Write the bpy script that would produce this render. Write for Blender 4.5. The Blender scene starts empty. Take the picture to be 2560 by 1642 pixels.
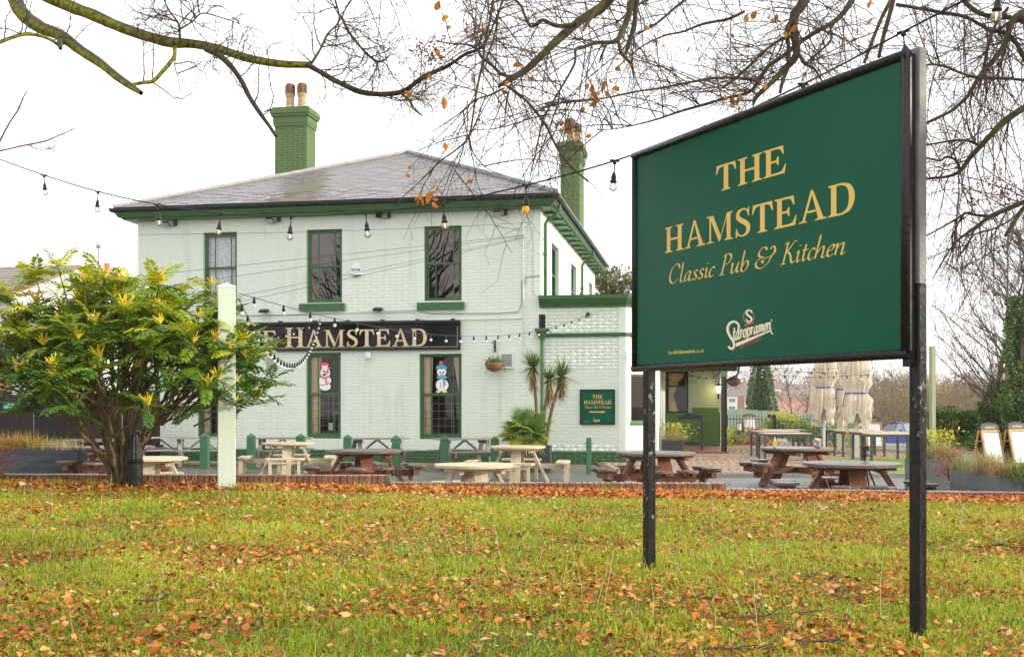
import bpy, math, random
import numpy as np
from mathutils import Vector, Matrix, noise
R = math.radians
random.seed(7)
C = bpy.context.scene.collection
SC = bpy.context.scene

# ---------------------------------------------------------------- camera, light
F = 2700.0; HY = 1009.0; EYE = 1.6
cam = bpy.data.cameras.new('camera'); camo = bpy.data.objects.new('camera', cam); C.objects.link(camo)
camo.location = (0, 0, EYE); camo.rotation_euler = (R(90), 0, 0)
cam.sensor_width = 36; cam.lens = 36 * F / 2560; cam.shift_y = (HY - 821) / 2560
cam.clip_start = 0.05; cam.clip_end = 4000
SC.camera = camo
SUN_EL, SUN_AZ = R(17), R(101)          # azimuth clockwise from +Y
w = bpy.data.worlds.new('World'); SC.world = w; w.use_nodes = True
nt = w.node_tree; nt.nodes.clear()
sky = nt.nodes.new('ShaderNodeTexSky'); sky.sky_type = 'NISHITA'; sky.sun_disc = False
sky.sun_elevation = SUN_EL; sky.sun_rotation = SUN_AZ; sky.dust_density = 2.0; sky.air_density = 1.0
mx = nt.nodes.new('ShaderNodeMixRGB'); mx.inputs[0].default_value = 0.86
mx.inputs[2].default_value = (10.9, 10.75, 10.7, 1)
bg = nt.nodes.new('ShaderNodeBackground'); bg.inputs['Strength'].default_value = 0.125
wo = nt.nodes.new('ShaderNodeOutputWorld')
nt.links.new(sky.outputs[0], mx.inputs[1]); nt.links.new(mx.outputs[0], bg.inputs[0]); nt.links.new(bg.outputs[0], wo.inputs[0])
sl = bpy.data.lights.new('sun', 'SUN'); sl.energy = 2.8; sl.angle = R(3.0); sl.color = (1.0, 0.93, 0.80)
so = bpy.data.objects.new('sun', sl); C.objects.link(so)
sd = Vector((math.sin(SUN_AZ) * math.cos(SUN_EL), math.cos(SUN_AZ) * math.cos(SUN_EL), math.sin(SUN_EL)))
so.rotation_euler = sd.to_track_quat('Z', 'Y').to_euler(); so.location = (30, 0, 30)
SC.view_settings.view_transform = 'Standard'; SC.view_settings.look = 'None'
SC.view_settings.exposure = 0.5; SC.view_settings.gamma = 1.0; SC.view_settings.use_curve_mapping = False
SC.render.engine = 'CYCLES'

def at(px, py, Y):                       # a point seen at a pixel of the photograph at a real distance
    return Vector(((px - 1280) / F * Y, Y, EYE + (HY - py) / F * Y))

# ---------------------------------------------------------------- materials
MATS = {}
def _ramp(nt, a, b, fac, mid=None):
    r = nt.nodes.new('ShaderNodeValToRGB'); r.color_ramp.elements[0].color = (*a, 1); r.color_ramp.elements[1].color = (*b, 1)
    nt.links.new(fac, r.inputs[0]); return r
def mat(name, c1, c2=None, rough=0.6, scale=8.0, bump=0.0, bscale=40.0, spec=0.28, metal=0.0, stretch=(1,1,1),
        c3=None, s3=2.0, t3=(0.55, 0.7), coat=0.0, st3=None, attr=None, trans=0.0, emit=None, rvar=0.0, objrand=0.0, lo=0.3, hi=0.7):
    if name in MATS: return MATS[name]
    m = bpy.data.materials.new(name); m.use_nodes = True; t = m.node_tree; t.nodes.clear()
    o = t.nodes.new('ShaderNodeOutputMaterial'); p = t.nodes.new('ShaderNodeBsdfPrincipled')
    t.links.new(p.outputs[0], o.inputs[0])
    p.inputs['Roughness'].default_value = rough; p.inputs['Metallic'].default_value = metal
    p.inputs['Specular IOR Level'].default_value = spec; p.inputs['Coat Weight'].default_value = coat
    if c2 is None: c2 = tuple(min(1, x * 1.18) for x in c1)
    tc = t.nodes.new('ShaderNodeTexCoord'); mp = t.nodes.new('ShaderNodeMapping'); mp.inputs['Scale'].default_value = stretch
    t.links.new(tc.outputs['Object'], mp.inputs[0])
    n = t.nodes.new('ShaderNodeTexNoise'); n.inputs['Scale'].default_value = scale; n.inputs['Detail'].default_value = 5; n.inputs['Roughness'].default_value = 0.65
    t.links.new(mp.outputs[0], n.inputs['Vector'])
    if attr:
        at_ = t.nodes.new('ShaderNodeAttribute'); at_.attribute_name = 'rnd'
        r = t.nodes.new('ShaderNodeValToRGB'); els = r.color_ramp.elements
        els[0].position = attr[0][0]; els[0].color = (*attr[0][1], 1); els[1].position = attr[-1][0]; els[1].color = (*attr[-1][1], 1)
        for pos, col in attr[1:-1]:
            e = els.new(pos); e.color = (*col, 1)
        t.links.new(at_.outputs['Fac'], r.inputs[0])
    else:
        r = t.nodes.new('ShaderNodeValToRGB'); r.color_ramp.elements[0].color = (*c1, 1); r.color_ramp.elements[1].color = (*c2, 1)
        r.color_ramp.elements[0].position = lo; r.color_ramp.elements[1].position = hi
        t.links.new(n.outputs['Fac'], r.inputs[0])
    col = r.outputs[0]
    if c3 is not None:
        n3 = t.nodes.new('ShaderNodeTexNoise'); n3.inputs['Scale'].default_value = s3; n3.inputs['Detail'].default_value = 6; n3.inputs['Roughness'].default_value = 0.7
        if st3:
            mp3 = t.nodes.new('ShaderNodeMapping'); mp3.inputs['Scale'].default_value = st3; t.links.new(tc.outputs['Object'], mp3.inputs[0]); t.links.new(mp3.outputs[0], n3.inputs['Vector'])
        else: t.links.new(tc.outputs['Object'], n3.inputs['Vector'])
        r3 = t.nodes.new('ShaderNodeValToRGB'); r3.color_ramp.elements[0].position = t3[0]; r3.color_ramp.elements[1].position = t3[1]
        t.links.new(n3.outputs['Fac'], r3.inputs[0])
        m3 = t.nodes.new('ShaderNodeMixRGB'); m3.inputs[2].default_value = (*c3, 1)
        t.links.new(r3.outputs[0], m3.inputs[0]); t.links.new(col, m3.inputs[1]); col = m3.outputs[0]
    if objrand > 0:
        oi = t.nodes.new('ShaderNodeObjectInfo'); hv = t.nodes.new('ShaderNodeHueSaturation')
        mr = t.nodes.new('ShaderNodeMapRange'); mr.inputs[3].default_value = 1 - objrand; mr.inputs[4].default_value = 1 + objrand
        t.links.new(oi.outputs['Random'], mr.inputs[0]); t.links.new(mr.outputs[0], hv.inputs['Value']); t.links.new(col, hv.inputs['Color']); col = hv.outputs[0]
    t.links.new(col, p.inputs['Base Color'])
    if rvar > 0:
        mr = t.nodes.new('ShaderNodeMapRange'); mr.inputs[1].default_value = .3; mr.inputs[2].default_value = .7
        mr.inputs[3].default_value = max(0.02, rough - rvar); mr.inputs[4].default_value = min(1, rough + rvar)
        t.links.new(n.outputs['Fac'], mr.inputs[0]); t.links.new(mr.outputs[0], p.inputs['Roughness'])
    if bump > 0:
        nb = t.nodes.new('ShaderNodeTexNoise'); nb.inputs['Scale'].default_value = bscale; nb.inputs['Detail'].default_value = 4
        t.links.new(mp.outputs[0], nb.inputs['Vector'])
        b = t.nodes.new('ShaderNodeBump'); b.inputs['Strength'].default_value = bump; b.inputs['Distance'].default_value = 0.01
        t.links.new(nb.outputs['Fac'], b.inputs['Height']); t.links.new(b.outputs[0], p.inputs['Normal'])
    if trans > 0:
        tr = t.nodes.new('ShaderNodeBsdfTranslucent'); ms = t.nodes.new('ShaderNodeMixShader'); ms.inputs[0].default_value = trans
        t.links.new(col, tr.inputs[0]); t.links.new(p.outputs[0], ms.inputs[1]); t.links.new(tr.outputs[0], ms.inputs[2]); t.links.new(ms.outputs[0], o.inputs[0])
    if emit:
        p.inputs['Emission Color'].default_value = (*emit[0], 1); p.inputs['Emission Strength'].default_value = emit[1]
    m.cycles.emission_sampling = 'AUTO'
    MATS[name] = m; return m
def glass_mat(name, tint=(.9, .95, .95), refl=0.10, gc=(1, 1, 1), rough=0.0):
    if name in MATS: return MATS[name]
    m = bpy.data.materials.new(name); m.use_nodes = True; t = m.node_tree; t.nodes.clear()
    o = t.nodes.new('ShaderNodeOutputMaterial'); a = t.nodes.new('ShaderNodeBsdfTransparent'); a.inputs[0].default_value = (*tint, 1)
    g = t.nodes.new('ShaderNodeBsdfGlossy'); g.inputs['Roughness'].default_value = rough; g.inputs[0].default_value = (*gc, 1)
    fr = t.nodes.new('ShaderNodeLayerWeight'); fr.inputs[0].default_value = refl
    mr = t.nodes.new('ShaderNodeMapRange'); mr.inputs[3].default_value = refl; mr.inputs[4].default_value = 1.0
    t.links.new(fr.outputs['Fresnel'], mr.inputs[0])
    s = t.nodes.new('ShaderNodeMixShader'); t.links.new(mr.outputs[0], s.inputs[0]); t.links.new(a.outputs[0], s.inputs[1]); t.links.new(g.outputs[0], s.inputs[2])
    t.links.new(s.outputs[0], o.inputs[0]); MATS[name] = m; return m

MINT = (.69, .765, .68); GREEN = (.050, .135, .048)
M_wall = mat('mint_masonry_paint', MINT, (.73, .80, .715), rough=.75, spec=.15, scale=3, bump=.08, bscale=26, c3=(.54, .61, .50), s3=1.5, t3=(.54, .80), st3=(1.6, 1.6, .22))
M_wallx = mat('mint_masonry_paint_weathered', (.67, .745, .655), (.73, .80, .71), rough=.75, spec=.15, scale=5, bump=.15, bscale=22, c3=(.50, .57, .45), s3=2.0, t3=(.55, .8), st3=(1.5, 1.5, .3))
M_mortar = mat('painted_mortar', (.44, .52, .44), (.55, .63, .54), rough=.8, scale=9)
M_green = mat('green_gloss_paint', GREEN, (.066, .165, .062), rough=.34, scale=5, bump=.12, c3=(.038, .10, .035), s3=3, objrand=.06)
M_greend = mat('green_plinth_paint', (.040, .105, .04), (.055, .13, .05), rough=.6, scale=4, bump=.15, bscale=30, c3=(.07, .09, .04), s3=4)
M_green2 = mat('blue_green_wood_paint', (.042, .125, .062), (.065, .165, .085), rough=.45, scale=6, bump=.25, stretch=(6, 6, .6), objrand=.06)
M_chim = mat('green_chimney_paint', (.094, .158, .058), (.122, .192, .072), rough=.7, scale=5, bump=.15, bscale=25, c3=(.08, .15, .04), s3=5)
M_post = mat('pale_mint_post_paint', (.60, .68, .57), (.66, .73, .62), rough=.4, scale=4, bump=.12, stretch=(8, 8, .6), c3=(.44, .52, .34), s3=1.8, t3=(.56, .78))
M_black = mat('black_plastic', (.012, .012, .013), (.022, .022, .024), rough=.32, scale=20, rvar=.1)
M_blackm = mat('black_painted_metal', (.012, .012, .012), (.03, .03, .03), rough=.3, scale=12, bump=.25, bscale=60, rvar=.12)
M_slate = mat('roof_slate', (.085, .076, .078), (.19, .17, .172), rough=.3, spec=.5, scale=6, bump=.5, bscale=30, c3=(.13, .12, .08), s3=.5, t3=(.55, .68), objrand=.28, rvar=.1)
M_slate2 = mat('mossy_slate', (.10, .095, .07), (.17, .15, .10), rough=.6, scale=5, bump=.6, c3=(.10, .12, .03), s3=3, objrand=.25)
M_ridge = mat('hip_mortar', (.30, .29, .27), (.42, .40, .37), rough=.7, scale=6, bump=.4)
M_lead = mat('lead_flashing', (.16, .165, .18), (.26, .27, .29), rough=.5, scale=6, bump=.3)
M_pot = mat('clay_pot', (.42, .27, .13), (.62, .45, .27), rough=.7, scale=6, bump=.3, c3=(.10, .075, .05), s3=7)
M_potd = mat('sooty_pot', (.16, .10, .06), (.34, .20, .11), rough=.8, scale=10, bump=.3)
M_glass = glass_mat('window_glass', refl=.055, gc=(.72, .66, .66))
M_glassu = glass_mat('upper_window_glass', refl=.17, gc=(.60, .53, .53))
M_glassc = glass_mat('clear_glass', tint=(.97, .97, .97), refl=.06)
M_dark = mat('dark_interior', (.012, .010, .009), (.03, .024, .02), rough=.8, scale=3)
M_warm = mat('warm_interior', (.06, .03, .015), (.16, .08, .03), rough=.8, scale=2)
M_curt = mat('tan_curtain', (.50, .32, .18), (.86, .66, .44), rough=.8, scale=14, stretch=(6, 6, .3))
M_net = mat('net_curtain', (.45, .43, .44), (.95, .94, .95), rough=.9, scale=34, bump=.3, lo=.42, hi=.58)
M_lead2 = mat('lead_came', (.16, .13, .15), (.24, .20, .22), rough=.5)
M_gold = mat('gold_lettering', (.76, .51, .13), (.82, .56, .15), rough=.45, scale=3)
M_goldr = mat('gold_raised_lettering', (.66, .50, .30), (.78, .63, .42), rough=.4, scale=2)
M_cream = mat('cream_print', (.86, .80, .62), (.9, .84, .68), rough=.5)
M_red = mat('red_print', (.55, .045, .04), (.62, .07, .06), rough=.5)
M_khaki = mat('khaki_print', (.28, .25, .12), (.36, .32, .17), rough=.5)
M_signg = mat('sign_green', (.002, .088, .045), (.004, .099, .052), rough=.32, spec=.13, scale=3, bump=.03, bscale=300, c3=(.006, .10, .056), s3=1.2)
M_fascia = mat('gloss_black_fascia', (.003, .003, .0035), (.006, .006, .006), rough=.07, scale=3, spec=.25)
M_white = mat('white_plastic', (.78, .78, .76), (.84, .84, .82), rough=.4)
M_blue = mat('blue_print', (.02, .08, .32), (.03, .1, .38), rough=.5)
M_brown = mat('brown_stained_timber', (.125, .043, .020), (.27, .105, .050), rough=.42, scale=7, bump=.35, bscale=26, stretch=(1, 6, 6), c3=(.06, .035, .025), s3=4, objrand=.22, rvar=.12)
M_brownt = mat('wet_brown_tabletop', (.13, .095, .085), (.22, .17, .15), rough=.30, scale=6, bump=.3, bscale=22, stretch=(1, 8, 8), c3=(.07, .05, .04), s3=3, objrand=.22, rvar=.1)
M_pale = mat('pale_new_timber', (.50, .40, .26), (.68, .58, .42), rough=.55, scale=6, bump=.3, bscale=24, stretch=(1, 7, 7), c3=(.36, .27, .16), s3=3.5, t3=(.58, .75), objrand=.12)
M_grey = mat('weathered_grey_timber', (.20, .185, .165), (.36, .335, .30), rough=.7, scale=7, bump=.5, bscale=24, stretch=(1, 7, 7), c3=(.12, .13, .08), s3=3, objrand=.18)
M_char = mat('charcoal_composite', (.042, .047, .056), (.065, .072, .082), rough=.5, scale=6, bump=.3, stretch=(1, 6, 6), objrand=.12)
M_fence = mat('dark_creosoted_board', (.008, .005, .004), (.026, .016, .011), rough=.6, scale=5, bump=.5, stretch=(7, 7, .6), objrand=.3)
M_brick = mat('red_edging_brick', (.20, .085, .05), (.36, .19, .125), rough=.8, scale=7, bump=.7, bscale=26, c3=(.12, .14, .03), s3=5, t3=(.52, .66), objrand=.25)
M_brickw = mat('wet_brick_top', (.26, .17, .15), (.38, .27, .24), rough=.42, scale=8, bump=.5, c3=(.14, .15, .04), s3=5, objrand=.2)
M_metal = mat('dark_grey_frame', (.06, .068, .08), (.075, .083, .095), rough=.4)
M_ltop = mat('table_slat_top', (.50, .36, .22), (.66, .52, .38), rough=.4, scale=6, stretch=(1, 8, 8), objrand=.1)
M_canvas = mat('cream_canvas', (.68, .58, .46), (.80, .71, .59), rough=.85, scale=5, bump=.3, bscale=18, c3=(.48, .40, .31), s3=2)
M_rope = mat('blue_strap', (.03, .06, .42), (.04, .08, .5), rough=.6)
M_coir = mat('coir_liner', (.30, .15, .05), (.46, .26, .10), rough=.95, scale=30, bump=.8, bscale=60)
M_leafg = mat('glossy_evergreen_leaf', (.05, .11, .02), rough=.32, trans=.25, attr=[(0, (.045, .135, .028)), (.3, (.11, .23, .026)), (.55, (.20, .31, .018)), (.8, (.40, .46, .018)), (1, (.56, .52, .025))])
M_flower = mat('yellow_flower', (.80, .58, .02), (.86, .70, .06), rough=.6, scale=40, trans=.2)
M_bark = mat('brown_bark', (.095, .06, .035), (.20, .14, .085), rough=.85, scale=14, bump=.8, bscale=40, stretch=(1, 1, .4), c3=(.13, .14, .03), s3=5, t3=(.5, .66))
M_twig = mat('beech_twig', (.045, .03, .026), (.10, .06, .045), rough=.7, scale=9)
M_twigr = mat('reddish_twig', (.12, .055, .035), (.20, .10, .06), rough=.7, scale=9)
M_limb = mat('limb_bark', (.035, .026, .018), (.085, .065, .035), rough=.85, scale=10, bump=.8, bscale=30, c3=(.085, .085, .018), s3=3.2, t3=(.5, .64))
M_moss = mat('mossy_limb_bark', (.035, .032, .022), (.10, .09, .06), rough=.9, scale=16, bump=1, bscale=34, c3=(.27, .275, .008), s3=26.0, t3=(.42, .53))
M_oleaf = mat('orange_beech_leaf', (.55, .20, .02), (.66, .27, .03), rough=.5, trans=.4, scale=20)
M_bleaf = mat('brown_dead_leaf', (.16, .06, .03), (.26, .10, .05), rough=.6, trans=.3, scale=20)

def moss_by_normal():
    t = M_moss.node_tree; mixn = [n for n in t.nodes if n.bl_idname == 'ShaderNodeMixRGB'][0]; src = mixn.inputs[0].links[0].from_socket
    ge = t.nodes.new('ShaderNodeNewGeometry'); sp = t.nodes.new('ShaderNodeSeparateXYZ'); mr = t.nodes.new('ShaderNodeMapRange'); mu = t.nodes.new('ShaderNodeMath'); mu.operation = 'MULTIPLY'
    mr.inputs[1].default_value = .15; mr.inputs[2].default_value = .6; mr.inputs[3].default_value = 1; mr.inputs[4].default_value = .04
    t.links.new(ge.outputs['Normal'], sp.inputs[0]); t.links.new(sp.outputs[2], mr.inputs[0]); t.links.new(src, mu.inputs[0]); t.links.new(mr.outputs[0], mu.inputs[1]); t.links.new(mu.outputs[0], mixn.inputs[0])
moss_by_normal()
# ---------------------------------------------------------------- mesh helpers
class MB:
    def __init__(s): s.v = []; s.f = []; s.m = []; s.M = None; s.mi = 0
    def add(s, vs, fs):
        b = len(s.v)
        if s.M is not None: vs = [s.M @ Vector(p) for p in vs]
        s.v.extend([tuple(p) for p in vs]); s.f.extend([tuple(i + b for i in f) for f in fs]); s.m.extend([s.mi] * len(fs))
    def box(s, x0, x1, y0, y1, z0, z1):
        s.hexa([(x0, y0, z0), (x1, y0, z0), (x1, y1, z0), (x0, y1, z0), (x0, y0, z1), (x1, y0, z1), (x1, y1, z1), (x0, y1, z1)])
    def hexa(s, p):
        s.add(p, [(0, 3, 2, 1), (4, 5, 6, 7), (0, 1, 5, 4), (1, 2, 6, 5), (2, 3, 7, 6), (3, 0, 4, 7)])
    def cbox(s, x0, x1, y0, y1, z0, z1, c=.004):      # box with chamfered top and vertical edges
        a = [(x0 + c, y0), (x1 - c, y0), (x1, y0 + c), (x1, y1 - c), (x1 - c, y1), (x0 + c, y1), (x0, y1 - c), (x0, y0 + c)]
        cx, cy = (x0 + x1) / 2, (y0 + y1) / 2
        kx = 1 - 2 * c / max(1e-6, x1 - x0); ky = 1 - 2 * c / max(1e-6, y1 - y0)
        b = [(cx + (x - cx) * kx, cy + (y - cy) * ky) for x, y in a]
        vs = [(x, y, z0) for x, y in a] + [(x, y, z1 - c) for x, y in a] + [(x, y, z1) for x, y in b]
        fs = [tuple(range(7, -1, -1)), tuple(range(16, 24))]
        for k in range(8):
            l = (k + 1) % 8; fs += [(k, l, l + 8, k + 8), (k + 8, l + 8, l + 16, k + 16)]
        s.add(vs, fs)
    def beam(s, a, b, w, h, up=(0, 0, 1)):            # rectangular bar from a to b: w sideways, h along up
        a = Vector(a); b = Vector(b); d = (b - a).normalized(); up = Vector(up)
        sd_ = d.cross(up)
        if sd_.length < 1e-4: sd_ = d.cross(Vector((1, 0, 0)))
        sd_.normalize(); u = sd_.cross(d).normalized()
        q = [-sd_ * w / 2 - u * h / 2, sd_ * w / 2 - u * h / 2, sd_ * w / 2 + u * h / 2, -sd_ * w / 2 + u * h / 2]
        s.hexa([a + q[0], a + q[1], b + q[1], b + q[0], a + q[3], a + q[2], b + q[2], b + q[3]])
    def tube(s, pts, rad, n=8, cap=True):
        pts = [Vector(p) for p in pts]
        if not isinstance(rad, (list, tuple)): rad = [rad] * len(pts)
        vs = []; fs = []; ref = None
        for i, p in enumerate(pts):
            d = (pts[min(i + 1, len(pts) - 1)] - pts[max(i - 1, 0)]).normalized()
            if ref is None:
                ref = d.cross(Vector((0, 0, 1)))
                if ref.length < .1: ref = d.cross(Vector((1, 0, 0)))
            ref = (ref - d * ref.dot(d)).normalized(); b = d.cross(ref)
            for k in range(n):
                a = 2 * math.pi * k / n; vs.append(p + (ref * math.cos(a) + b * math.sin(a)) * rad[i])
        for i in range(len(pts) - 1):
            for k in range(n):
                l = (k + 1) % n; fs.append((i * n + k, i * n + l, (i + 1) * n + l, (i + 1) * n + k))
        if cap: fs += [tuple(range(n - 1, -1, -1)), tuple(range((len(pts) - 1) * n, len(pts) * n))]
        s.add(vs, fs)
    def lathe(s, prof, n=20, c=(0, 0, 0), fn=None):
        vs = []; fs = []
        for i, (r, z) in enumerate(prof):
            for k in range(n):
                a = 2 * math.pi * k / n; rr = fn(r, a, z) if fn else r
                vs.append((c[0] + rr * math.cos(a), c[1] + rr * math.sin(a), c[2] + z))
        m = len(prof)
        for i in range(m - 1):
            for k in range(n):
                l = (k + 1) % n; fs.append((i * n + k, i * n + l, (i + 1) * n + l, (i + 1) * n + k))
        fs += [tuple(range(n - 1, -1, -1)), tuple(range((m - 1) * n, m * n))]
        s.add(vs, fs)
    def prism(s, poly, z0, z1):
        n = len(poly)
        s.add([(x, y, z0) for x, y in poly] + [(x, y, z1) for x, y in poly],
              [tuple(range(n - 1, -1, -1)), tuple(range(n, 2 * n))] + [(k, (k + 1) % n, n + (k + 1) % n, n + k) for k in range(n)])
    def sweep(s, prof, path):                          # profile (d out, z) swept along horizontal path [(x,y,nx,ny)]
        n = len(prof); vs = []
        for x, y, nx, ny in path: vs += [(x + nx * d, y + ny * d, z) for d, z in prof]
        fs = [(i * n + k, (i + 1) * n + k, (i + 1) * n + (k + 1) % n, i * n + (k + 1) % n) for i in range(len(path) - 1) for k in range(n)]
        fs += [tuple(range(n)), tuple(range(len(vs) - 1, len(vs) - n - 1, -1))]
        s.add(vs, fs)
    def mesh(s, name, mats, smooth=False, rnd=None):
        me = bpy.data.meshes.new(name); me.from_pydata(s.v, [], s.f)
        for m in (mats if isinstance(mats, (list, tuple)) else [mats]): me.materials.append(m)
        if isinstance(mats, (list, tuple)): me.polygons.foreach_set('material_index', s.m)
        if smooth: me.polygons.foreach_set('use_smooth', [True] * len(me.polygons))
        if rnd is not None:
            a = me.attributes.new('rnd', 'FLOAT', 'POINT'); a.data.foreach_set('value', rnd)
        me.update(); return me
    def build(s, name, m, parent=None, smooth=False, loc=None, rot=None, bevel=0, rnd=None, kind=None, recalc=False):
        me = s.mesh(name, m, smooth, rnd)
        if recalc:
            import bmesh
            bm = bmesh.new(); bm.from_mesh(me); bmesh.ops.recalc_face_normals(bm, faces=bm.faces); bm.to_mesh(me); bm.free()
        o = bpy.data.objects.new(name, me); C.objects.link(o)
        if parent: o.parent = parent
        if loc is not None: o.location = loc
        if rot is not None: o.rotation_euler = rot if hasattr(rot, '__len__') else (0, 0, rot)
        if bevel:
            b = o.modifiers.new('bevel', 'BEVEL'); b.width = bevel; b.segments = 2; b.limit_method = 'ANGLE'
        if kind: o['kind'] = kind
        return o
KIDS = {}
def thing(name, label, cat, loc=(0, 0, 0), rot=0, group=None):
    o = bpy.data.objects.new(name, None); C.objects.link(o); o.empty_display_size = .1
    o.location = loc; o.rotation_euler = (0, 0, rot); tag(o, label, cat, group); return o
def tag(o, label, cat, group=None):
    o['label'] = label; o['category'] = cat
    if group: o['group'] = group
    return o
def struct(o): o['kind'] = 'structure'; return o
def link(name, me, parent=None, loc=(0, 0, 0), rot=(0, 0, 0), scale=None):
    o = bpy.data.objects.new(name, me); C.objects.link(o); o.parent = parent; o.location = loc; o.rotation_euler = rot
    if scale is not None: o.scale = scale
    return o
def dup(root, loc, rot=0, label=None, group=None, scale=None):
    kids = {}
    for o in list(C.objects):
        if o.parent: kids.setdefault(o.parent.name, []).append(o)
    def cp(o, par):
        c = o.copy(); C.objects.link(c); c.parent = par
        for k in kids.get(o.name, []): cp(k, c)
        return c
    r = cp(root, None); r.location = loc; r.rotation_euler = (0, 0, rot)
    if label: r['label'] = label
    if group: r['group'] = group
    if scale: r.scale = (scale,) * 3
    return r
def npmesh(name, V, Fq, m, rnd=None, parent=None, kind=None, smooth=False, tri=False):
    me = bpy.data.meshes.new(name); nv = len(V); k = 3 if tri else 4; nf = len(Fq)
    me.vertices.add(nv); me.vertices.foreach_set('co', np.asarray(V, np.float32).ravel())
    me.loops.add(nf * k); me.loops.foreach_set('vertex_index', np.asarray(Fq, np.int32).ravel())
    me.polygons.add(nf); me.polygons.foreach_set('loop_start', np.arange(0, nf * k, k, dtype=np.int32))
    me.materials.append(m)
    if smooth: me.polygons.foreach_set('use_smooth', np.ones(nf, bool))
    if rnd is not None:
        a = me.attributes.new('rnd', 'FLOAT', 'POINT'); a.data.foreach_set('value', np.asarray(rnd, np.float32))
    me.update(calc_edges=True)
    o = bpy.data.objects.new(name, me); C.objects.link(o)
    if parent: o.parent = parent
    if kind: o['kind'] = kind
    return o
def sstep(a, b, x):
    t = min(1, max(0, (x - a) / (b - a))); return t * t * (3 - 2 * t)
def crom(pts, n=5):                                    # catmull-rom through points of any dimension
    P = [np.array(p, float) for p in pts]; P = [2 * P[0] - P[1]] + P + [2 * P[-1] - P[-2]]; out = []
    for i in range(1, len(P) - 2):
        for k in range(n):
            t = k / n; a, b, c, d = P[i - 1], P[i], P[i + 1], P[i + 2]
            out.append(.5 * (2 * b + (c - a) * t + (2 * a - 5 * b + 4 * c - d) * t * t + (3 * b - a - 3 * c + d) * t ** 3))
    out.append(P[-2]); return out

# ---------------------------------------------------------------- ground
def lawn_z(x, y): return .527 - .016 * x - .001 * (y - 13) + .010 * noise.noise(Vector((x * .5, y * .5, 0)))
def ground_z(x, y):
    z = -.03 - .25 * sstep(38, 70, y) - .75 * sstep(13, 23, x) * sstep(38, 62, y)
    z -= 9 * sstep(78, 190, y); z += 16 * sstep(200, 430, y) + 8 * sstep(430, 800, y)
    z += 5 * sstep(200, 500, y) * noise.noise(Vector((x * .004, y * .003, 3)))
    return z
xs = [-900, -600, -400, -250, -150, -90] + [(-60 + 4 * i) for i in range(31)] + [75, 95, 120, 150, 200, 250, 320, 400, 520, 650, 900]
ys = [-80, -30, 13.7, 20, 28] + [34 + 3 * i for i in range(17)] + [90, 105, 120, 150, 190, 230, 270, 310, 350, 400, 450, 520, 600, 700, 800, 1000, 1400]
mb = MB(); nx = len(xs)
mb.add([(x, y, ground_z(x, y)) for y in ys for x in xs],
       [(j * nx + i, j * nx + i + 1, (j + 1) * nx + i + 1, (j + 1) * nx + i) for j in range(len(ys) - 1) for i in range(nx - 1)])
M_ground = mat('rough_ground', (.10, .09, .06), (.17, .14, .095), rough=.9, scale=.05, bump=.5, bscale=3, c3=(.10, .06, .035), s3=.05)
struct(mb.build('ground', M_ground, smooth=True))
M_asph = mat('wet_asphalt', (.085, .09, .085), (.16, .165, .155), rough=.38, scale=3, bump=.7, bscale=130, c3=(.10, .13, .03), s3=.8, t3=(.54, .68), rvar=.15)
mb = MB(); mb.add([(-14, 13.7, 0), (9.5, 13.7, 0), (9.5, 23.7, 0), (-14, 23.7, 0)], [(0, 1, 2, 3)])
mb.add([(-14, 23.7, 0), (2.2, 23.7, 0), (2.2, 25.7, 0), (-14, 27.6, 0)], [(0, 1, 2, 3)])
struct(mb.build('terrace', M_asph))
M_dirt = mat('mossy_paving_strip', (.14, .115, .075), (.24, .20, .14), rough=.8, scale=4, bump=.7, bscale=50, c3=(.16, .19, .04), s3=1.5)
mb = MB(); mb.add([(-14, 27.6, .004), (2.2, 25.7, .004), (5, 25.7, .004), (5, 32, .004), (-14, 34, .004)], [(0, 1, 2, 3, 4)])
struct(mb.build('path', M_dirt))
# right side: kerb, block paving, turf, car park
M_kerb = mat('concrete_kerb', (.20, .19, .17), (.32, .30, .27), rough=.8, scale=6, bump=.5)
mb = MB(); mb.cbox(2.3, 12.5, 23.6, 23.75, 0, .10, .02); struct(mb.build('kerb', M_kerb))
M_pave = mat('block_paving', (.27, .18, .13), (.40, .29, .21), rough=.7, scale=3, bump=.4, c3=(.20, .21, .06), s3=1.3, t3=(.56, .72))
M_joint = mat('mossy_joint', (.10, .095, .04), (.17, .17, .07), rough=.9, scale=6)
mb = MB(); mb.add([(2.2, 23.75, .05), (13, 23.75, .05), (13, 41, .05), (2.2, 41, .05)], [(0, 1, 2, 3)])
struct(mb.build('paved_base', M_joint))
V = []; Q = []
rr_ = random.Random(3); y = 23.77
while y < 40:
    x = 2.3 + rr_.random() * .1
    while x < 11.8:
        if not (y < 30.2 and x > 8.3 + (y - 24) * .07):
            h = .058 + rr_.random() * .006; b = len(V); q = .008
            V += [(x + q, y + q, .05), (x + .2 - q, y + q, .05), (x + .2 - q, y + .2 - q, .05), (x + q, y + .2 - q, .05),
                  (x + q, y + q, h), (x + .2 - q, y + q, h), (x + .2 - q, y + .2 - q, h), (x + q, y + .2 - q, h)]
            Q += [(b + 4, b + 5, b + 6, b + 7), (b, b + 1, b + 5, b + 4), (b + 1, b + 2, b + 6, b + 5), (b + 3, b, b + 4, b + 7)]
        x += .2
    y += .2
o = npmesh('paving_block', V, Q, M_pave, kind='stuff'); tag(o, 'worn red and buff block paving in front of the veranda', 'paving')
M_turf = mat('fine_turf', (.16, .25, .03), (.26, .34, .06), rough=.9, scale=9, bump=1, bscale=160, c3=(.13, .16, .03), s3=1.5)
mb = MB(); mb.cbox(8.45, 13, 24.0, 30.2, .05, .085, .02); struct(mb.build('turf', M_turf))
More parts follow.
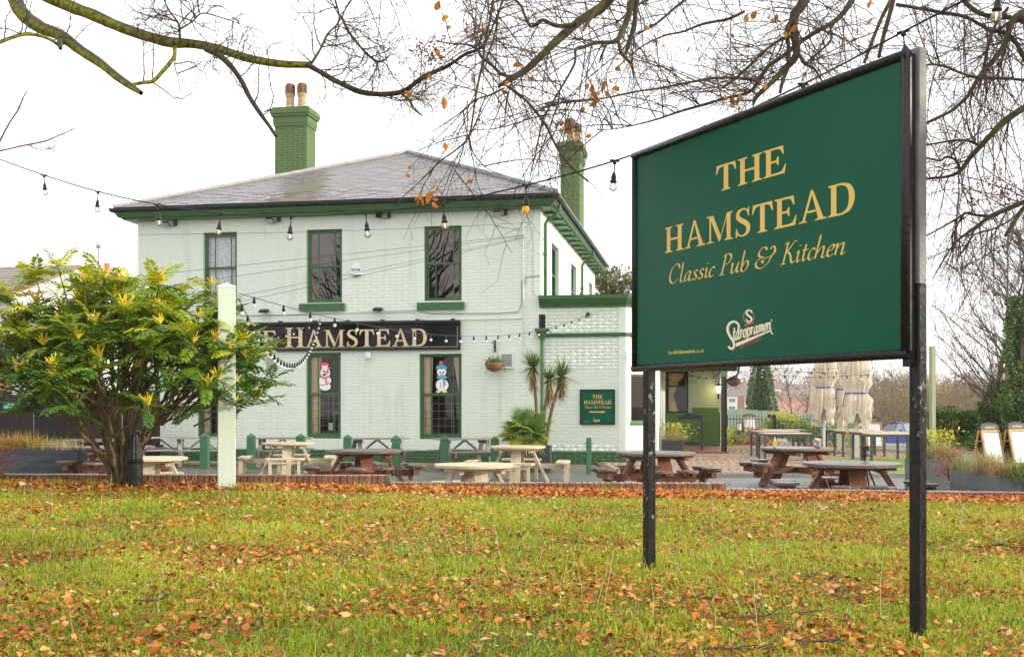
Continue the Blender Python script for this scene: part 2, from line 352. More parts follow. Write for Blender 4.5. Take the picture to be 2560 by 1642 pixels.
M_road = mat('car_park_asphalt', (.17, .16, .175), (.26, .245, .25), rough=.6, scale=1.5, bump=.4, bscale=60, c3=(.22, .11, .04), s3=.9, t3=(.66, .75))
mb = MB(); gx = [-.5 + 2 * i for i in range(22)]; gy = [41 + 1.5 * i for i in range(20)]
mb.add([(x, y, ground_z(x, y) + .03) for y in gy for x in gx], [(j * 22 + i, j * 22 + i + 1, (j + 1) * 22 + i + 1, (j + 1) * 22 + i) for j in range(19) for i in range(21)])
mb.add([(13, 14, -.02), (30, 14, -.02), (30, 41, -.02), (13, 41, -.02)], [(0, 1, 2, 3)])
struct(mb.build('car_park', M_road, smooth=True))
# lawn
mb = MB(); nX, nY = 90, 70; x0, x1, y0, y1 = -14, 14, -9, 13.36
V = [(x0 + (x1 - x0) * i / nX, y0 + (y1 - y0) * j / nY) for j in range(nY + 1) for i in range(nX + 1)]
mb.add([(x, y, lawn_z(x, y)) for x, y in V], [(j * (nX + 1) + i, j * (nX + 1) + i + 1, (j + 1) * (nX + 1) + i + 1, (j + 1) * (nX + 1) + i) for j in range(nY) for i in range(nX)])
mb.add([(x0, y1, .7), (x1, y1, .4), (x1, y1, -.2), (x0, y1, -.2)], [(0, 1, 2, 3)])
M_lawn = mat('lawn_soil_thatch', (.05, .075, .012), (.13, .17, .02), rough=.95, scale=16, bump=1, bscale=60, c3=(.17, .075, .02), s3=2.2, t3=(.45, .6))
struct(mb.build('lawn', M_lawn, smooth=True))
# brick edging: three stepped runs
def edging(pxs, pxe, pys, pye, D, label, hgt=.22, bw=.077):
    a = at(pxs, pys, D[0]); b = at(pxe, pye, D[1]); L = (b.xy - a.xy).length; n = int(L / bw); ang = math.atan2(b.y - a.y, b.x - a.x)
    root = thing('brick_edging', label, 'wall', (a.x, a.y, a.z - hgt), ang, 'low brick edgings round the lawn')
    bed = MB(); bed.box(0, L, -.09, .115, -.3, hgt - .018); ob = bed.build('mortar_bed', mat('edging_mortar', (.10, .10, .05), (.18, .165, .10), rough=.9, scale=12, bump=.6), root)
    ms = []
    for k in range(5):
        q = MB(); h = hgt + random.uniform(-.003, .003)
        q.cbox(-bw / 2 + .0055, bw / 2 - .0055, -.105, .11, -.05, h, .006)
        q.m = [1 if f == (16, 17, 18, 19, 20, 21, 22, 23) else 0 for f in q.f]
        ms.append(q.mesh('brick', [M_brick, M_brickw]))
    for i in range(n):
        link('brick', random.choice(ms), root, ((i + .5) * bw, random.uniform(-.004, .004), (b.z - a.z) * i / n), (0, random.uniform(-.015, .015), random.uniform(-.02, .02)))
    return root
edging(-40, 976, 1184, 1187, (13.5, 13.5), 'upper brick soldier edging behind the yellow flowering shrub and pale post')
edging(976, 1811, 1204.5, 1206.5, (13.5, 13.5), 'middle brick soldier edging in front of the pale timber tables')
edging(1812, 2640, 1221, 1231, (13.62, 13.2), 'lowest brick soldier edging below the green sign, heaped with fallen leaves', hgt=.2)
q = MB(); q.cbox(0, .17, -.1, .1, 0, .12, .008); p = at(0, 1184, 13.5)
tag(q.build('brick', M_brick, loc=(p.x - .07, 13.3, p.z - .03)), 'single red brick lying on the lawn edging at the left', 'brick')
# ================================================================ THE PUB
CX, CY = .768, 28.8; CA, SA = .9846, .1751; RZ = -math.atan2(SA, CA); DEP = 14.5; WID = 11.63
pub = thing('pub_building', 'two storey mint green painted brick pub with green trim and a slate hipped roof', 'pub', (CX, CY, 0), RZ)
def fx(px, yo=0.0):
    k = (px - 1280) / F; return (k * (CY + CA * yo) - CX - SA * yo) / (CA + SA * k)
def fz(px, py, yo=0.0): return EYE + (HY - py) / F * (CY - SA * fx(px, yo) + CA * yo)
def toW(x, y, z): return Vector((CX + CA * x + SA * y, CY - SA * x + CA * y, z))

def wall_mesh(x0, x1, z0, z1, ops, y=0.0, rev=.13, M=None):
    mb = MB(); mb.M = M
    X = sorted({x0, x1, *[o[0] for o in ops], *[o[1] for o in ops]}); Z = sorted({z0, z1, *[o[2] for o in ops], *[o[3] for o in ops]})
    for i in range(len(X) - 1):
        for j in range(len(Z) - 1):
            cx, cz = (X[i] + X[i + 1]) / 2, (Z[j] + Z[j + 1]) / 2
            if any(o[0] < cx < o[1] and o[2] < cz < o[3] for o in ops): continue
            mb.add([(X[i], y, Z[j]), (X[i + 1], y, Z[j]), (X[i + 1], y, Z[j + 1]), (X[i], y, Z[j + 1])], [(0, 1, 2, 3)])
    for a, b, c, d in ops:
        mb.add([(a, y, c), (b, y, c), (b, y, d), (a, y, d), (a, y + rev, c), (b, y + rev, c), (b, y + rev, d), (a, y + rev, d)],
               [(0, 4, 5, 1), (1, 5, 6, 2), (2, 6, 7, 3), (3, 7, 4, 0)])
    return mb
def brick_rects(x0, x1, z0, z1, ops, ch=.09, sl=.24, seed=1):
    out = []; rg = random.Random(seed); k = 0; z = z0
    while z < z1 - .02:
        zt = min(z + ch, z1); x = x0 - (sl * .75 if k % 2 else 0) ; s = 0
        while x < x1 - .01:
            l = sl if s % 2 == 0 else sl / 2; a, b = max(x, x0), min(x + l, x1); s += 1; x += l
            if b - a < .03: continue
            segs = [(a, b)]
            for o in ops:
                if o[2] < (z + zt) / 2 < o[3]:
                    ns = []
                    for p, q in segs:
                        if q <= o[0] or p >= o[1]: ns.append((p, q)); continue
                        if p < o[0] - .03: ns.append((p, o[0]))
                        if q > o[1] + .03: ns.append((o[1], q))
                    segs = ns
            for p, q in segs: out.append((p, q, z, zt))
        z += ch; k += 1
    return out
def bricks_np(rects, y, M=None, gap=.004, pr=.005, seed=2, wob=.0015):
    rg = random.Random(seed); V = []; Q = []
    for a, b, c, d in rects:
        p = pr + rg.uniform(-wob, wob); n = len(V); g = gap; s = .003
        P = [(a + g, y, c + g), (b - g, y, c + g), (b - g, y, d - g), (a + g, y, d - g),
             (a + g + s, y - p, c + g + s), (b - g - s, y - p + rg.uniform(-wob, wob) * .15, c + g + s), (b - g - s, y - p, d - g - s), (a + g + s, y - p, d - g - s)]
        if M is not None: P = [M @ Vector(v) for v in P]
        V += [tuple(v) for v in P]
        Q += [(n + 4, n + 5, n + 6, n + 7), (n, n + 1, n + 5, n + 4), (n + 1, n + 2, n + 6, n + 5), (n + 2, n + 3, n + 7, n + 6), (n + 3, n, n + 4, n + 7)]
    return V, Q

# openings of the front wall
UP = [(fx(508), fx(592), fz(508, 763), fz(508, 582)), (fx(766), fx(855), fz(766, 759), fz(766, 574.7)), (fx(1060), fx(1154), fz(1060, 756), fz(1060, 566))]
LO = [(fx(492), fx(590), fz(500, 1125), fz(500, 883)), (fx(765), fx(852), fz(765, 1127), fz(765, 882)), (fx(1048), fx(1154), fz(1048, 1128), fz(1048, 881.5))]
OPS = UP + LO
EXT = 2.243
wb = wall_mesh(-WID, 0, .34, 6.82, OPS).build('wall', M_wall, pub)
rc = brick_rects(-WID, 0, .34, 6.82, OPS)
V, Q = bricks_np(rc, 0, gap=.0012, pr=.0012, wob=.0003); o = npmesh('brickwork', V, Q, M_wall, parent=pub, kind='stuff')
# smooth painted reveals' arrises and mint sub-sills under the ground floor windows
for i, (a, b, c, d) in enumerate(LO):
    q = MB(); zs = fz([492, 765, 1048][i], [1095, 1095.5, 1097][i]); q.cbox(a + .001, b - .001, -.012, .125, c + .002, zs - .005, .01); q.build('window_sill', M_wall, pub); LO[i] = (a, b, zs, d)
# extension front
XT = 4.36
wx = wall_mesh(0, EXT, .34, XT, []).build('wall', M_mortar, pub)
rc = brick_rects(0, EXT, .34, XT, [], seed=5)
near = [r for r in rc if r[1] - r[0] > .1]; near.sort(key=lambda r: (abs((r[2] - 1.5)) + (.0 if r[0] > .1 else .3)))
single = set(near[:260]); rest = [r for r in rc if r not in single]
V, Q = bricks_np(rest, 0, gap=.0032, pr=.0045, wob=.0008); npmesh('brickwork', V, Q, M_wallx, parent=wx, kind='stuff')
BM = {}
for a, b, c, d in single:
    L = round(b - a, 3)
    if L not in BM:
        V, Q = bricks_np([(0, L, 0, .09)], 0, gap=.0034, pr=.005, wob=.0008); m_ = MB(); m_.add(V, Q); BM[L] = m_.mesh('brick', M_wallx)
    link('brick', BM[L], wx, (a, random.uniform(-.001, .001), c))
# plinth
pl = MB(); pl.box(-WID - .03, EXT + .001, -.03, .0, 0, .335); plo = pl.build('plinth', M_greend, pub)
rc = brick_rects(-WID - .03, EXT, .005, .33, [], ch=.081, sl=.24, seed=9); V, Q = bricks_np(rc, -.03, gap=.003, pr=.004, wob=.0008); npmesh('brickwork', V, Q, M_greend, parent=plo, kind='stuff')
# side, rear walls
SW = []
for pa, pb, pt in ((1379.5, 1397, 590.7), (1428, 1441, 642.7), (1473, 1481, 687)):
    def sy(px):
        k = (px - 1280) / F; return (k * CY - CX) / (SA - k * CA)
    a, b = sy(pa), sy(pb); SW.append((a, b, 4.55, 6.22))
Ms = Matrix(((0, -1, 0, 0), (1, 0, 0, 0), (0, 0, 1, 0), (0, 0, 0, 1)))   # wall along +y, outward +x
sw = wall_mesh(0, DEP, 0, 6.82, SW, M=Ms, rev=.2).build('wall', M_wall, pub)
mb = MB(); mb.add([(-WID, 0, 0), (-WID, DEP, 0), (-WID, DEP, 6.82), (-WID, 0, 6.82), (0, DEP, 0), (0, DEP, 6.82)], [(0, 3, 2, 1), (1, 2, 5, 4)]); mb.build('wall', M_wall, pub)
for a, b, c, d in SW:
    q = MB(); q.M = Ms
    q.box(a, a + .07, .1, .17, c, d); q.box(b - .07, b, .1, .17, c, d); q.box(a + .07, b - .07, .1, .17, d - .07, d); q.box(a + .07, b - .07, .11, .16, (c + d) / 2 - .03, (c + d) / 2 + .03)
    wn = q.build('window', M_green, pub)
    q = MB(); q.M = Ms; q.add([(a, .14, c), (b, .14, c), (b, .14, d), (a, .14, d)], [(0, 1, 2, 3)]); q.build('pane', M_glass, wn)
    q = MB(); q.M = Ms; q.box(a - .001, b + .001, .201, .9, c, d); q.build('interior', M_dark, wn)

# windows of the front
def sash_window(op, y, f1, f2, rail, sill=None, lead=False, gm=None, room=M_dark, curtains=None, net=False, par=pub):
    a, b, c, d = op; W = b - a
    q = MB(); t = .055
    q.cbox(a + .002, a + t, y, y + .09, c, d - .002, .006); q.cbox(b - t, b - .002, y, y + .09, c, d - .002, .006); q.box(a + t, b - t, y + .002, y + .088, d - t, d - .003)
    q.box(a + t, b - t, y - .005, y + .1, c, c + .04)
    wn = q.build('window', M_green, par)
    xa, xb = a + t + .004, b - t - .004; b1, b2 = a + W * f1, a + W * f2; s = .042; bw = .024
    for nm, z0, z1, yy in (('sash', rail - .02, d - t, y + .018), ('sash', c + .04, rail + .02, y + .048)):
        q = MB(); bot = .05 if nm == 'sash' and z0 > rail - .1 else .085; top = .045
        q.box(xa, xa + s, yy, yy + .028, z0, z1); q.box(xb - s, xb, yy, yy + .028, z0, z1)
        q.box(xa + s, xb - s, yy - .001, yy + .029, z0, z0 + bot); q.box(xa + s, xb - s, yy - .001, yy + .029, z1 - top, z1)
        q.build('sash', M_green, wn)
        for bx in (b1, b2):
            q = MB(); q.box(bx - bw / 2, bx + bw / 2, yy + .004, yy + .026, z0 + bot, z1 - top); q.build('glazing_bar', M_green, wn)
        ed = [xa + s, b1 - bw / 2, b1 + bw / 2, b2 - bw / 2, b2 + bw / 2, xb - s]
        for k in range(3):
            q = MB(); q.M = Matrix.Rotation(R(random.uniform(-.35, .35)), 4, 'Z') @ Matrix.Rotation(R(random.uniform(-.25, .25)), 4, 'X')
            cx_, cz_ = (ed[2 * k] + ed[2 * k + 1]) / 2, (z0 + z1) / 2; hx, hz = (ed[2 * k + 1] - ed[2 * k]) / 2 + .004, (z1 - z0) / 2 - .03
            q.add([(-hx, 0, -hz), (hx, 0, -hz), (hx, 0, hz), (-hx, 0, hz)], [(0, 1, 2, 3)]); q.build('pane', gm or M_glass, wn, loc=(cx_, yy + .016, cz_ + .01))
        if lead and z0 < rail - .1:
            q = MB(); ye = yy + .034
            nx_, nz_ = (6, 5)
            for k in range(1, nx_ + 1):
                x = a + t + (W - 2 * t) * (k - .5) / nx_; q.box(x - .005, x + .005, ye, ye + .006, z0 + bot, z1 - top)
            for k in range(nz_ + 1):
                z = z0 + bot + .02 + (z1 - z0 - bot - top - .04) * k / nz_; q.box(xa + s, xb - s, ye + .007, ye + .013, z - .006, z + .006)
            q.build('lead_grid', M_lead2, wn)
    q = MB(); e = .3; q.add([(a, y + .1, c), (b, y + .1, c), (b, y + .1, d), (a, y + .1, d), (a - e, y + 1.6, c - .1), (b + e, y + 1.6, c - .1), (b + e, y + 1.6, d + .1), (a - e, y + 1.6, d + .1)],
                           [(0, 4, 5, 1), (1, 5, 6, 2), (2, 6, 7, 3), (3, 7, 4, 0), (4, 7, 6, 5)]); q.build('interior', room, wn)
    if curtains:
        for (u0, u1, w0, w1) in curtains:       # spans at top and at bottom, fractions of the width
            q = MB(); n = 26; vs = []
            for j, (s0, s1, z) in enumerate(((u0, u1, d - .12), (w0, w1, (c + d) / 2), (w0, w1, c + .03))):
                for i in range(n + 1):
                    f = i / n; vs.append((a + W * (s0 + (s1 - s0) * f), y + .125 + .016 * math.sin(f * 34), z))
            q.add(vs, [(j * (n + 1) + i, j * (n + 1) + i + 1, (j + 1) * (n + 1) + i + 1, (j + 1) * (n + 1) + i) for j in range(2) for i in range(n)])
            q.build('curtain', M_curt, wn, smooth=True)
    if net:
        q = MB(); n = 60; vs = [(a + W * i / n, y + .13 + .012 * math.sin(i * 1.3) + .006 * math.sin(i * 2.9), z) for z in (d - .08, c + .05) for i in range(n + 1)]
        q.add(vs, [(i, i + 1, n + 2 + i, n + 1 + i) for i in range(n)]); q.build('net_curtain', M_net, wn, smooth=True)
    if sill:
        x0, x1, z0, z1 = sill; q = MB(); q.cbox(x0, x1, -.10, .1, z0, z1, .01); q.build('sill', M_green, wn)
    return wn
W1 = sash_window(UP[0], .10, .30, .78, fz(508, 670), (fx(494), fx(604), fz(494, 783), fz(494, 764)), net=True)
W2 = sash_window(UP[1], .10, .30, .78, fz(766, 666), (fx(750), fx(864), fz(750, 778), fz(750, 760)), room=M_dark, gm=M_glassu)
W3 = sash_window(UP[2], .10, .28, .76, fz(1060, 659), (fx(1044), fx(1163), fz(1044, 775), fz(1044, 757)), gm=M_glassu)
L1 = sash_window(LO[0], .10, .30, .78, fz(500, 985), lead=True, room=M_warm, curtains=[(.08, .3, .08, .24)])
L2 = sash_window(LO[1], .10, .30, .77, fz(765, 985), lead=True, room=M_dark, curtains=[(.05, .36, .05, .33)])
L3 = sash_window(LO[2], .10, .25, .78, fz(1048, 985.6), lead=True, room=M_dark, curtains=[(.05, .28, .05, .25), (.76, .99, .90, .99)])
q = MB(); a, b, c, d = LO[1]; q.box(a + .1, b - .05, .55, .8, c + .16, c + .2); q.box(a + .62, a + .64, .5, .52, c + .2, c + .75); q.box(a + .84, a + .86, .5, .52, c + .2, c + .75); q.box(a + .64, a + .84, .5, .52, c + .66, c + .74)
q.build('table', mat('pub_furniture', (.22, .08, .02), (.4, .17, .05)), L2)
q = MB(); q.box(a + .50, a + .62, .44, .45, c + .22, c + .42); q.box(a + .80, a + .88, .44, .45, c + .22, c + .42); q.build('menu_card', M_white, L2)
q = MB(); q.tube([(a + W_ * 1.0, .9, c + 1.28) for W_ in (.80,)] + [(a + .801, .9, c + 1.34)], .03, 8); q.build('lamp', mat('warm_lamp', (.9, .5, .1), emit=((1, .45, .08), 6)), L2)
q = MB(); a, b, c, d = UP[1]; q.box(a + .04, a + .26, .35, .6, c + .1, c + .58); q.build('box', mat('orange_board', (.35, .13, .03), (.45, .2, .06)), W2)

# eaves and gutter
prof = [(.0, 6.79), (.30, 6.80), (.31, 6.84), (.40, 6.86), (.41, 6.89), (.44, 6.93), (.445, 7.02), (.0, 7.02)]
def path_at(d): return [(-WID - d, DEP, 0, 0), ]
P4 = [(-WID, DEP, -1, 0), (-WID, 0, -1, -1), (0, 0, 1, -1), (0, DEP, 1, 0)]
q = MB(); q.sweep(prof, P4); eav = q.build('eaves', M_green, pub)
for i in range(14):
    yb = .55 + i * 1.04; q = MB(); q.box(.02, .42, yb - .03, yb + .03, 6.735, 6.795); q.build('bracket', M_green, eav)
q = MB(); g = [(.455, 7.09), (.46, 7.03), (.49, 7.0), (.54, 6.99), (.57, 7.03), (.575, 7.09), (.562, 7.09), (.555, 7.05), (.52, 7.02), (.47, 7.09)]
q.sweep(g, P4); q.build('gutter', M_blackm, pub)
# roof
EZ = 7.09; AZ = 9.80; AX = -5.3; AY = 5.81; x0, x1, y0, y1 = -WID - .52, .52, -.52, DEP + .52
q = MB(); q.add([(x0, y0, EZ), (x1, y0, EZ), (x1, y1, EZ), (x0, y1, EZ), (AX, AY, AZ), (AX, DEP - 5.8, AZ)], [(0, 1, 4), (1, 2, 5, 4), (2, 3, 5), (3, 0, 4, 5), (0, 3, 2, 1)])
roof = q.build('roof', M_slate, pub)
sl_len = math.hypot(AY - y0, AZ - EZ); ang = math.atan2(AZ - EZ, AY - y0); g = .2; sw_ = .27
me_s = []
for k in range(6):
    q = MB(); q.cbox(.003, sw_ - .003, 0, g + .05, 0, .014 + .003 * (k % 3), .003); me_s.append(q)
SM = [qq.mesh('slate', M_slate) for qq in me_s]; SMm = [qq.mesh('slate', M_slate2) for qq in me_s]
cnt = 0; big = MB()
for r in range(int(sl_len / g)):
    s = r * g; f = (s + g * .5) / sl_len; xa = x0 + (AX - x0) * f; xb = x1 + (AX - x1) * f; x = xa - (sw_ / 2 if r % 2 else 0)
    while x < xb - .02:
        a, b = max(x, xa), min(x + sw_, xb); x += sw_
        if b - a < .04: continue
        yy = y0 - .02 + s * math.cos(ang); zz = EZ + .012 + s * math.sin(ang) + random.uniform(0, .004)
        mossy = abs((a + .9 * random.uniform(-.3, .3)) - (-7.1)) < .75 - .12 * r * .3
        rot = (ang - .028 + random.uniform(-.008, .008), random.uniform(-.006, .006), random.uniform(-.006, .006))
        if cnt < 290:
            k = random.randrange(6); link('slate', (SMm if mossy else SM)[k], roof, (a, yy, zz), rot, ((b - a) / sw_, 1, 1))
        else:
            big.M = Matrix.Translation((a, yy, zz)) @ Matrix.Rotation(rot[0], 4, 'X') @ Matrix.Rotation(rot[2], 4, 'Z'); big.mi = 1 if mossy else 0
            big.box(.003, b - a - .003, 0, g + .05, 0, .016)
        cnt += 1
o = big.build('slates', [M_slate, M_slate2], roof, kind='stuff')
def hip(a, b, m, r=.075):
    q = MB(); a = Vector(a); b = Vector(b); n = int((b - a).length / .45)
    for i in range(n): q.tube([a.lerp(b, i / n), a.lerp(b, (i + 1.02) / n)], [r * 1.04, r * .96], 10)
    q.build('hip_tiles', m, roof)
hip((x0 + .05, y0 + .05, EZ + .05), (AX, AY, AZ + .05), M_ridge); hip((x1 - .05, y0 + .05, EZ + .05), (AX, AY, AZ + .05), M_lead, .085)
hip((AX, AY, AZ + .05), (AX, DEP - 5.8, AZ + .05), M_ridge)
# chimneys
def chimney(x, y, w, d, zb, zt, pots, ph):
    q = MB(); q.box(-w / 2, w / 2, -d / 2, d / 2, zb, zt - .62)
    q.box(-w / 2 - .07, w / 2 + .07, -d / 2 - .07, d / 2 + .07, zb, zb + .75 if w > .9 else zb + .3)
    for e, a, b in ((.035, zt - .62, zt - .53), (.05, zt - .53, zt - .30), (.10, zt - .30, zt - .22), (.13, zt - .22, zt - .08), (.07, zt - .08, zt)):
        q.box(-w / 2 - e, w / 2 + e, -d / 2 - e, d / 2 + e, a, b)
    ch = q.build('chimney', M_chim, pub, loc=(x, y, 0))
    rc = brick_rects(-w / 2, w / 2, zb + .75, zt - .62, [], seed=3); V, Q = bricks_np(rc, -d / 2, gap=.0022, pr=.003, wob=.0012)
    rc = brick_rects(-d / 2, d / 2, zb + .75, zt - .62, [], seed=4); M = Matrix(((0, -1, 0, w / 2), (1, 0, 0, 0), (0, 0, 1, 0), (0, 0, 0, 1)))
    V2, Q2 = bricks_np(rc, 0, M=M, gap=.0022, pr=.003, wob=.0012); n = len(V); V += V2; Q += [tuple(i + n for i in f) for f in Q2]
    rc = brick_rects(-w / 2 - .13, w / 2 + .13, zt - .22, zt - .08, [], ch=.07, seed=5); V2, Q2 = bricks_np(rc, -d / 2 - .13, gap=.0022, pr=.003, wob=.001); n = len(V); V += V2; Q += [tuple(i + n for i in f) for f in Q2]
    npmesh('brickwork', V, Q, M_chim, parent=ch, kind='stuff')
    for i, (ox, oy) in enumerate(pots):
        q = MB(); s = ph / .85
        q.lathe([(.17, 0), (.165, .1), (.135, .16), (.13, .42), (.15, .44), (.15, .48), (.16, .5), (.16, .53)], 18, fn=None)
        q.v = [(a * s, b * s, c * s) for a, b, c in q.v]; p = q.build('chimney_pot', M_pot, ch, smooth=False, loc=(ox, oy, zt))
        q = MB()
        for k in range(4): q.lathe([(.13, .53 + k * .07), (.17, .54 + k * .07), (.17, .575 + k * .07), (.13, .585 + k * .07)], 18)
        q.lathe([(.14, .80), (.16, .83), (.12, .88), (.04, .9)], 18); q.lathe([(.1, .53), (.1, .8)], 10)
        for k in range(6): a = k * math.pi / 3; q.box(.15 * math.cos(a) - .02, .15 * math.cos(a) + .02, .15 * math.sin(a) - .02, .15 * math.sin(a) + .02, .53, .82)
        q.v = [(a * s, b * s, c * s) for a, b, c in q.v]; q.build('louvre_cowl', M_potd, ch, loc=(ox, oy, zt))
chimney(-9.25, 6.0, 1.12, .80, 7.2, 11.46, [(-.18, 0), (.24, 0)], .86)
chimney(-.35, 9.9, .68, 1.35, 5.2, 10.8, [(-.02, -.35), (.12, .35)], .86)

# extension: canted corner and side, cornice, string course, flat roof
P1 = Vector((EXT, 0, 0)); P2 = Vector((2.929, .686, 0)); P3 = Vector((2.929, 10.2, 0)); cl = (P2 - P1).length
Mc = Matrix.Translation(P1) @ Matrix.Rotation(R(45), 4, 'Z')
cw = wall_mesh(0, cl, 0, XT, [(.20, .80, 1.11, 2.38)], M=Mc, rev=.08).build('wall', M_wall, pub)
def frame_window(par, M, a, b, c, d, m, room=M_dark, bars=()):
    q = MB(); q.M = M; t = .05; q.box(a, a + t, .03, .08, c, d); q.box(b - t, b, .03, .08, c, d); q.box(a + t, b - t, .03, .08, d - t, d); q.box(a + t, b - t, .03, .08, c, c + t)
    for z in bars: q.box(a + t, b - t, .032, .078, z - .025, z + .025)
    wn = q.build('window', m, par); q = MB(); q.M = M; q.add([(a, .055, c), (b, .055, c), (b, .055, d), (a, .055, d)], [(0, 1, 2, 3)]); q.build('pane', M_glass, wn)
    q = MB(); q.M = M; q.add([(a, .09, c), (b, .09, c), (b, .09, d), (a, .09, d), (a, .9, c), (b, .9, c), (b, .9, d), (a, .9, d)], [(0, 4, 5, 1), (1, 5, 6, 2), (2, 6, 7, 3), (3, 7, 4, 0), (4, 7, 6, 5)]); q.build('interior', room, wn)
    return wn
wn = frame_window(pub, Mc, .20, .80, 1.11, 2.38, M_green, M_warm)
q = MB(); q.M = Mc; q.box(.16, .84, -.04, .03, 1.04, 1.108); q.build('sill', M_green, wn)
mb = MB(); mb.add([(2.929, .686, 0), (2.929, 10.2, 0), (2.929, 10.2, XT), (2.929, .686, XT)], [(0, 1, 2, 3)]); mb.build('wall', M_wall, pub)
q = MB()
for x in (EXT - .17,): q.cbox(x, x + .17, -.022, -.006, .36, XT, .004)
q.M = Mc; q.cbox(.0, .16, -.02, -.002, .06, XT, .004); q.cbox(cl - .1, cl - .001, -.02, -.002, .06, XT, .004); q.build('pilaster', M_wall, pub)
q = MB(); q.M = Mc; q.box(0, cl, -.03, -.001, 0, .30); q.build('plinth', M_greend, pub)
PE = [(-.03, 0, 0, -1), (EXT, 0, .414, -1), (2.929, .686, 1, -.414), (2.929, 10.2, 1, 0)]
q = MB(); q.sweep([(0, 4.15), (.05, 4.15), (.06, 4.2), (.10, 4.24), (.18, 4.30), (.19, 4.34), (.24, 4.36), (.25, 4.46), (-.15, 4.46)], PE); q.build('cornice', M_green, pub)
q = MB(); q.sweep([(-.01, 3.36), (.045, 3.37), (.05, 3.42), (.07, 3.43), (.07, 3.47), (-.01, 3.48)], [(.08, 0, 0, -1)] + PE[1:]); q.build('string_course', M_green, pub)
q = MB(); q.add([(0, -.1, 4.40), (EXT, -.1, 4.40), (2.9, .7, 4.40), (2.9, 10.2, 4.40), (0, 10.2, 4.40)], [(0, 1, 2, 3, 4)]); q.build('flat_roof', M_lead, pub)
# hopper and downpipe on the front
dx = fx(1356); q = MB(); q.tube([(dx, -.075, 3.3), (dx, -.075, .02)], .042, 10)
for z in (2.6, 1.5, .5): q.tube([(dx, -.075, z), (dx, -.075, z + .05)], .052, 10)
dp = q.build('downpipe', M_green, pub, smooth=False)
q = MB(); h0, h1 = 3.30, 3.70
q.add([(dx - .05, -.03, h0), (dx + .05, -.03, h0), (dx + .05, -.13, h0), (dx - .05, -.13, h0), (dx - .17, -.01, h1 - .16), (dx + .17, -.01, h1 - .16), (dx + .17, -.2, h1 - .16), (dx - .17, -.2, h1 - .16)], [(0, 1, 2, 3), (0, 4, 5, 1), (1, 5, 6, 2), (2, 6, 7, 3), (3, 7, 4, 0), (4, 7, 6, 5)])
q.box(dx - .18, dx + .18, -.21, -.012, h1 - .158, h1 - .1); q.build('hopper', M_green, dp)
q = MB(); q.box(dx - .09, dx + .08, -.012, -.002, 3.62, 3.98); q.tube([(dx - .03, -.03, 3.95), (dx - .05, -.06, 3.8), (dx - .02, -.08, 3.62)], .02, 6); q.tube([(dx + .05, -.03, 3.95), (dx + .04, -.05, 3.66)], .012, 6); q.build('outlet', M_black, dp)
# downpipes on the side wall
for yy, zt in ((.35, 6.7), (9.3, 6.7)):
    q = MB(); q.tube([(.46, yy, 6.95), (.44, yy, 6.8), (.30, yy, 6.64), (.14, yy, 6.56), (.07, yy, 6.45), (.07, yy, 4.45)], .045, 9, True)
    q.tube([(.07, yy, 5.6), (.07, yy, 5.67)], .06, 9); q.build('downpipe', M_green, pub, smooth=True)

# veranda wing
YV = 10.2; XV = 4.84; vx = lambda px: fx(px, YV)
a, b, c, d = vx(1664), vx(1721), 1.28, 2.95
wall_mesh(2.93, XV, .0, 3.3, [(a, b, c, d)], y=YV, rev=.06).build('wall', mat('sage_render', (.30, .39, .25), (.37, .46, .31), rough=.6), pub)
Mv = Matrix.Translation((0, YV, 0)); vw = frame_window(pub, Mv, a, b, c, d, mat('dark_green_frame', (.015, .05, .025)), M_dark, bars=(2.22,))
q = MB(); n = 20; vs = [(a + .1 + (.34 + (.25 if j == 0 else 0)) * i / n * (1 if j != 1 else .5), YV + .14 + .02 * math.sin(i * 1.6), z) for j, z in enumerate((2.9, 1.9, 1.32)) for i in range(n + 1)]
q.add(vs, [(j * (n + 1) + i, j * (n + 1) + i + 1, (j + 1) * (n + 1) + i + 1, (j + 1) * (n + 1) + i) for j in range(2) for i in range(n)]); q.build('curtain', M_curt, vw, smooth=True)
wsc = MB(); wsc.box(2.93, XV, YV - .012, YV - .002, .02, 1.02 + .26); wo_ = wsc.build('wainscot', mat('wainscot_back', (.03, .08, .02)), pub)
me_b = []
bw = .115; q = MB(); q.cbox(.004, bw - .004, -.016, 0, .02, 1.44, .004); mb_w = q.mesh('board', mat('wainscot_green', (.075, .155, .035), (.095, .185, .045), rough=.45)); q = MB(); q.cbox(.004, bw - .004, -.016, 0, .02, 1.26, .004); mb_s = q.mesh('board', MATS['wainscot_green'])
x = 2.95
while x < XV - bw:
    link('board', mb_s if x < b + .02 else mb_w, wo_, (x, YV - .012, .02)); x += bw
q = MB(); q.add([(XV, YV, 0), (XV, YV + 4, 0), (XV, YV + 4, 3.3), (XV, YV, 3.3)], [(0, 1, 2, 3)]); q.build('wall', M_wall, pub)
M_vr = mat('dark_brown_timber', (.035, .022, .016), (.07, .042, .03), rough=.6, scale=6, bump=.4)
q = MB(); q.add([(2.93, 5.6, 2.80), (5.55, 5.6, 2.80), (5.55, YV + 3, 4.3), (2.93, YV + 3, 4.3), (2.93, 5.6, 2.88), (5.55, 5.6, 2.88), (5.55, YV + 3, 4.4), (2.93, YV + 3, 4.4)], [(0, 3, 2, 1), (4, 5, 6, 7), (0, 1, 5, 4), (1, 2, 6, 5)])
vro = q.build('veranda_roof', M_slate, pub)
q = MB(); q.box(2.95, 5.3, 5.95, 6.1, 2.62, 2.79); q.box(4.82, 4.97, 6.11, YV - .02, 2.66, 2.79); 
for i in range(6): q.box(3.1 + .37 * i, 3.16 + .37 * i, 6.11, YV - .02, 2.70, 2.80)
q.build('beam', M_vr, vro)
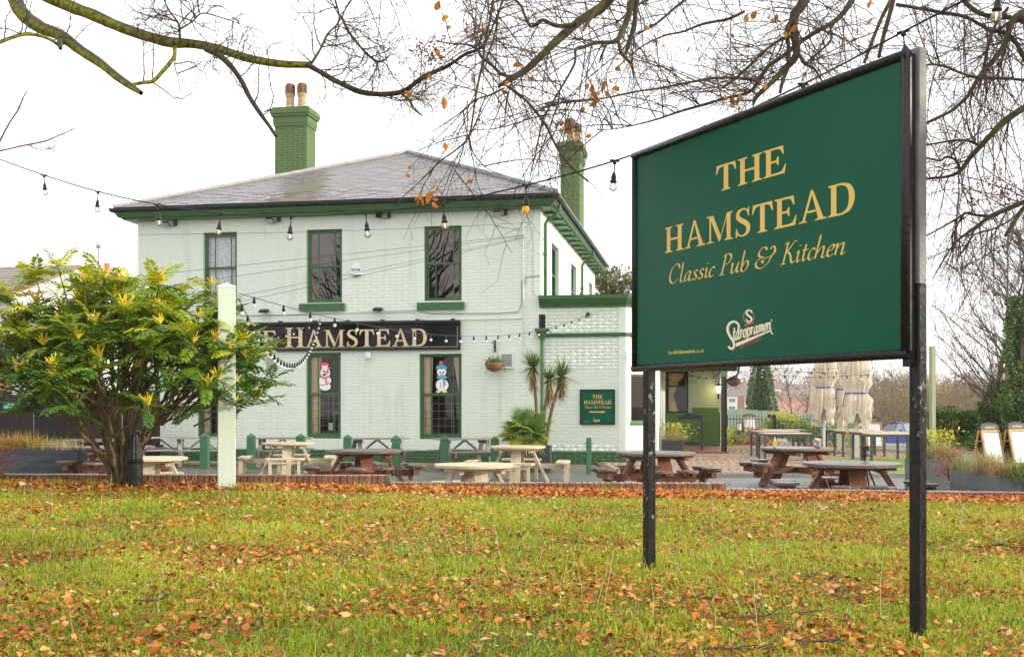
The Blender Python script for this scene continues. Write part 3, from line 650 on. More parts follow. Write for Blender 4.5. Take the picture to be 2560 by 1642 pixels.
px_ = fx(1810, 6.02); q = MB(); q.cbox(px_ - .085, px_ + .085, 5.94, 6.11, .12, 2.62, .008); vp = q.build('veranda_post', mat('weathered_black_timber', (.035, .03, .027), (.08, .065, .055), rough=.6, scale=6, bump=.4), pub)
q = MB(); q.lathe([(.14, 0), (.14, .06), (.10, .1), (.085, .12)], 14, (px_, 6.02, 0)); q.build('base', M_kerb, vp)
q = MB(); q.box(px_ - .1, px_ + .1, 5.93, 6.12, 2.45, 2.62); q.build('capital', M_grey, vp)
q = MB(); q.sweep([(0, 2.84), (.02, 2.79), (.08, 2.78), (.12, 2.84)], [(2.95, 5.6, 0, -1), (5.6, 5.6, 0, -1)]); q.build('gutter', M_blackm, pub)
gx = fx(1846, 5.5); q = MB(); q.tube([(gx, 5.5, 2.8), (gx, 5.5, 2.55), (gx - .05, 5.6, 2.47), (gx - .33, 5.85, 2.34), (gx - .37, 5.9, 2.25), (gx - .37, 5.9, .05)], .036, 9); q.build('downpipe', M_blackm, pub)
q = MB(); q.box(2.93, XV + .2, 5.7, YV, .062, .11)
q.build('veranda_floor', mat('red_quarry_tile', (.22, .09, .06), (.32, .15, .10), rough=.5, scale=6), pub)
# dark hoist-like TV aerial behind the hip
ax_ = toW(-10.4, 4.0, 0); az = EYE + (HY - 470) / F * ax_.y
an = thing('tv_aerial', 'thin metal TV aerial standing just behind the left roof slope', 'aerial', (ax_.x - .05, ax_.y, 0))
M_alu = mat('dull_aluminium', (.30, .30, .31), (.42, .42, .43), rough=.4, metal=.6)
q = MB(); q.tube([(0, 0, az - .8), (0, 0, az + .12)], .014, 6); q.build('mast', M_alu, an)
q = MB(); q.tube([(-.5, 0, az - .28), (.35, .1, az + .02)], .008, 5)
for i in range(8): f = i / 8; q.tube([(-.45 + .65 * f, -.12, az - .26 + .2 * f), (-.45 + .65 * f, .12, az - .25 + .22 * f)], .004, 4)
for i in range(6): q.tube([(-.12 + .07 * i, 0, az + .06), (-.18 + .075 * i, 0, az + .42)], .0035, 4)
for i in range(4): q.tube([(-.16, 0, az + .1 + .09 * i), (.25, 0, az + .09 + .07 * i)], .003, 4)
q.build('elements', M_alu, an)
# ================================================================ LETTERING
def seg(points, widths, n=6):
    P = crom([(*p, w) for p, w in zip(points, widths)], n); L = []; Rr = []
    for i, p in enumerate(P):
        a = P[max(0, i - 1)]; b = P[min(len(P) - 1, i + 1)]; d = b[:2] - a[:2]; d = d / (np.linalg.norm(d) + 1e-9); nrm = np.array((-d[1], d[0])) * p[2] / 2
        L.append(p[:2] + nrm); Rr.append(p[:2] - nrm)
    return ('strip', L, Rr)
def poly(*p): return ('poly', [np.array(q, float) for q in p])
def rect(a, b, c, d): return poly((a, c), (b, c), (b, d), (a, d))
def stem(x, w=.185, top=True, bot=True, z0=0, z1=1):
    o = [rect(x, x + w, z0, z1)]
    for c, s, on in ((0, 1, bot), (1, -1, top)):
        if on: o.append(poly((x - .10, c), (x + w + .10, c), (x + w + .10, c + s * .035), (x + w, c + s * .075), (x, c + s * .075), (x - .10, c + s * .035)))
    return o
def G_E():
    return stem(.12) + [poly((.28, 1), (.76, 1), (.79, .70), (.755, .70), (.66, .89), (.55, .93), (.28, .93)), poly((.28, .465), (.50, .465), (.565, .35), (.60, .35), (.60, .66), (.565, .66), (.50, .54), (.28, .54)),
                        poly((.28, 0), (.82, 0), (.87, .32), (.835, .32), (.72, .11), (.60, .075), (.28, .075))], .90
def G_T():
    return [rect(.345, .535, .03, .97), poly((.25, 0), (.63, 0), (.63, .035), (.525, .075), (.355, .075), (.25, .035)), poly((.05, 1), (.83, 1), (.87, .68), (.835, .68), (.73, .89), (.6, .93), (.28, .93), (.15, .89), (.045, .68), (.01, .68))], .88
def G_H(): return stem(.12) + stem(.70) + [rect(.28, .71, .465, .54)], .99
def G_D():
    return stem(.12) + [seg([(.27, .97), (.50, .965), (.72, .86), (.82, .62), (.82, .38), (.72, .14), (.50, .035), (.27, .03)], [.06, .07, .13, .185, .185, .13, .07, .06])], .99
def G_A():
    return [poly((.47, 1.02), (.54, 1.02), (.93, 0.03), (.74, .03)), poly((.47, 1.02), (.53, .93), (.23, .03), (.145, .03)), rect(.28, .64, .29, .36),
            poly((.02, 0), (.33, 0), (.33, .035), (.21, .06), (.15, .06), (.02, .035)), poly((.62, 0), (1.03, 0), (1.03, .035), (.93, .07), (.74, .07), (.62, .035))], 1.03
def G_M():
    return [rect(.165, .24, .03, .97), poly((.04, 0), (.36, 0), (.36, .035), (.23, .06), (.175, .06), (.04, .035)), poly((.04, 1), (.34, 1), (.72, .13), (.62, -.01), (.19, .94), (.04, .965)),
            poly((.62, -.01), (.67, .06), (1.0, .94), (.98, 1)), rect(.96, 1.13, .03, .97), poly((.86, 0), (1.23, 0), (1.23, .035), (1.13, .075), (.96, .075), (.86, .035)), poly((.98, 1), (1.23, 1), (1.23, .965), (1.13, .93), (.97, .93))], 1.27
def G_S():
    return [seg([(.60, .74), (.52, .93), (.36, .97), (.19, .90), (.155, .72), (.30, .58), (.48, .47), (.60, .32), (.56, .12), (.38, .03), (.20, .07), (.10, .28)], [.03, .05, .06, .12, .16, .175, .18, .17, .13, .06, .05, .03]),
            poly((.595, .70), (.63, .70), (.64, 1.01), (.61, 1.01), (.555, .90)), poly((.105, .31), (.07, .31), (.06, -.01), (.09, -.01), (.15, .10))], .72
SER = dict(E=G_E, T=G_T, H=G_H, D=G_D, A=G_A, M=G_M, S=G_S)
def serif_pieces(text, small=1.0, big=(), track=.02):
    x = 0; out = []
    for i, ch in enumerate(text):
        s = 1.0 if (not big or i in big) else small
        if ch == ' ': x += .35; continue
        P, w = SER[ch]()
        for p in P:
            if p[0] == 'poly': out.append(('poly', [np.array((x + q[0] * s, q[1] * s)) for q in p[1]]))
            else: out.append(('strip', [np.array((x + q[0] * s, q[1] * s)) for q in p[1]], [np.array((x + q[0] * s, q[1] * s)) for q in p[2]]))
        x += w * s + track
    return out, x - track
def pen(strokes, w=.085, thin=.03, ang=28, n=6):      # broad nib lettering
    out = []; nb = np.array((math.cos(R(ang)), math.sin(R(ang))))
    for st in strokes:
        P = crom(st, n) if len(st) > 2 else [np.array(st[0], float), np.array(st[1], float)]; L = []; Rr = []
        for i, p in enumerate(P):
            d = P[min(len(P) - 1, i + 1)] - P[max(0, i - 1)]; d = d / (np.linalg.norm(d) + 1e-9); nr = np.array((-d[1], d[0]))
            k = max(thin, abs(nr @ nb) * w); L.append(p + nr * k / 2); Rr.append(p - nr * k / 2)
        out.append(('strip', L, Rr))
    return out
IT = {
 'C': ([[(.60, .74), (.52, .93), (.36, .98), (.14, .76), (.04, .36), (.14, .06), (.34, .02), (.54, .20)]], .60),
 'l': ([[(.14, 1.0), (.09, .5), (.05, .12), (.10, .0), (.20, .08)]], .20),
 'a': ([[(.36, .42), (.26, .49), (.10, .32), (.04, .10), (.10, .0), (.24, .12), (.34, .34)], [(.38, .48), (.31, .12), (.35, .0), (.45, .08)]], .44),
 's': ([[(.27, .42), (.20, .49), (.10, .41), (.14, .28), (.23, .17), (.20, .04), (.10, .0), (.02, .07)]], .29),
 'i': ([[(.03, .40), (.12, .48), (.07, .12), (.11, .0), (.21, .08)], [(.16, .70), (.165, .735)]], .21),
 'c': ([[(.28, .41), (.20, .49), (.07, .34), (.03, .12), (.11, .0), (.26, .09)]], .28),
 'P': ([[(.26, .97), (.10, .02)], [(-.02, .012), (.22, .012)], [(.10, .88), (.26, .98), (.46, .96), (.54, .78), (.42, .54), (.20, .48)]], .50),
 'u': ([[(.02, .40), (.11, .48), (.06, .12), (.12, .0), (.26, .12), (.35, .34)], [(.40, .48), (.33, .12), (.37, .0), (.47, .08)]], .46),
 'b': ([[(.15, 1.0), (.05, .18), (.12, .0), (.27, .07), (.37, .30), (.31, .47), (.18, .40), (.09, .25)]], .40),
 '&': ([[(.80, .56), (.62, .20), (.36, .0), (.10, .08), (.05, .30), (.22, .46), (.40, .50)], [(.42, .52), (.22, .54), (.15, .72), (.28, .93), (.46, .93), (.52, .80)],
        [(.48, .30), (.38, .24), (.34, .36), (.50, .44), (.68, .48), (.86, .62), (.88, .86), (.76, .92), (.68, .80)], [(.80, .50), (.92, .66), (.86, .9)]], .92),
 'K': ([[(.26, .97), (.10, .02)], [(-.02, .012), (.22, .012)], [(.10, .86), (.22, .97)], [(.60, .96), (.50, .90), (.24, .52)], [(.24, .54), (.38, .40), (.46, .08), (.54, .0), (.64, .08)], [(.58, .955), (.66, .955)]], .60),
 't': ([[(.16, .72), (.07, .14), (.11, .0), (.21, .08)], [(.02, .48), (.27, .48)]], .22),
 'h': ([[(.15, 1.0), (-.01, .01)], [(.06, .24), (.20, .44), (.32, .47), (.30, .20), (.27, .06), (.32, .0), (.42, .08)]], .41),
 'e': ([[(.04, .22), (.22, .28), (.28, .42), (.20, .49), (.07, .34), (.03, .12), (.11, .0), (.26, .09)]], .28),
 'n': ([[(.02, .40), (.10, .48), (.02, .01)], [(.06, .24), (.20, .44), (.32, .47), (.30, .20), (.27, .06), (.32, .0), (.42, .08)]], .42),
 'r': ([[(.02, .42), (.10, .48), (.04, .01)], [(.07, .28), (.20, .46), (.30, .47)]], .27), 'o': ([[(.2, .48), (.06, .34), (.04, .1), (.15, 0), (.29, .14), (.30, .38), (.2, .48)]], .33),
 'p': ([[(.02, .42), (.10, .48), (.02, -.32)], [(.07, .32), (.20, .48), (.32, .42), (.33, .18), (.2, 0), (.08, .06)]], .37),
 'm': ([[(.02, .42), (.10, .48), (.05, .01)], [(.08, .30), (.2, .48), (.27, .40), (.23, .01)], [(.26, .30), (.38, .48), (.45, .40), (.41, .06), (.49, .02)]], .50),
}
def pen_text(text, track=.045, sp=.26, **k):
    x = 0; out = []
    for ch in text:
        if ch == ' ': x += sp; continue
        S, w = IT[ch]
        for p in pen(S, **k): out.append(('strip', [q + np.array((x, 0)) for q in p[1]], [q + np.array((x, 0)) for q in p[2]]))
        x += w + track
    return out, x - track
def letters(mb, pieces, ox, oz, sx, sz, y0, thick=.001, shear=0.0, rot=0.0, dz=.00025):
    c, s = math.cos(rot), math.sin(rot); k = 0
    def T(p):
        u = (p[0] + shear * p[1]) * sx; v = p[1] * sz; return ox + u * c - v * s, oz + u * s + v * c
    for p in pieces:
        k += 1; yf = y0 - thick - dz * (k % 5)
        if p[0] == 'poly':
            q = [T(a) for a in p[1]]; n = len(q)
            ar = sum(q[i][0] * q[(i + 1) % n][1] - q[(i + 1) % n][0] * q[i][1] for i in range(n))
            if ar < 0: q = q[::-1]
            mb.add([(a, yf, b) for a, b in q] + [(a, y0, b) for a, b in q], [tuple(range(n))] + [(i, n + i, n + (i + 1) % n, (i + 1) % n) for i in range(n)])
        else:
            L = [T(a) for a in p[1]]; Q = [T(a) for a in p[2]]; n = len(L)
            vs = [(a, yf, b) for a, b in L] + [(a, yf, b) for a, b in Q] + [(a, y0, b) for a, b in L] + [(a, y0, b) for a, b in Q]
            fs = []
            for i in range(n - 1): fs += [(i, n + i, n + i + 1, i + 1), (i, i + 1, 2 * n + i + 1, 2 * n + i), (n + i, 3 * n + i, 3 * n + i + 1, n + i + 1)]
            fs += [(0, 2 * n, 3 * n, n), (n - 1, 2 * n - 1, 4 * n - 1, 3 * n - 1)]
            mb.add(vs, fs)
def font_text(name, s, m, parent, loc, height, width=None, rot=(R(90), 0, 0), ext=.0006, bold=False):
    cu = bpy.data.curves.new(name, 'FONT'); cu.body = s; cu.size = 1; cu.extrude = 0; cu.offset = .02 if bold else 0
    o = bpy.data.objects.new(name, cu); C.objects.link(o); bpy.context.view_layer.update()
    dg = bpy.context.evaluated_depsgraph_get(); me = bpy.data.meshes.new_from_object(o.evaluated_get(dg)); bpy.data.objects.remove(o)
    xs_ = [v.co.x for v in me.vertices]; w = max(xs_) - min(xs_); sx = width / w if width else height; x_ = min(xs_)
    for v in me.vertices: v.co.x = (v.co.x - x_) * sx; v.co.y *= height
    me.materials.clear(); me.materials.append(m); n = bpy.data.objects.new(name, me); C.objects.link(n); n.parent = parent; n.location = loc; n.rotation_euler = rot
    return n


# ---- fascia sign over the ground floor windows
fa, fb = fx(505), fx(1152); z0, z1 = fz(1152, 874), fz(1152, 806)
fs = thing('fascia_sign', 'long gloss black fascia board with raised gold letters THE HAMSTEAD above the ground floor windows', 'sign', (CX, CY, 0), RZ)
q = MB(); q.box(fa, fb, -.075, -.012, z0, z1); q.build('board', M_fascia, fs)
q = MB(); q.box(fa, fb, -.095, -.076, z0, z0 + .05); q.box(fa, fa + .05, -.095, -.076, z0 + .05, z1); q.box(fb - .05, fb, -.095, -.076, z0 + .05, z1)
q.tube([(fa - .02, -.13, z1 + .01), (fb + .02, -.13, z1 + .01)], .055, 12); q.build('frame', M_black, fs)
q = MB()
for x in np.linspace(fa + .4, fb - .2, 8): q.box(x - .05, x + .05, -.13, -.02, z1 + .055, z1 + .1)
q.build('trough_bracket', M_black, fs)
q = MB(); e = .075; q.box(fa + e, fb - e, -.0772, -.0752, z0 + e, z0 + e + .009); q.box(fb - e - .009, fb - e, -.0772, -.0752, z0 + e + .009, z1 - .1); q.build('coach_line', M_goldr, fs)
P, w = serif_pieces('THE HAMSTEAD', small=.86, big=(0, 4), track=.05)
xl = fx(716); xr = fx(1072); bz = fz(900, 866.5, -.1); cap = fz(716, 817.5, -.1) - fz(716, 866.5, -.1)
P1_, w1 = serif_pieces('HAMSTEAD', small=.86, big=(0,), track=.05); sx = (xr - xl) / w1
for k in range(len('HAMSTEAD')): pass
xx = xl - (w - w1) * sx
for i, ch in enumerate('THE HAMSTEAD'):
    s = 1.0 if i in (0, 4) else .86
    if ch == ' ': xx += .35 * sx; continue
    P, wch = SER[ch](); q = MB(); letters(q, P, xx, bz, sx * s, cap * s, -.076, thick=.035, dz=.0004)
    q.build('letter', M_goldr, fs); xx += (wch * s + .05) * sx

# ---- small wall sign on the bay
sx0, sx1 = fx(1450.5), fx(1537.5); sz0, sz1 = fz(1490, 1061), fz(1490, 973)
ws = thing('wall_sign', 'small square green pub sign with an arrow, fixed to the painted brick bay', 'sign', (CX, CY, 0), RZ)
q = MB(); q.box(sx0, sx1, -.035, -.012, sz0, sz1); q.build('panel', M_signg, ws)
q = MB(); t = .03
q.cbox(sx0 - .005, sx0 + t, -.06, -.036, sz0, sz1, .004); q.cbox(sx1 - t, sx1 + .005, -.06, -.036, sz0, sz1, .004); q.box(sx0 + t, sx1 - t, -.059, -.0362, sz0, sz0 + t); q.box(sx0 + t, sx1 - t, -.059, -.0362, sz1 - t, sz1); q.build('frame', M_black, ws)
W_ = sx1 - sx0; H_ = sz1 - sz0
def wsx(f): return sx0 + W_ * f
def wsz(f): return sz0 + H_ * f
q = MB(); P, w = serif_pieces('THE', track=.03); letters(q, P, wsx(.355), wsz(.735), W_ * .30 / w, H_ * .105, -.036)
P, w = serif_pieces('HAMSTEAD', track=.02); letters(q, P, wsx(.11), wsz(.58), W_ * .79 / w, H_ * .105, -.036)
P, w = pen_text('Classic Pub & Kitchen', w=.09, thin=.035); letters(q, P, wsx(.125), wsz(.465), W_ * .75 / w, H_ * .075, -.036, shear=.2)
q.add([(wsx(.27), -.038, wsz(.345)), (wsx(.62), -.038, wsz(.345)), (wsx(.62), -.038, wsz(.375)), (wsx(.27), -.038, wsz(.375)), (wsx(.62), -.038, wsz(.33)), (wsx(.75), -.038, wsz(.36)), (wsx(.62), -.038, wsz(.39))], [(0, 1, 2, 3), (4, 5, 6)])
q.build('lettering', M_gold, ws)
q = MB(); P, w = pen_text('taropramen', w=.13, thin=.09); letters(q, P, wsx(.42), wsz(.095), W_ * .15 / w, H_ * .05, -.036, rot=.12)
letters(q, pen([[(.5, .9), (.2, 1), (.1, .6), (.3, .2), (.1, -.1)]], w=.16, thin=.14), wsx(.39), wsz(.10), W_ * .06, H_ * .075, -.036)
letters(q, pen([[(0, 0), (1, 0)]], w=.2, thin=.08), wsx(.41), wsz(.075), W_ * .18, H_ * .08, -.036, rot=.2); q.lathe([(.0, 0), (.02, 0)], 4)
q.build('brewery_logo', M_cream, ws)
q = MB(); letters(q, pen([[(0, 0), (1, 0)]], w=.2, thin=.1), wsx(.475), wsz(.155), W_ * .05, H_ * .09, -.036, rot=.15); q.build('brewery_ribbon', M_red, ws)
font_text('web_address', 'bedrinkaware.co.uk', M_gold, ws, (wsx(.10), -.037, wsz(.075)), .028, W_ * .17)

# ---- the big roadside sign
PL = Vector((.808, 7.084, 0)); PR = Vector((1.843, 5.0, 0)); LB = (PR - PL).length; ab = math.atan2(PR.y - PL.y, PR.x - PL.x)
du = (PR - PL).normalized()
def su(px):
    k = (px - 1280) / F; return (k * PL.y - PL.x) / (du.x - k * du.y)
def sz_(px, py): return EYE + (HY - py) / F * (PL.y + du.y * su(px))
big = thing('roadside_sign', 'large dark green pub sign in a black frame standing on two posts in the grass', 'sign', (PL.x, PL.y, 0), ab)
ZB, ZT = 1.807, 3.243
q = MB(); q.box(.02, LB - .012, -.012, .03, ZB + .03, ZT - .03); q.build('panel', M_signg, big)
q = MB(); fr = .0235
def rail(a, b):
    q.tube([a, b], fr, 14)
q.tube([(0, -.012, ZT - fr), (LB, -.012, ZT - fr)], fr, 14); q.tube([(0, -.012, ZB + fr), (LB, -.012, ZB + fr)], fr, 14)
q.tube([(fr * .7, -.013, ZB + .02), (fr * .7, -.013, ZT - .02)], fr * .9, 14); q.tube([(LB - fr * .7, -.013, ZB + .02), (LB - fr * .7, -.013, ZT - .02)], fr * .9, 14)
q.build('frame', mat('wet_black_frame', (.010, .010, .011), (.02, .02, .021), rough=.22, scale=40, bump=.5, bscale=90, rvar=.12), big, smooth=True)
q = MB(); q.box(LB - .0118, LB - .001, -.011, .034, ZB + .02, ZT - .02); q.box(.03, LB - .032, .0305, .06, ZB + .05, ZT - .05); q.build('backing_board', M_black, big)
M_postm = mat('chipped_black_post_paint', (.006, .006, .006), (.018, .017, .016), rough=.3, scale=16, bump=.6, bscale=50, stretch=(3, 3, .5), c3=(.30, .29, .27), s3=9, t3=(.60, .64), rvar=.15)
M_postg = mat('bare_galvanised_post', (.13, .128, .125), (.20, .195, .19), rough=.4, scale=9, bump=.3, bscale=60, c3=(.16, .155, .15), s3=7)
pu = su(1617) - .115; q = MB(); gzl = lawn_z(.86, 6.95)
q.cbox(pu - .026, pu + .036, .060, .124, gzl - .2, ZB + .6, .005)
pl_ = q.build('post', M_postm, big)
rx = LB - .042; q = MB(); q.cbox(rx, rx + .062, .035, .088, gzl - .3, ZB + .35, .005); q.build('post', M_postm, big)
q = MB(); q.cbox(rx, rx + .062, .035, .088, ZB + .351, ZT + .012, .005); q.build('upper_post', M_postg, big)
q = MB(); q.box(rx - .004, rx + .036, .0, .034, ZB - .035, ZB + .05); q.box(rx + .0625, rx + .066, .04, .08, ZB - .02, ZB + .05); q.build('bracket', M_blackm, big)
q = MB(); q.lathe([(.008, 0), (.004, .002)], 8); 
zc = lambda px, py: sz_(px, py)
def fit(pieces, w, pxl, pxr, base_l, cap_py, px_cap, mb, **k):
    u0, u1 = su(pxl), su(pxr); zb = zc(pxl, base_l); h = zc(px_cap, cap_py) - zb
    letters(mb, pieces, u0, zb, (u1 - u0) / w, h, -.0125, thick=.0006, **k)
for txt, a in (('THE', (1794, 1972, 482, 417, 1797)), ('HAMSTEAD', (1666, 2147, 634, 570, 1670))):
    P, w = serif_pieces(txt, track=.035); u0, u1 = su(a[0]), su(a[1]); zb = zc(a[0], a[2]); h = zc(a[4], a[3]) - zb; xx = u0; sx = (u1 - u0) / w
    for ch in txt:
        P, wc = SER[ch](); q = MB(); letters(q, P, xx, zb, sx, h, -.0125, thick=.0006); q.build('letter', M_gold, big); xx += (wc + .035) * sx
P, w = pen_text('Classic Pub & Kitchen', w=.085, thin=.028); q = MB(); w += .1
u0, u1 = su(1676), su(2124); zb = zc(1680, 710); h = zc(1690, 661) - zb; letters(q, P, u0, zb, (u1 - u0) / w, h, -.0125, thick=.0006, shear=.10); q.build('tagline', M_gold, big)
# brewery logo, laid out on the board plane
def bp(zx, zy): px, py = 1780 + zx / 10.265, 740 + zy / 10.265; return su(px), zc(px, py)
def on_board(name, m, pieces, off):
    q = MB()
    for k, p in enumerate(pieces):
        yf = -.0125 - off - .0002 * (k % 4)
        if p[0] == 'poly': q.add([(bp(*a)[0], yf, bp(*a)[1]) for a in p[1]], [tuple(range(len(p[1])))])
        else:
            n = len(p[1]); q.add([(bp(*a)[0], yf, bp(*a)[1]) for a in p[1]] + [(bp(*a)[0], yf, bp(*a)[1]) for a in p[2]], [(i, n + i, n + i + 1, i + 1) for i in range(n - 1)])
    return q.build(name, m, big)
def word(pieces, w):
    f = lambda a: np.array((585 + 985 * a[0] / w, 1150 - 318 * a[0] / w - (455 - 120 * a[0] / w) * a[1]))
    return [('strip', [f(a) for a in p[1]], [f(a) for a in p[2]]) for p in pieces]
Sp = [(705, 935), (738, 800), (700, 695), (605, 655), (500, 705), (447, 830), (475, 960), (545, 1085), (605, 1195), (612, 1290), (560, 1352), (505, 1335), (478, 1285)]
WP, ww_ = pen_text('taropramen', w=.135, thin=.085, ang=20, track=.03)
sw_p = [('poly', [(655, 1215), (1535, 872), (1570, 885), (1500, 925), (672, 1300)]), seg([(1555, 850), (1560, 900), (1590, 950), (1612, 985)], [26, 30, 34, 20])]
for off, dx_, dy_, m in ((.0004, 12, 14, M_khaki), (.0016, 0, 0, M_cream)):
    mv = lambda P: [(p[0], *[[np.array(a, float) + (dx_, dy_) for a in r] for r in p[1:]]) for p in P]
    on_board('logo_initial', m, mv([seg(Sp, [40, 48, 52, 50, 56, 60, 62, 60, 56, 54, 50, 52, 62])]), off); on_board('logo_word', m, mv(word(WP, ww_)), off + .0002); on_board('logo_swoosh', m, mv(sw_p), off + .0001)
on_board('logo_dot', M_cream, [('poly', [(1582 + 20 * math.cos(a * .6283), 622 + 22 * math.sin(a * .6283)) for a in range(10)])], .001)
lv = []
for sgn in (-1, 1):
    for k in range(9):
        a = R(-62 + 17 * k); cx_, cy_ = 990 + sgn * 128 * math.cos(a * .85), 540 + 165 * math.sin(a * .95); dx_, dy_ = sgn * 34 * math.cos(a - .6), -30 + 18 * math.sin(a); nx_, ny_ = -dy_ * .36, dx_ * .36
        lv.append(('poly', [(cx_ - dx_ * .6, cy_ - dy_ * .6), (cx_ + nx_, cy_ + ny_), (cx_ + dx_, cy_ + dy_), (cx_ - nx_, cy_ - ny_)]))
lv.append(seg([(900, 470), (930, 380), (1000, 345), (1070, 380), (1085, 450)], [12, 20, 24, 20, 12])); on_board('logo_wreath', M_khaki, lv, 0)
on_board('logo_emblem', M_cream, [seg([(1065, 435), (1050, 385), (995, 368), (940, 400), (945, 465), (1000, 515), (1055, 560), (1062, 620), (1015, 655), (960, 650), (922, 590)], [30, 36, 34, 44, 50, 52, 50, 44, 34, 36, 26])], .001)
on_board('logo_ribbon', M_red, [('poly', [(880, 735), (935, 705), (1060, 680), (1120, 662), (1125, 715), (1060, 722), (955, 745), (885, 792)])], .0012)
def warp_text(name, s, m, p0, p1, h, bold=False):
    o = font_text(name, s, m, big, (0, 0, 0), 1.0, 1.0, rot=(0, 0, 0), bold=bold)
    for v in o.data.vertices:
        t = v.co.x; a, b = bp(p0[0] + (p1[0] - p0[0]) * t, p0[1] + (p1[1] - p0[1]) * t - h * v.co.y); v.co = (a, -.0145, b)
warp_text('logo_tagline', 'EST. IN PRAGUE', M_red, (785, 1350), (1325, 1112), 78, True); warp_text('logo_year', '1869', M_cream, (945, 728), (1048, 705), 36, True)
font_text('web_address', 'be', M_gold, big, (su(1676), -.0135, zc(1676, 886)), zc(1676, 873) - zc(1676, 886), su(1686) - su(1676))
font_text('web_address', 'drinkaware', M_gold, big, (su(1688), -.0135, zc(1688, 885)), zc(1676, 873) - zc(1676, 886), su(1741) - su(1688), bold=True)
font_text('web_address', '.co.uk', M_gold, big, (su(1742), -.0135, zc(1742, 882)), zc(1676, 873) - zc(1676, 886), su(1765) - su(1742))
# ================================================================ FITTINGS ON THE PUB
def on_wall(name, label, cat, px, py, group=None, yo=0.0):
    return thing(name, label, cat, tuple(toW(fx(px, yo), yo, fz(px, py, yo))), RZ, group)
# floodlights
M_fl = mat('floodlight_glass', (.45, .46, .46), (.6, .6, .6), rough=.15)
def flood(px, py, label, box=None, tilt=-.5, w=.22):
    t = on_wall('floodlight', label, 'floodlight', px, py, 'floodlights on the pub front')
    q = MB(); q.M = Matrix.Translation((0, -.2, 0)) @ Matrix.Rotation(tilt, 4, 'X')
    q.hexa([(-w / 2, -.05, -.02), (w / 2, -.05, -.02), (w / 2, .12, -.02), (-w / 2, .12, -.02), (-w / 2.6, -.03, .045), (w / 2.6, -.03, .045), (w / 2.6, .1, .045), (-w / 2.6, .1, .045)])
    hd = q.build('housing', M_blackm, t)
    q = MB(); q.M = Matrix.Translation((0, -.2, 0)) @ Matrix.Rotation(tilt, 4, 'X'); q.box(-w / 2 + .012, w / 2 - .012, -.04, .11, -.027, -.0205); q.build('lens', M_fl, t)
    q = MB(); q.box(-.05, .05, -.09, -.075, -.02, .02); q.box(-.05, -.035, -.2, -.09, -.02, .01); q.box(.035, .05, -.2, -.09, -.02, .01); q.box(-.03, .03, -.076, -.008, -.03, .03); q.build('bracket', M_blackm, t)
    if box:
        q = MB(); q.cbox(box - .045, box + .045, -.09, -.008, -.03, .10, .01); q.lathe([(.02, -.05), (.03, -.03), (.03, -.02)], 8, (box, -.05, 0)); q.tube([(box, -.03, -.03), (box - .08, -.03, -.06), (0, -.04, -.03)], .006, 5)
        q.build('motion_sensor', M_black, t)
    return t
flood(422, 562, 'black floodlight under the eaves at the left end of the pub front', .22)
flood(680, 552, 'black floodlight under the eaves between the left and middle upper windows', .22)
flood(952, 543, 'floodlight under the eaves right of the middle upper window', .25, tilt=.9, w=.17)
flood(1247, 535, 'floodlight under the eaves near the right corner of the pub front', .2)
flood(666, 780, 'tilted floodlight just above the fascia sign, left of the middle upper window', None, .35, .28)
flood(949, 776, 'tilted floodlight above the fascia sign between the middle and right upper windows', None, .35, .28)
# alarm box
t = on_wall('alarm_box', 'white wall alarm box with blue lettering right of the middle upper window', 'alarm box', 892, 688)
q = MB(); q.hexa([(-.175, -.09, .0), (.175, -.09, .0), (.175, -.008, 0), (-.175, -.008, 0), (-.10, -.05, .34), (.10, -.05, .34), (.10, -.008, .34), (-.10, -.008, .34)]); q.build('cover', M_white, t, bevel=.015)
q = MB(); q.box(-.06, .06, -.08, -.01, -.03, -.001); q.build('strobe', mat('green_lens', (.02, .3, .12)), t)
font_text('lettering', 'SECOM', M_blue, t, (-.125, -.092, .11), .085, .25, rot=(R(97), 0, 0), bold=True)
t = on_wall('sensor_box', 'small cream sensor box on the wall below the fascia sign', 'sensor', 922, 895); q = MB(); q.cbox(-.07, .07, -.12, -.01, -.0, .16, .015); q.build('case', M_white, t)
# vents with grille
M_mesh = mat('vent_mesh', (.42, .33, .33), (.30, .42, .40), rough=.5, scale=8, stretch=(1, 1, 6), lo=.48, hi=.52)
for px, py, lab in ((679, 928, 'mint framed wall vent partly hidden by the yellow flowering shrub'), (1267, 921, 'mint framed wall vent behind the hanging basket')):
    t = on_wall('wall_vent', lab, 'vent', px, py, 'framed wall vents'); w = .19
    q = MB(); q.cbox(-w, w, -.05, -.008, -.0, .05, .006); q.box(-w, -w + .045, -.04, -.008, .05, .42); q.box(w - .045, w, -.04, -.008, .05, .42); q.box(-w + .045, w - .045, -.039, -.008, .38, .42); q.build('frame', M_wall, t)
    q = MB(); q.box(-w + .045, w - .045, -.018, -.009, .05, .38); q.build('mesh', M_mesh, t)
    for k in range(7):
        q = MB(); z = .065 + k * .045; q.hexa([(-w + .046, -.034, z), (w - .046, -.034, z), (w - .046, -.02, z + .02), (-w + .046, -.02, z + .02), (-w + .046, -.032, z + .004), (w - .046, -.032, z + .004), (w - .046, -.0185, z + .024), (-w + .046, -.0185, z + .024)]); q.build('louvre', M_mesh, t)
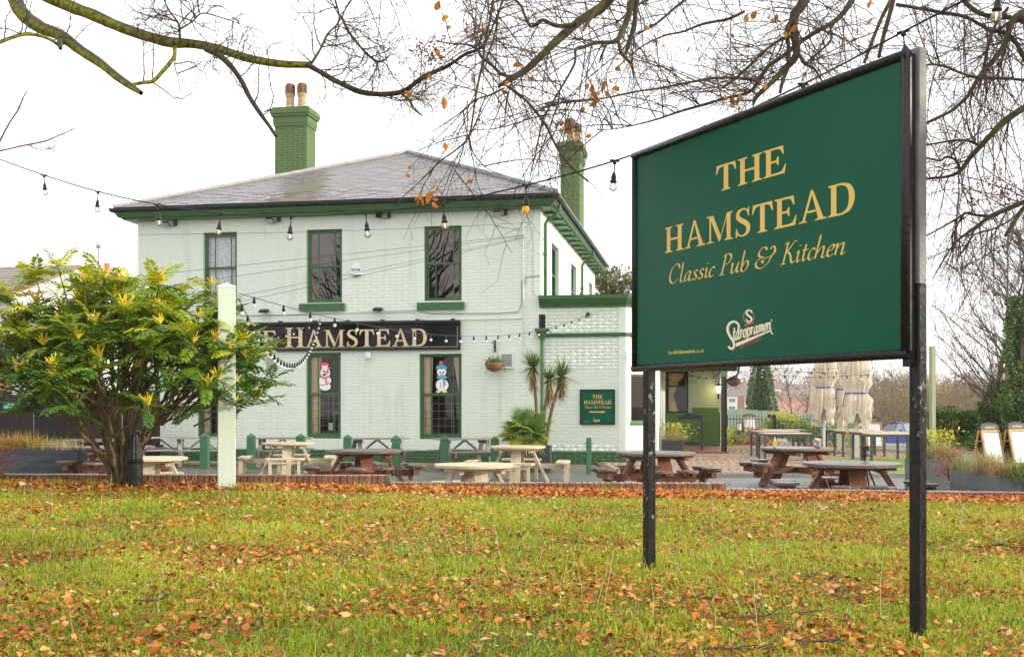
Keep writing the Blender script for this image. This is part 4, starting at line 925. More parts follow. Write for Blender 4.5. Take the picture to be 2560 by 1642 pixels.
# cables and conduit
M_cab = mat('grey_green_cable', (.25, .33, .28), (.33, .40, .34), rough=.5)
def cable(name, lab, pts, r, m, cat='cable', grp=None, n=6):
    q = MB(); q.tube([Vector(p) for p in pts], r, n); o = q.build(name, m); tag(o, lab, cat, grp); return o
def wl(px, py, yo=-.022): return toW(fx(px, yo), yo, fz(px, py, yo))
cable('conduit', 'painted conduit running up the right side of the pub front', [wl(1308, y) for y in (560, 640, 700, 760, 905)], .016, M_wall, 'conduit')
cable('cable_run', 'upper painted cable run above the fascia sign', [wl(*p) for p in ((600, 789), (760, 786), (940, 779), (1040, 776), (1080, 784), (1250, 783), (1296, 779), (1304, 760), (1304, 700))], .011, M_cab)
cable('cable_run', 'lower painted cable run just above the fascia sign', [wl(*p) for p in ((690, 786), (900, 781), (1030, 779), (1048, 786), (1058, 798), (1078, 801), (1200, 798), (1306, 796))], .013, M_wall)
cable('cable_run', 'looped cables at the right corner of the pub front', [wl(*p) for p in ((1314, 712), (1314, 692), (1350, 689))] , .012, M_cab)
cable('cable_run', 'thin curved cable near the top right of the pub front', [wl(*p) for p in ((1332, 570), (1332, 728), (1338, 738), (1352, 746))], .008, M_cab)
for k, (p0, p1, s, lb) in enumerate((((1310, 588), (-300, 760), .0, 'highest telephone wire fanning from the pub wall across the right upper window'), ((1306, 590), (-300, 815), .0, 'second telephone wire fanning down to the left from the pub wall'),
                                 ((1312, 592), (-300, 900), .1, 'third telephone wire crossing below the middle upper window'), ((1312, 594), (-300, 925), .12, 'lowest telephone wire dropping left towards the pale post'))):
    a = wl(p0[0], p0[1], -.05); b = at(p1[0], p1[1], 20.5 - k * .3); pts = [a.lerp(b, i / 12) - Vector((0, 0, s * 4 * (i / 12) * (1 - i / 12))) for i in range(13)]
    cable('telephone_wire', lb, pts, .0045, M_black, 'wire', 'wires running from the pub wall', 4)
a, b = wl(1330, 556, -.06), at(-60, 585, 25); cable('telephone_wire', 'single level wire crossing the upper wall and the sky at the left', [a.lerp(b, i / 12) - Vector((0, 0, .5 * (i / 12) * (1 - i / 12))) for i in range(13)], .0045, M_black, 'wire', 'wires running from the pub wall', 4)
# wall camera at the bay corner
t = on_wall('security_camera', 'small white dome camera high on the bay corner', 'camera', 1567, 888, yo=-.02); q = MB(); q.cbox(-.03, .03, -.06, -.004, -.02, .09, .01); q.lathe([(.01, -.11), (.045, -.09), (.05, -.05), (.03, -.02)], 12, (0, -.09, .03)); q.build('housing', M_white, t, smooth=False)
t = on_wall('junction_box', 'small black box holding the end of the white bulb string on the bay', 'junction box', 1470, 790); q = MB(); q.cbox(-.045, .045, -.08, -.01, .0, .09, .008); q.build('case', M_black, t)

# window decorations (flat transfers on the panes)
def disc(cx, cz, rx, rz, y, n=22, a0=0, a1=360):
    return [(cx + rx * math.cos(R(a0 + (a1 - a0) * i / n)), y, cz + rz * math.sin(R(a0 + (a1 - a0) * i / n))) for i in range(n + (0 if a1 - a0 == 360 else 1))]
def layer(root, name, m, polys):
    q = MB()
    for p in polys: q.add(p, [tuple(range(len(p)))])
    return q.build(name, m, root)
M_ink = mat('black_ink', (.01, .01, .012)); M_wht = mat('white_transfer', (.80, .80, .82)); M_or = mat('orange_print', (.8, .22, .08)); M_coral = mat('coral_print', (.75, .12, .10)); M_teal = mat('teal_print', (.10, .42, .45)); M_sky = mat('sky_blue_print', (.05, .25, .5)); M_yel = mat('pale_yellow_print', (.75, .68, .25))
ys = .112
sn = on_wall('snowman_sticker', 'snowman window transfer with a red hat and red scarf in the middle ground floor window', 'window sticker', 813, 976, yo=ys)
s = .01055
def S_(x, y, k=0): return ((x - 1255) / 4.279 * s, -.0006 * k, (410 - y) / 4.279 * s)
def D_(cx, cy, rx, ry, k, **kw): c = S_(cx, cy, k); return disc(c[0], c[2], rx / 4.279 * s, ry / 4.279 * s, c[1], **kw)
layer(sn, 'outline', M_ink, [D_(1255, 300, 79, 66, 0), D_(1255, 365, 74, 50, 1), D_(1256, 212, 66, 62, 2), [S_(*p, 3) for p in ((1195, 165), (1190, 100), (1245, 88), (1305, 96), (1300, 160))]])
layer(sn, 'body', M_wht, [D_(1255, 300, 73, 60, 5), D_(1255, 365, 69, 45, 6), D_(1256, 212, 60, 56, 7)])
layer(sn, 'belly_line', M_ink, [D_(1220, 330, 40, 22, 8, a0=180, a1=360), D_(1300, 320, 26, 16, 9, a0=180, a1=360)])
layer(sn, 'body', M_wht, [D_(1220, 326, 38, 19, 10, a0=180, a1=360), D_(1300, 317, 24, 13, 11, a0=180, a1=360)])
layer(sn, 'hat', M_coral, [[S_(*p, 12) for p in ((1200, 140), (1196, 104), (1245, 94), (1300, 102), (1292, 140))], [S_(*p, 13) for p in ((1178, 158), (1215, 150), (1218, 176), (1190, 180))], [S_(*p, 14) for p in ((1320, 146), (1292, 148), (1290, 166), (1318, 168))]])
layer(sn, 'hat_band', M_wht, [[S_(*p, 15) for p in ((1216, 160), (1214, 132), (1290, 128), (1288, 156))]])
layer(sn, 'scarf', M_coral, [[S_(*p, 16) for p in ((1203, 248), (1216, 242), (1258, 262), (1300, 244), (1308, 256), (1262, 282), (1206, 266))], [S_(*p, 17) for p in ((1252, 272), (1270, 272), (1284, 348), (1266, 350))]])
layer(sn, 'face', M_ink, [D_(1243, 192, 9, 14, 18), D_(1284, 188, 8, 12, 19), D_(1248, 222, 24, 22, 20, a0=180, a1=360)])
layer(sn, 'nose', M_or, [[S_(*p, 21) for p in ((1256, 196), (1326, 210), (1258, 220))]])
pg = on_wall('penguin_sticker', 'penguin window transfer with a blue bobble hat and scarf in the right ground floor window', 'window sticker', 1105, 981, yo=ys)
def S_(x, y, k=0): return ((x - 285) / 4.279 * s, -.0006 * k, (432 - y) / 4.279 * s)
layer(pg, 'outline', M_ink, [D_(285, 345, 88, 78, 0), D_(282, 205, 66, 62, 1), [S_(*p, 2) for p in ((205, 300), (192, 360), (215, 372), (240, 300))], [S_(*p, 3) for p in ((360, 300), (378, 360), (352, 372), (330, 300))]])
layer(pg, 'belly', M_wht, [D_(288, 350, 72, 66, 4), D_(262, 205, 34, 36, 5), D_(302, 205, 34, 36, 6), D_(282, 230, 40, 26, 7)])
layer(pg, 'shading', M_ink, [[S_(*p, 8) for p in ((262, 310), (266, 308), (272, 385), (268, 390))], [S_(*p, 9) for p in ((300, 330), (304, 330), (300, 395), (296, 392))], [S_(*p, 10) for p in ((320, 320), (324, 322), (318, 378), (314, 374))]])
layer(pg, 'eye', M_sky, [D_(265, 212, 11, 11, 11), D_(300, 212, 11, 11, 12)]); layer(pg, 'pupil', M_ink, [D_(265, 212, 5, 5, 13), D_(300, 212, 5, 5, 14)])
layer(pg, 'beak', M_coral, [[S_(*p, 15) for p in ((256, 238), (282, 228), (308, 238), (284, 256))], D_(275, 100, 20, 18, 15)])
layer(pg, 'hat', M_sky, [D_(278, 160, 56, 44, 16, a0=0, a1=180)]); layer(pg, 'hat_brim', M_teal, [[S_(*p, 17) for p in ((218, 174), (222, 148), (280, 140), (338, 150), (342, 176), (280, 160))]])
layer(pg, 'scarf', M_teal, [[S_(*p, 18) for p in ((232, 246), (284, 262), (338, 248), (342, 272), (284, 286), (230, 274))], [S_(*p, 19) for p in ((292, 280), (320, 280), (326, 345), (304, 350))]])
layer(pg, 'foot', M_yel, [D_(245, 420, 28, 14, 20), D_(318, 420, 28, 14, 21)])

# hanging baskets
def leafmesh(n, fn, size, rg, m, name, parent=None, tall=2.2, kind=None, rnd=None):
    V = []; Q = []; A = []
    for i in range(n):
        p, d = fn(rg); p = Vector(p); d = Vector(d).normalized(); s = size * rg.uniform(.6, 1.25); u = d.cross(Vector((rg.gauss(0, 1), rg.gauss(0, 1), rg.gauss(0, 1)))).normalized(); nn = d.cross(u)
        b = len(V); r = rnd(rg, p) if rnd else rg.random()
        V += [tuple(p), tuple(p + d * s * tall * .5 + u * s * .5 - nn * s * .12), tuple(p + d * s * tall - nn * s * .05), tuple(p + d * s * tall * .5 - u * s * .5 - nn * s * .12)]; Q.append((b, b + 1, b + 2, b + 3)); A += [r] * 4
    return npmesh(name, V, Q, m, rnd=A, parent=parent, kind=kind)
M_leafm = mat('mixed_green_leaf', (.05, .11, .02), rough=.5, trans=.25, attr=[(0, (.03, .07, .02)), (.4, (.06, .13, .03)), (.75, (.13, .21, .04)), (1, (.30, .33, .06))])
def basket(loc, r, label, trail, bulb=False, chain=.5, flowers=False):
    t = thing('hanging_basket', label, 'hanging basket', tuple(loc), 0, 'hanging baskets'); rg = random.Random(int(loc[0] * 100))
    q = MB(); q.lathe([(.03, -r * 1.0), (r * .5, -r * .9), (r * .82, -r * .6), (r * .97, -r * .25), (r, 0), (r * .9, .0)], 24); q.build('liner', M_coir, t, smooth=True)
    q = MB()
    for k in range(16): a = 2 * math.pi * k / 16; q.tube([(r * 1.02 * c * math.cos(a), r * 1.02 * c * math.sin(a), z * r) for c, z in ((1, 0), (.985, -.25), (.84, -.62), (.5, -.93), (.1, -1.03))], .004, 4)
    for z, c in ((0, 1.02), (-.3, .98), (-.62, .84)): q.tube([(r * c * math.cos(i * math.pi / 12), r * c * math.sin(i * math.pi / 12), z * r) for i in range(25)], .0045, 4)
    for k in range(3): a = 2 * math.pi * k / 3 + .5; q.tube([(r * math.cos(a), r * math.sin(a), 0), (0, 0, chain)], .004, 4)
    q.build('wire_frame', M_blackm, t)
    leafmesh(420, lambda g: ((g.gauss(0, r * .5), g.gauss(0, r * .5), abs(g.gauss(0, r * .28))), (g.gauss(0, 1), g.gauss(0, 1), g.uniform(-.2, 1))), .022, rg, M_leafm, 'foliage', t)
    def tr(g):
        k = g.randrange(trail); a = k * 2.4; f = g.random(); return ((math.cos(a) * r * (1.05 + .15 * f) + g.gauss(0, .012), math.sin(a) * r * 1.05 + g.gauss(0, .012), .03 - f * r * (1.1 + (k % 3) * .3)), (g.gauss(0, 1), g.gauss(0, 1), -.8))
    leafmesh(60 * trail, tr, .015, rg, M_leafm, 'trailing_stem', t)
    if flowers: leafmesh(26, lambda g: ((g.gauss(0, r * .55), -abs(g.gauss(0, r * .5)), r * .2 + abs(g.gauss(0, r * .25))), (g.gauss(0, 1), -1, g.uniform(-.2, 1))), .025, rg, mat('violet_flower', (.12, .06, .3), (.3, .2, .45)), 'flower', t, tall=1)
    return t
hb = wl(1235, 906, -.34); basket(hb, .235, 'hanging basket of violets on a black bracket beside the wall vent', 2, chain=.42, flowers=True)
t = on_wall('basket_bracket', 'black wall bracket holding the hanging basket by the vent', 'bracket', 1238, 880); q = MB(); q.box(-.02, .02, -.03, -.006, .0, .32); q.tube([(0, -.03, .28), (0, -.36, .26), (0, -.37, .22)], .012, 6); q.tube([(0, -.03, .05), (0, -.32, .25)], .008, 6); q.build('arm', M_blackm, t)
basket(at(1689, 934, 34.6), .27, 'large round hanging basket under the veranda eaves beside the big sign', 4, chain=.3)
basket(at(1834, 950, 35.4), .2, 'orange lined hanging basket beyond the veranda post', 3, chain=.3)
# lantern on veranda
lw = toW(fx(1796, YV - .02), YV - .02, fz(1796, 975, YV)); t = thing('wall_lantern', 'lit coach lantern on the sage veranda wall beside the dark post', 'lantern', tuple(lw), RZ)
q = MB(); q.lathe([(.05, -.1), (.085, .12), (.085, .13)], 6, (0, -.2, 0)); q.build('glass', mat('lit_lantern_glass', (.9, .75, .5), emit=((1, .72, .36), 7)), t)
q = MB(); q.lathe([(.10, .13), (.105, .15), (.03, .22), (.02, .26)], 6, (0, -.2, 0)); q.tube([(0, 0, -.2), (0, -.08, -.26), (0, -.18, -.2), (0, -.2, -.1)], .012, 6); q.box(-.03, .03, -.015, .0, -.3, -.1); q.build('bracket', M_black, t)
pl = bpy.data.lights.new('lantern_light', 'POINT'); pl.energy = 9; pl.color = (1, .66, .3); pl.shadow_soft_size = .08; po = bpy.data.objects.new('lantern_light', pl); C.objects.link(po); po.parent = t; po.location = (0, -.36, 0)

# ================================================================ FURNITURE
def circ_planks(r, n, t, z, gap, m, par, rnd=.0, ang=0, name='plank', batten=True):
    w = 2 * r / n; out = []
    for k in range(n):
        a, b = -r + k * w + gap / 2, -r + (k + 1) * w - gap / 2
        ys_ = [a + (b - a) * i / 4 for i in range(5)]
        R_ = [(math.sqrt(max(0.0004, r * r - y * y)), y) for y in ys_]; pol = [(x, y) for x, y in R_] + [(-x, y) for x, y in reversed(R_)]
        q = MB(); q.prism(pol, z - t + random.uniform(-.0015, .0015), z + random.uniform(-.002, .002)); out.append(q.build(name, m, par, bevel=0))
    return out
def brown_table(loc, label, rot, top=M_brownt):
    t = thing('round_picnic_table', label, 'picnic table', loc, rot, 'brown round picnic tables'); r = .70
    circ_planks(r, 10, .042, .74, .010, top, t)
    q = MB()
    for y in (-.36, .36): q.beam((-.55, y, .675), (.55, y, .675), .07, .045)
    for x in (-.36, .36): q.beam((x, -.55, .63), (x, .55, .63), .07, .04)
    q.build('batten', M_brown, t)
    q = MB(); q.beam((-.98, 0, .305), (.98, 0, .305), .045, .12); q.build('beam', M_brown, t); q = MB(); q.beam((0, -.98, .305), (0, -.03, .305), .045, .12); q.beam((0, .03, .305), (0, .98, .305), .045, .12); q.build('beam', M_brown, t)
    q0 = MB(); q0.beam((.40, -.055, .66), (.80, -.055, 0.01), .06, .11, up=(0, 1, 0)); me = q0.mesh('leg', M_brown)
    sq = MB(); sq.beam((0, -.36, .335), (0, .36, .335), .09, .10); sq.beam((-.07, -.15, .26), (-.07, .15, .26), .03, .18); mes = sq.mesh('seat_bearer', M_brown)
    n = 3; r2 = .19; w = 2 * r2 / n; mp = []
    for k in range(n):
        a, b = -r2 + k * w + .004, -r2 + (k + 1) * w - .004; ys_ = [a + (b - a) * i / 4 for i in range(5)]
        R_ = [(math.sqrt(max(.0004, r2 * r2 - y * y)), y) for y in ys_]; q = MB(); q.prism([(x, y) for x, y in R_] + [(-x, y) for x, y in reversed(R_)], .0, .036); mp.append(q.mesh('plank', M_brownt))
    q = MB(); q.box(-.13, .13, -.11, -.03, -.045, -.001); q.box(-.13, .13, .03, .11, -.045, -.001); meb = q.mesh('seat', M_brown)
    for k in range(4):
        a = k * math.pi / 2; link('leg', me, t, rot=(0, 0, a)); e = Matrix.Rotation(a, 4, 'Z')
        l2 = link('leg', me, t, rot=(0, 0, a)); l2.location = e @ Vector((0, .11, 0))
        link('seat_bearer', mes, t, e @ Vector((.95, 0, 0)), (0, 0, a))
        for sgn in (-1, 1):
            p = e @ Vector((.96, sgn * .235, .43)); st = link('seat', meb, t, p, (0, 0, a))
            for m_ in mp: link('plank', m_, st)
    return t
BT = brown_table((*at(1640, HY, 19.2).xy, 0), 'brown round picnic table behind the left post of the green sign', .2)
def bt(px, d, lab, rot):
    p = at(px, HY, d); return dup(BT, (p.x, p.y, 0), rot, lab)
bt(1993, 21.2, 'brown round picnic table carrying glasses and condiments', .35)
bt(2130, 15.75, 'brown round picnic table nearest the brick edging at the right', -.15)
bt(909, 20.1, 'brown round picnic table in front of the middle of the pub', .25)
bt(236, 26, 'brown round picnic table furthest left, behind the flowering shrub', .5)
bt(297, 21.8, 'brown round picnic table seen through the stems of the flowering shrub', .1)

def bench_mesh():
    out = []
    for k in range(2):
        q = MB(); y0_ = .0 + k * .135; e = .06 * (1 - k)
        q.hexa([(-.42 + (.06 if k == 0 else 0), y0_, .0), (.42 - (.06 if k == 0 else 0), y0_, 0), (.42, y0_ + .128, 0), (-.42, y0_ + .128, 0), (-.42 + (.06 if k == 0 else 0), y0_, .038), (.42 - (.06 if k == 0 else 0), y0_, .038), (.42, y0_ + .128, .038), (-.42, y0_ + .128, .038)])
        out.append(q.mesh('plank', M_pale))
    return out
def pale_table(loc, label, rot):
    t = thing('round_picnic_table', label, 'picnic table', loc, rot, 'pale timber round picnic tables'); circ_planks(.57, 8, .036, .74, .011, M_pale, t)
    q = MB(); q.beam((-.45, -.3, .682), (.45, -.3, .682), .06, .04); q.beam((-.45, .3, .682), (.45, .3, .682), .06, .04); q.beam((-.3, -.45, .64), (-.3, .45, .64), .06, .04); q.beam((.3, -.45, .64), (.3, .45, .64), .06, .04); q.build('batten', M_pale, t)
    q = MB(); q.beam((-.98, 0, .34), (.98, 0, .34), .04, .10); q.build('beam', M_pale, t); q = MB(); q.beam((0, -.98, .34), (0, -.03, .34), .04, .10); q.beam((0, .03, .34), (0, .98, .34), .04, .10); q.build('beam', M_pale, t)
    q = MB(); q.beam((.30, -.05, .66), (.62, -.05, 0.01), .045, .10, up=(0, 1, 0)); me = q.mesh('leg', M_pale); bm_ = bench_mesh()
    q = MB(); q.box(.27, .33, .02, .10, 0, .40); q.box(-.33, -.27, .02, .10, 0, .40); q.box(-.27, .27, .04, .08, .32, .36); q.box(.27, .31, .1, .22, .35, .40); q.box(-.31, -.27, .1, .22, .35, .40); mb_ = q.mesh('bench', M_pale)
    q = MB(); q.beam((-.9, .9, .03), (.9, .9, .03), .05, .04)
    for k in range(4):
        a = k * math.pi / 2; link('leg', me, t, rot=(0, 0, a)); l2 = link('leg', me, t, rot=(0, 0, a)); l2.location = Matrix.Rotation(a, 4, 'Z') @ Vector((0, .1, 0))
        p = Matrix.Rotation(a, 4, 'Z') @ Vector((0, -1.06, 0)); b = link('bench', mb_, t, p, (0, 0, a))
        for m_ in bm_: link('plank', m_, b, (0, 0, .401))
    return t
p = at(721, HY, 24); PT = pale_table((p.x, p.y, 0), 'pale round picnic table just right of the tall pale post', .12)
for px, d, lab, rot in ((1294, 22.0, 'pale round picnic table in front of the palm planter', -.1), (1186, 15.4, 'pale round picnic table closest to the brick edging, a leaf on its top', .3), (377, 17.3, 'pale round picnic table beside the black fluted bollard', .2)):
    p = at(px, HY, d); dup(PT, (p.x, p.y, 0), rot, lab)

def grey_table(loc, label, rot):
    t = thing('a_frame_picnic_table', label, 'picnic table', loc, rot, 'weathered grey picnic tables along the pub wall'); L = .75
    for k in range(5): q = MB(); q.cbox(-L, L, -.36 + k * .145, -.36 + k * .145 + .137, .705 + random.uniform(-.002, .002), .74, .004); q.build('plank', M_grey, t)
    for s in (-1, 1):
        for k in range(2):
            q = MB(); y0_ = s * .66 + (k - 1) * .14; q.cbox(-L, L, y0_, y0_ + .13, .405, .44, .004); q.build('plank', M_grey, t)
        for e in (-1, 1):
            q = MB(); q.beam((e * .52, s * .18, .70), (e * .52, s * .62, .0), .045, .10, up=(1, 0, 0)); q.build('leg', M_grey, t)
    for e in (-1, 1):
        q = MB(); q.beam((e * .475, -.80, .355), (e * .475, .80, .355), .04, .10); q.beam((e * .475, -.34, .66), (e * .475, .34, .66), .04, .09); q.beam((e * .45, 0, .35), (e * .02, 0, .68), .09, .035); q.build('cross_beam', M_grey, t)
    return t
p = at(1162, HY, 26.9); GT = grey_table((p.x, p.y, 0), 'weathered grey picnic table below the right ground floor window', .35)
for px, d, lab, rot in ((943, 27.3, 'weathered grey picnic table below the blank wall between the two right windows', .4), (706, 27.6, 'weathered grey picnic table under the middle ground floor window', .1), (505, 27.8, 'weathered grey picnic table behind the tall pale post', .25), (398, 28, 'weathered grey picnic table behind the right side of the flowering shrub', .35)):
    p = at(px, HY, d); dup(GT, (p.x, p.y, 0), rot, lab)

# metal framed slatted tables
def frame_table(loc, label, rot, L=1.2, W=.7, H=.76):
    t = thing('patio_table', label, 'table', loc, rot, 'grey metal framed patio tables'); q = MB()
    n = 6
    for k in range(n): q = MB(); w = (W - .02) / n; q.cbox(-L / 2 + .01, L / 2 - .01, -W / 2 + .01 + k * w, -W / 2 + .01 + (k + 1) * w - .006, H - .022, H, .002); q.build('slat', M_ltop, t)
    q = MB(); q.box(-L / 2, L / 2, -W / 2, -W / 2 + .05, H - .085, H - .023); q.box(-L / 2, L / 2, W / 2 - .05, W / 2, H - .085, H - .023); q.box(-L / 2, -L / 2 + .05, -W / 2 + .051, W / 2 - .051, H - .085, H - .023); q.box(L / 2 - .05, L / 2, -W / 2 + .051, W / 2 - .051, H - .085, H - .023); q.build('frame', M_metal, t)
    for x in (-1, 1):
        for y in (-1, 1):
            q = MB(); a, b = sorted((x * L / 2, x * (L / 2 - .055))); c, d = sorted((y * W / 2, y * (W / 2 - .055))); q.box(a, b, c, d, 0, H - .086); q.build('leg', M_metal, t)
    return t
FT = frame_table((*at(1962, HY, 29.4).xy, .05), 'metal framed patio table nearest behind the table with glasses', .02, 1.3)
for px, d, lab, rot, lift in ((1938, 31.6, 'metal framed patio table second in the left row, wider than those beyond', .03, .05), (1955, 33.2, 'metal framed patio table furthest back in the left row', .05, .05), (2228, 27.6, 'metal framed patio table nearest the right post of the green sign', .02, .085), (2200, 29.2, 'metal framed patio table on the turf, second nearest in the right row', .05, .085),
                              (2148, 31.8, 'metal framed patio table by the closed parasols, third in the right row', .1, .05), (2124, 33.5, 'metal framed patio table furthest back in the right row', .1, .05)):
    p = at(px, HY, d); dup(FT, (p.x, p.y, lift), rot, lab)
# tall grey timber table on the veranda
p = at(1727, HY, 35.2); t = thing('poseur_table', 'tall grey painted timber table with steel ashtrays on the veranda', 'table', (p.x, p.y, .06), RZ)
q = MB(); q.cbox(-.42, .42, -.3, .3, 1.13, 1.17, .004); q.build('table_top', M_char, t)
q = MB(); q.box(-.36, .36, -.24, -.21, 1.03, 1.129); q.box(-.36, .36, .21, .24, 1.03, 1.129); q.box(-.36, .36, -.24, -.21, .22, .30); q.build('rail', M_char, t)
for x in (-1, 1):
    for y in (-1, 1): q = MB(); q.box(x * .36 - .04, x * .36 + .04, y * .22 - .04, y * .22 + .04, 0, 1.129); q.build('leg', M_char, t)
for dx_, lb in ((-.1, 'steel ashtray on the left of the tall veranda table'), (.16, 'steel ashtray on the right of the tall veranda table')):
    q = MB(); q.lathe([(.07, 0), (.11, .05), (.10, .05), (.065, .012)], 16); tag(q.build('ashtray', mat('steel', (.4, .4, .4), metal=1, rough=.3), loc=(p.x + dx_ * .98, p.y - .1, 1.231)), lb, 'ashtray')

# drinks and condiments on the second brown table
T2 = at(1993, HY, 21.2)
def onT(px, d): v = at(px, HY, d); return (v.x, v.y, .742)
def gin(px, d, lab):
    t = thing('gin_glass', lab, 'glass', onT(px, d), 0, 'gin glasses'); q = MB(); q.lathe([(.035, 0), (.034, .004), (.005, .01), (.004, .09), (.02, .105), (.05, .14), (.052, .17), (.046, .20), (.044, .20), (.048, .165), (.015, .11)], 18); q.build('bowl', M_glassc, t, smooth=True)
    q = MB(); q.lathe([(.01, .108), (.045, .14), (.048, .165), (.0, .166)], 14); q.build('drink', mat('pale_drink', (.75, .74, .62), rough=.2), t)
gin(1948, 20.9, 'round gin glass at the left of the pair on the brown table'); gin(1960, 20.8, 'round gin glass at the right of the pair on the brown table')
t = thing('tonic_bottle', 'slim bottle with a yellow label beside the gin glasses', 'bottle', onT(1937, 20.85)); q = MB(); q.lathe([(.03, 0), (.03, .06), (.03, .12), (.012, .18), (.012, .215)], 14); q.build('body', mat('clear_bottle', (.55, .58, .5), rough=.1), t, smooth=True)
q = MB(); q.lathe([(.031, .05), (.0315, .14), (.02, .16)], 14); q.build('label', mat('yellow_label', (.85, .5, .03)), t)
for px, d, c, l, lab in ((2041, 21.3, (.30, .12, .02), (.75, .6, .35), 'amber condiment jar with a cream label at the back'), (2046, 20.8, (.45, .10, .02), (.12, .38, .6), 'orange sauce bottle with a blue and white label in front of the jar')):
    t = thing('condiment_jar', lab, 'jar', onT(px, d)); q = MB(); q.lathe([(.042, 0), (.044, .03), (.044, .13), (.034, .15)], 16); q.build('body', mat('jar_' + lab[:5], c, rough=.15), t, smooth=True)
    q = MB(); q.lathe([(.0445, .04), (.0447, .10)], 16); q.build('label', mat('jl_' + lab[:5], l), t); q = MB(); q.lathe([(.036, .15), (.036, .18)], 14); q.build('lid', M_white, t)
# a fallen leaf on a pale table
# bollards
M_b = M_green2
def bollard(px, py_top, d, lab, w=.2):
    p = at(px, py_top, d); t = thing('green_bollard', lab, 'bollard', (p.x, p.y, 0), random.uniform(-.1, .1), 'green timber bollards along the terrace'); h = p.z
    q = MB(); q.cbox(-w / 2, w / 2, -w / 2, w / 2, 0, h - .14, .008); q.build('post', M_b, t)
    q = MB(); q.box(-w / 2 + .008, w / 2 - .008, -w / 2 + .008, w / 2 - .008, h - .14, h - .125); q.add([(-w / 2, -w / 2, h - .125), (w / 2, -w / 2, h - .125), (w / 2, w / 2, h - .125), (-w / 2, w / 2, h - .125), (-w / 2, -w / 2, h - .08), (w / 2, -w / 2, h - .08), (w / 2, w / 2, h - .08), (-w / 2, w / 2, h - .08), (0, 0, h)],
        [(0, 3, 2, 1), (0, 1, 5, 4), (1, 2, 6, 5), (2, 3, 7, 6), (3, 0, 4, 7), (4, 5, 8), (5, 6, 8), (6, 7, 8), (7, 4, 8)]); q.build('pyramid_cap', M_b, t)
bl = [(512, 1081, 26.6, 'green bollard left of the tall pale post'), (628, 1082, 26.6, 'green bollard between the pale post and the pale timber table'), (752, 1083, 26.5, 'green bollard beside the left edge of the middle ground floor window'), (869, 1085, 26.3, 'green bollard just right of the middle ground floor window'),
      (990, 1086, 26.0, 'green bollard left of the right ground floor window'), (1111, 1088, 25.7, 'green bollard in front of the right ground floor window'), (1237, 1089, 25.4, 'green bollard left of the fan palm'), (1343, 1094, 25.4, 'green bollard behind the palm planter'), (344, 1075, 27, 'green bollard behind the black fluted bollard')]
for a in bl: bollard(*a)
p = at(1472, 1094, 24.6); t = thing('green_ring_post', 'slim square green post with two rope rings in front of the bay', 'post', (p.x, p.y, 0), .15); q = MB(); q.cbox(-.05, .05, -.05, .05, 0, p.z, .006); q.build('post', M_b, t)
q = MB(); q.box(-.056, .056, -.056, .056, p.z - .21, p.z - .17); q.build('collar', M_b, t)
for s in (-1, 1):
    q = MB(); q.tube([(s * (.085 + .024 * math.cos(k * math.pi / 6)), 0, p.z - .13 + .024 * math.sin(k * math.pi / 6)) for k in range(13)], .005, 5); q.build('ring', M_b, t)
# tall pale post in the lawn
p = at(566, 708, 12.9); gz = lawn_z(p.x, p.y); t = thing('pale_post', 'tall pale mint timber post with a pointed cap standing in the lawn', 'post', (p.x, p.y, gz), R(17)); h = p.z - gz; w = .205
q = MB(); q.cbox(-w / 2, w / 2, -w / 2, w / 2, -.2, h - .055, .006); q.build('shaft', M_post, t)
q = MB(); e = w / 2 + .004; q.add([(-e, -e, h - .056), (e, -e, h - .056), (e, e, h - .056), (-e, e, h - .056), (-e, -e, h - .045), (e, -e, h - .045), (e, e, h - .045), (-e, e, h - .045), (0, 0, h + .005)], [(0, 3, 2, 1), (0, 1, 5, 4), (1, 2, 6, 5), (2, 3, 7, 6), (3, 0, 4, 7), (4, 5, 8), (5, 6, 8), (6, 7, 8), (7, 4, 8)]); q.build('pointed_cap', mat('white_cap_paint', (.78, .82, .78)), t)
POSTT = Vector((p.x, p.y, gz + h))
# black fluted bollard
p = at(338, 1214, 12.85); gz = lawn_z(p.x, p.y); t = thing('fluted_bollard', 'black cast iron style bollard with a fluted tapering top beside the shrub', 'bollard', (p.x, p.y, gz - .02), 0)
q = MB(); q.lathe([(.098, -.1), (.095, .03), (.090, .05), (.088, .31), (.094, .325), (.096, .335)], 28); q.build('base', M_blackm, t)
q = MB(); q.lathe([(.096, .336), (.097, .345), (.088, .355), (.084, .37), (.062, .60), (.052, .655), (.050, .66)], 56, fn=lambda r, a, z: r * (1 + (.055 if (int(a / (2 * math.pi) * 56 + .01) // 2) % 2 else -.02) * (1 if .36 < z < .65 else 0))); q.build('fluted_shaft', M_blackm, t)
q = MB(); q.lathe([(.050, .661), (.056, .67), (.058, .685), (.05, .692), (.01, .695)], 28); q.build('cap', mat('worn_black_cap', (.05, .05, .05), (.13, .12, .115)), t)
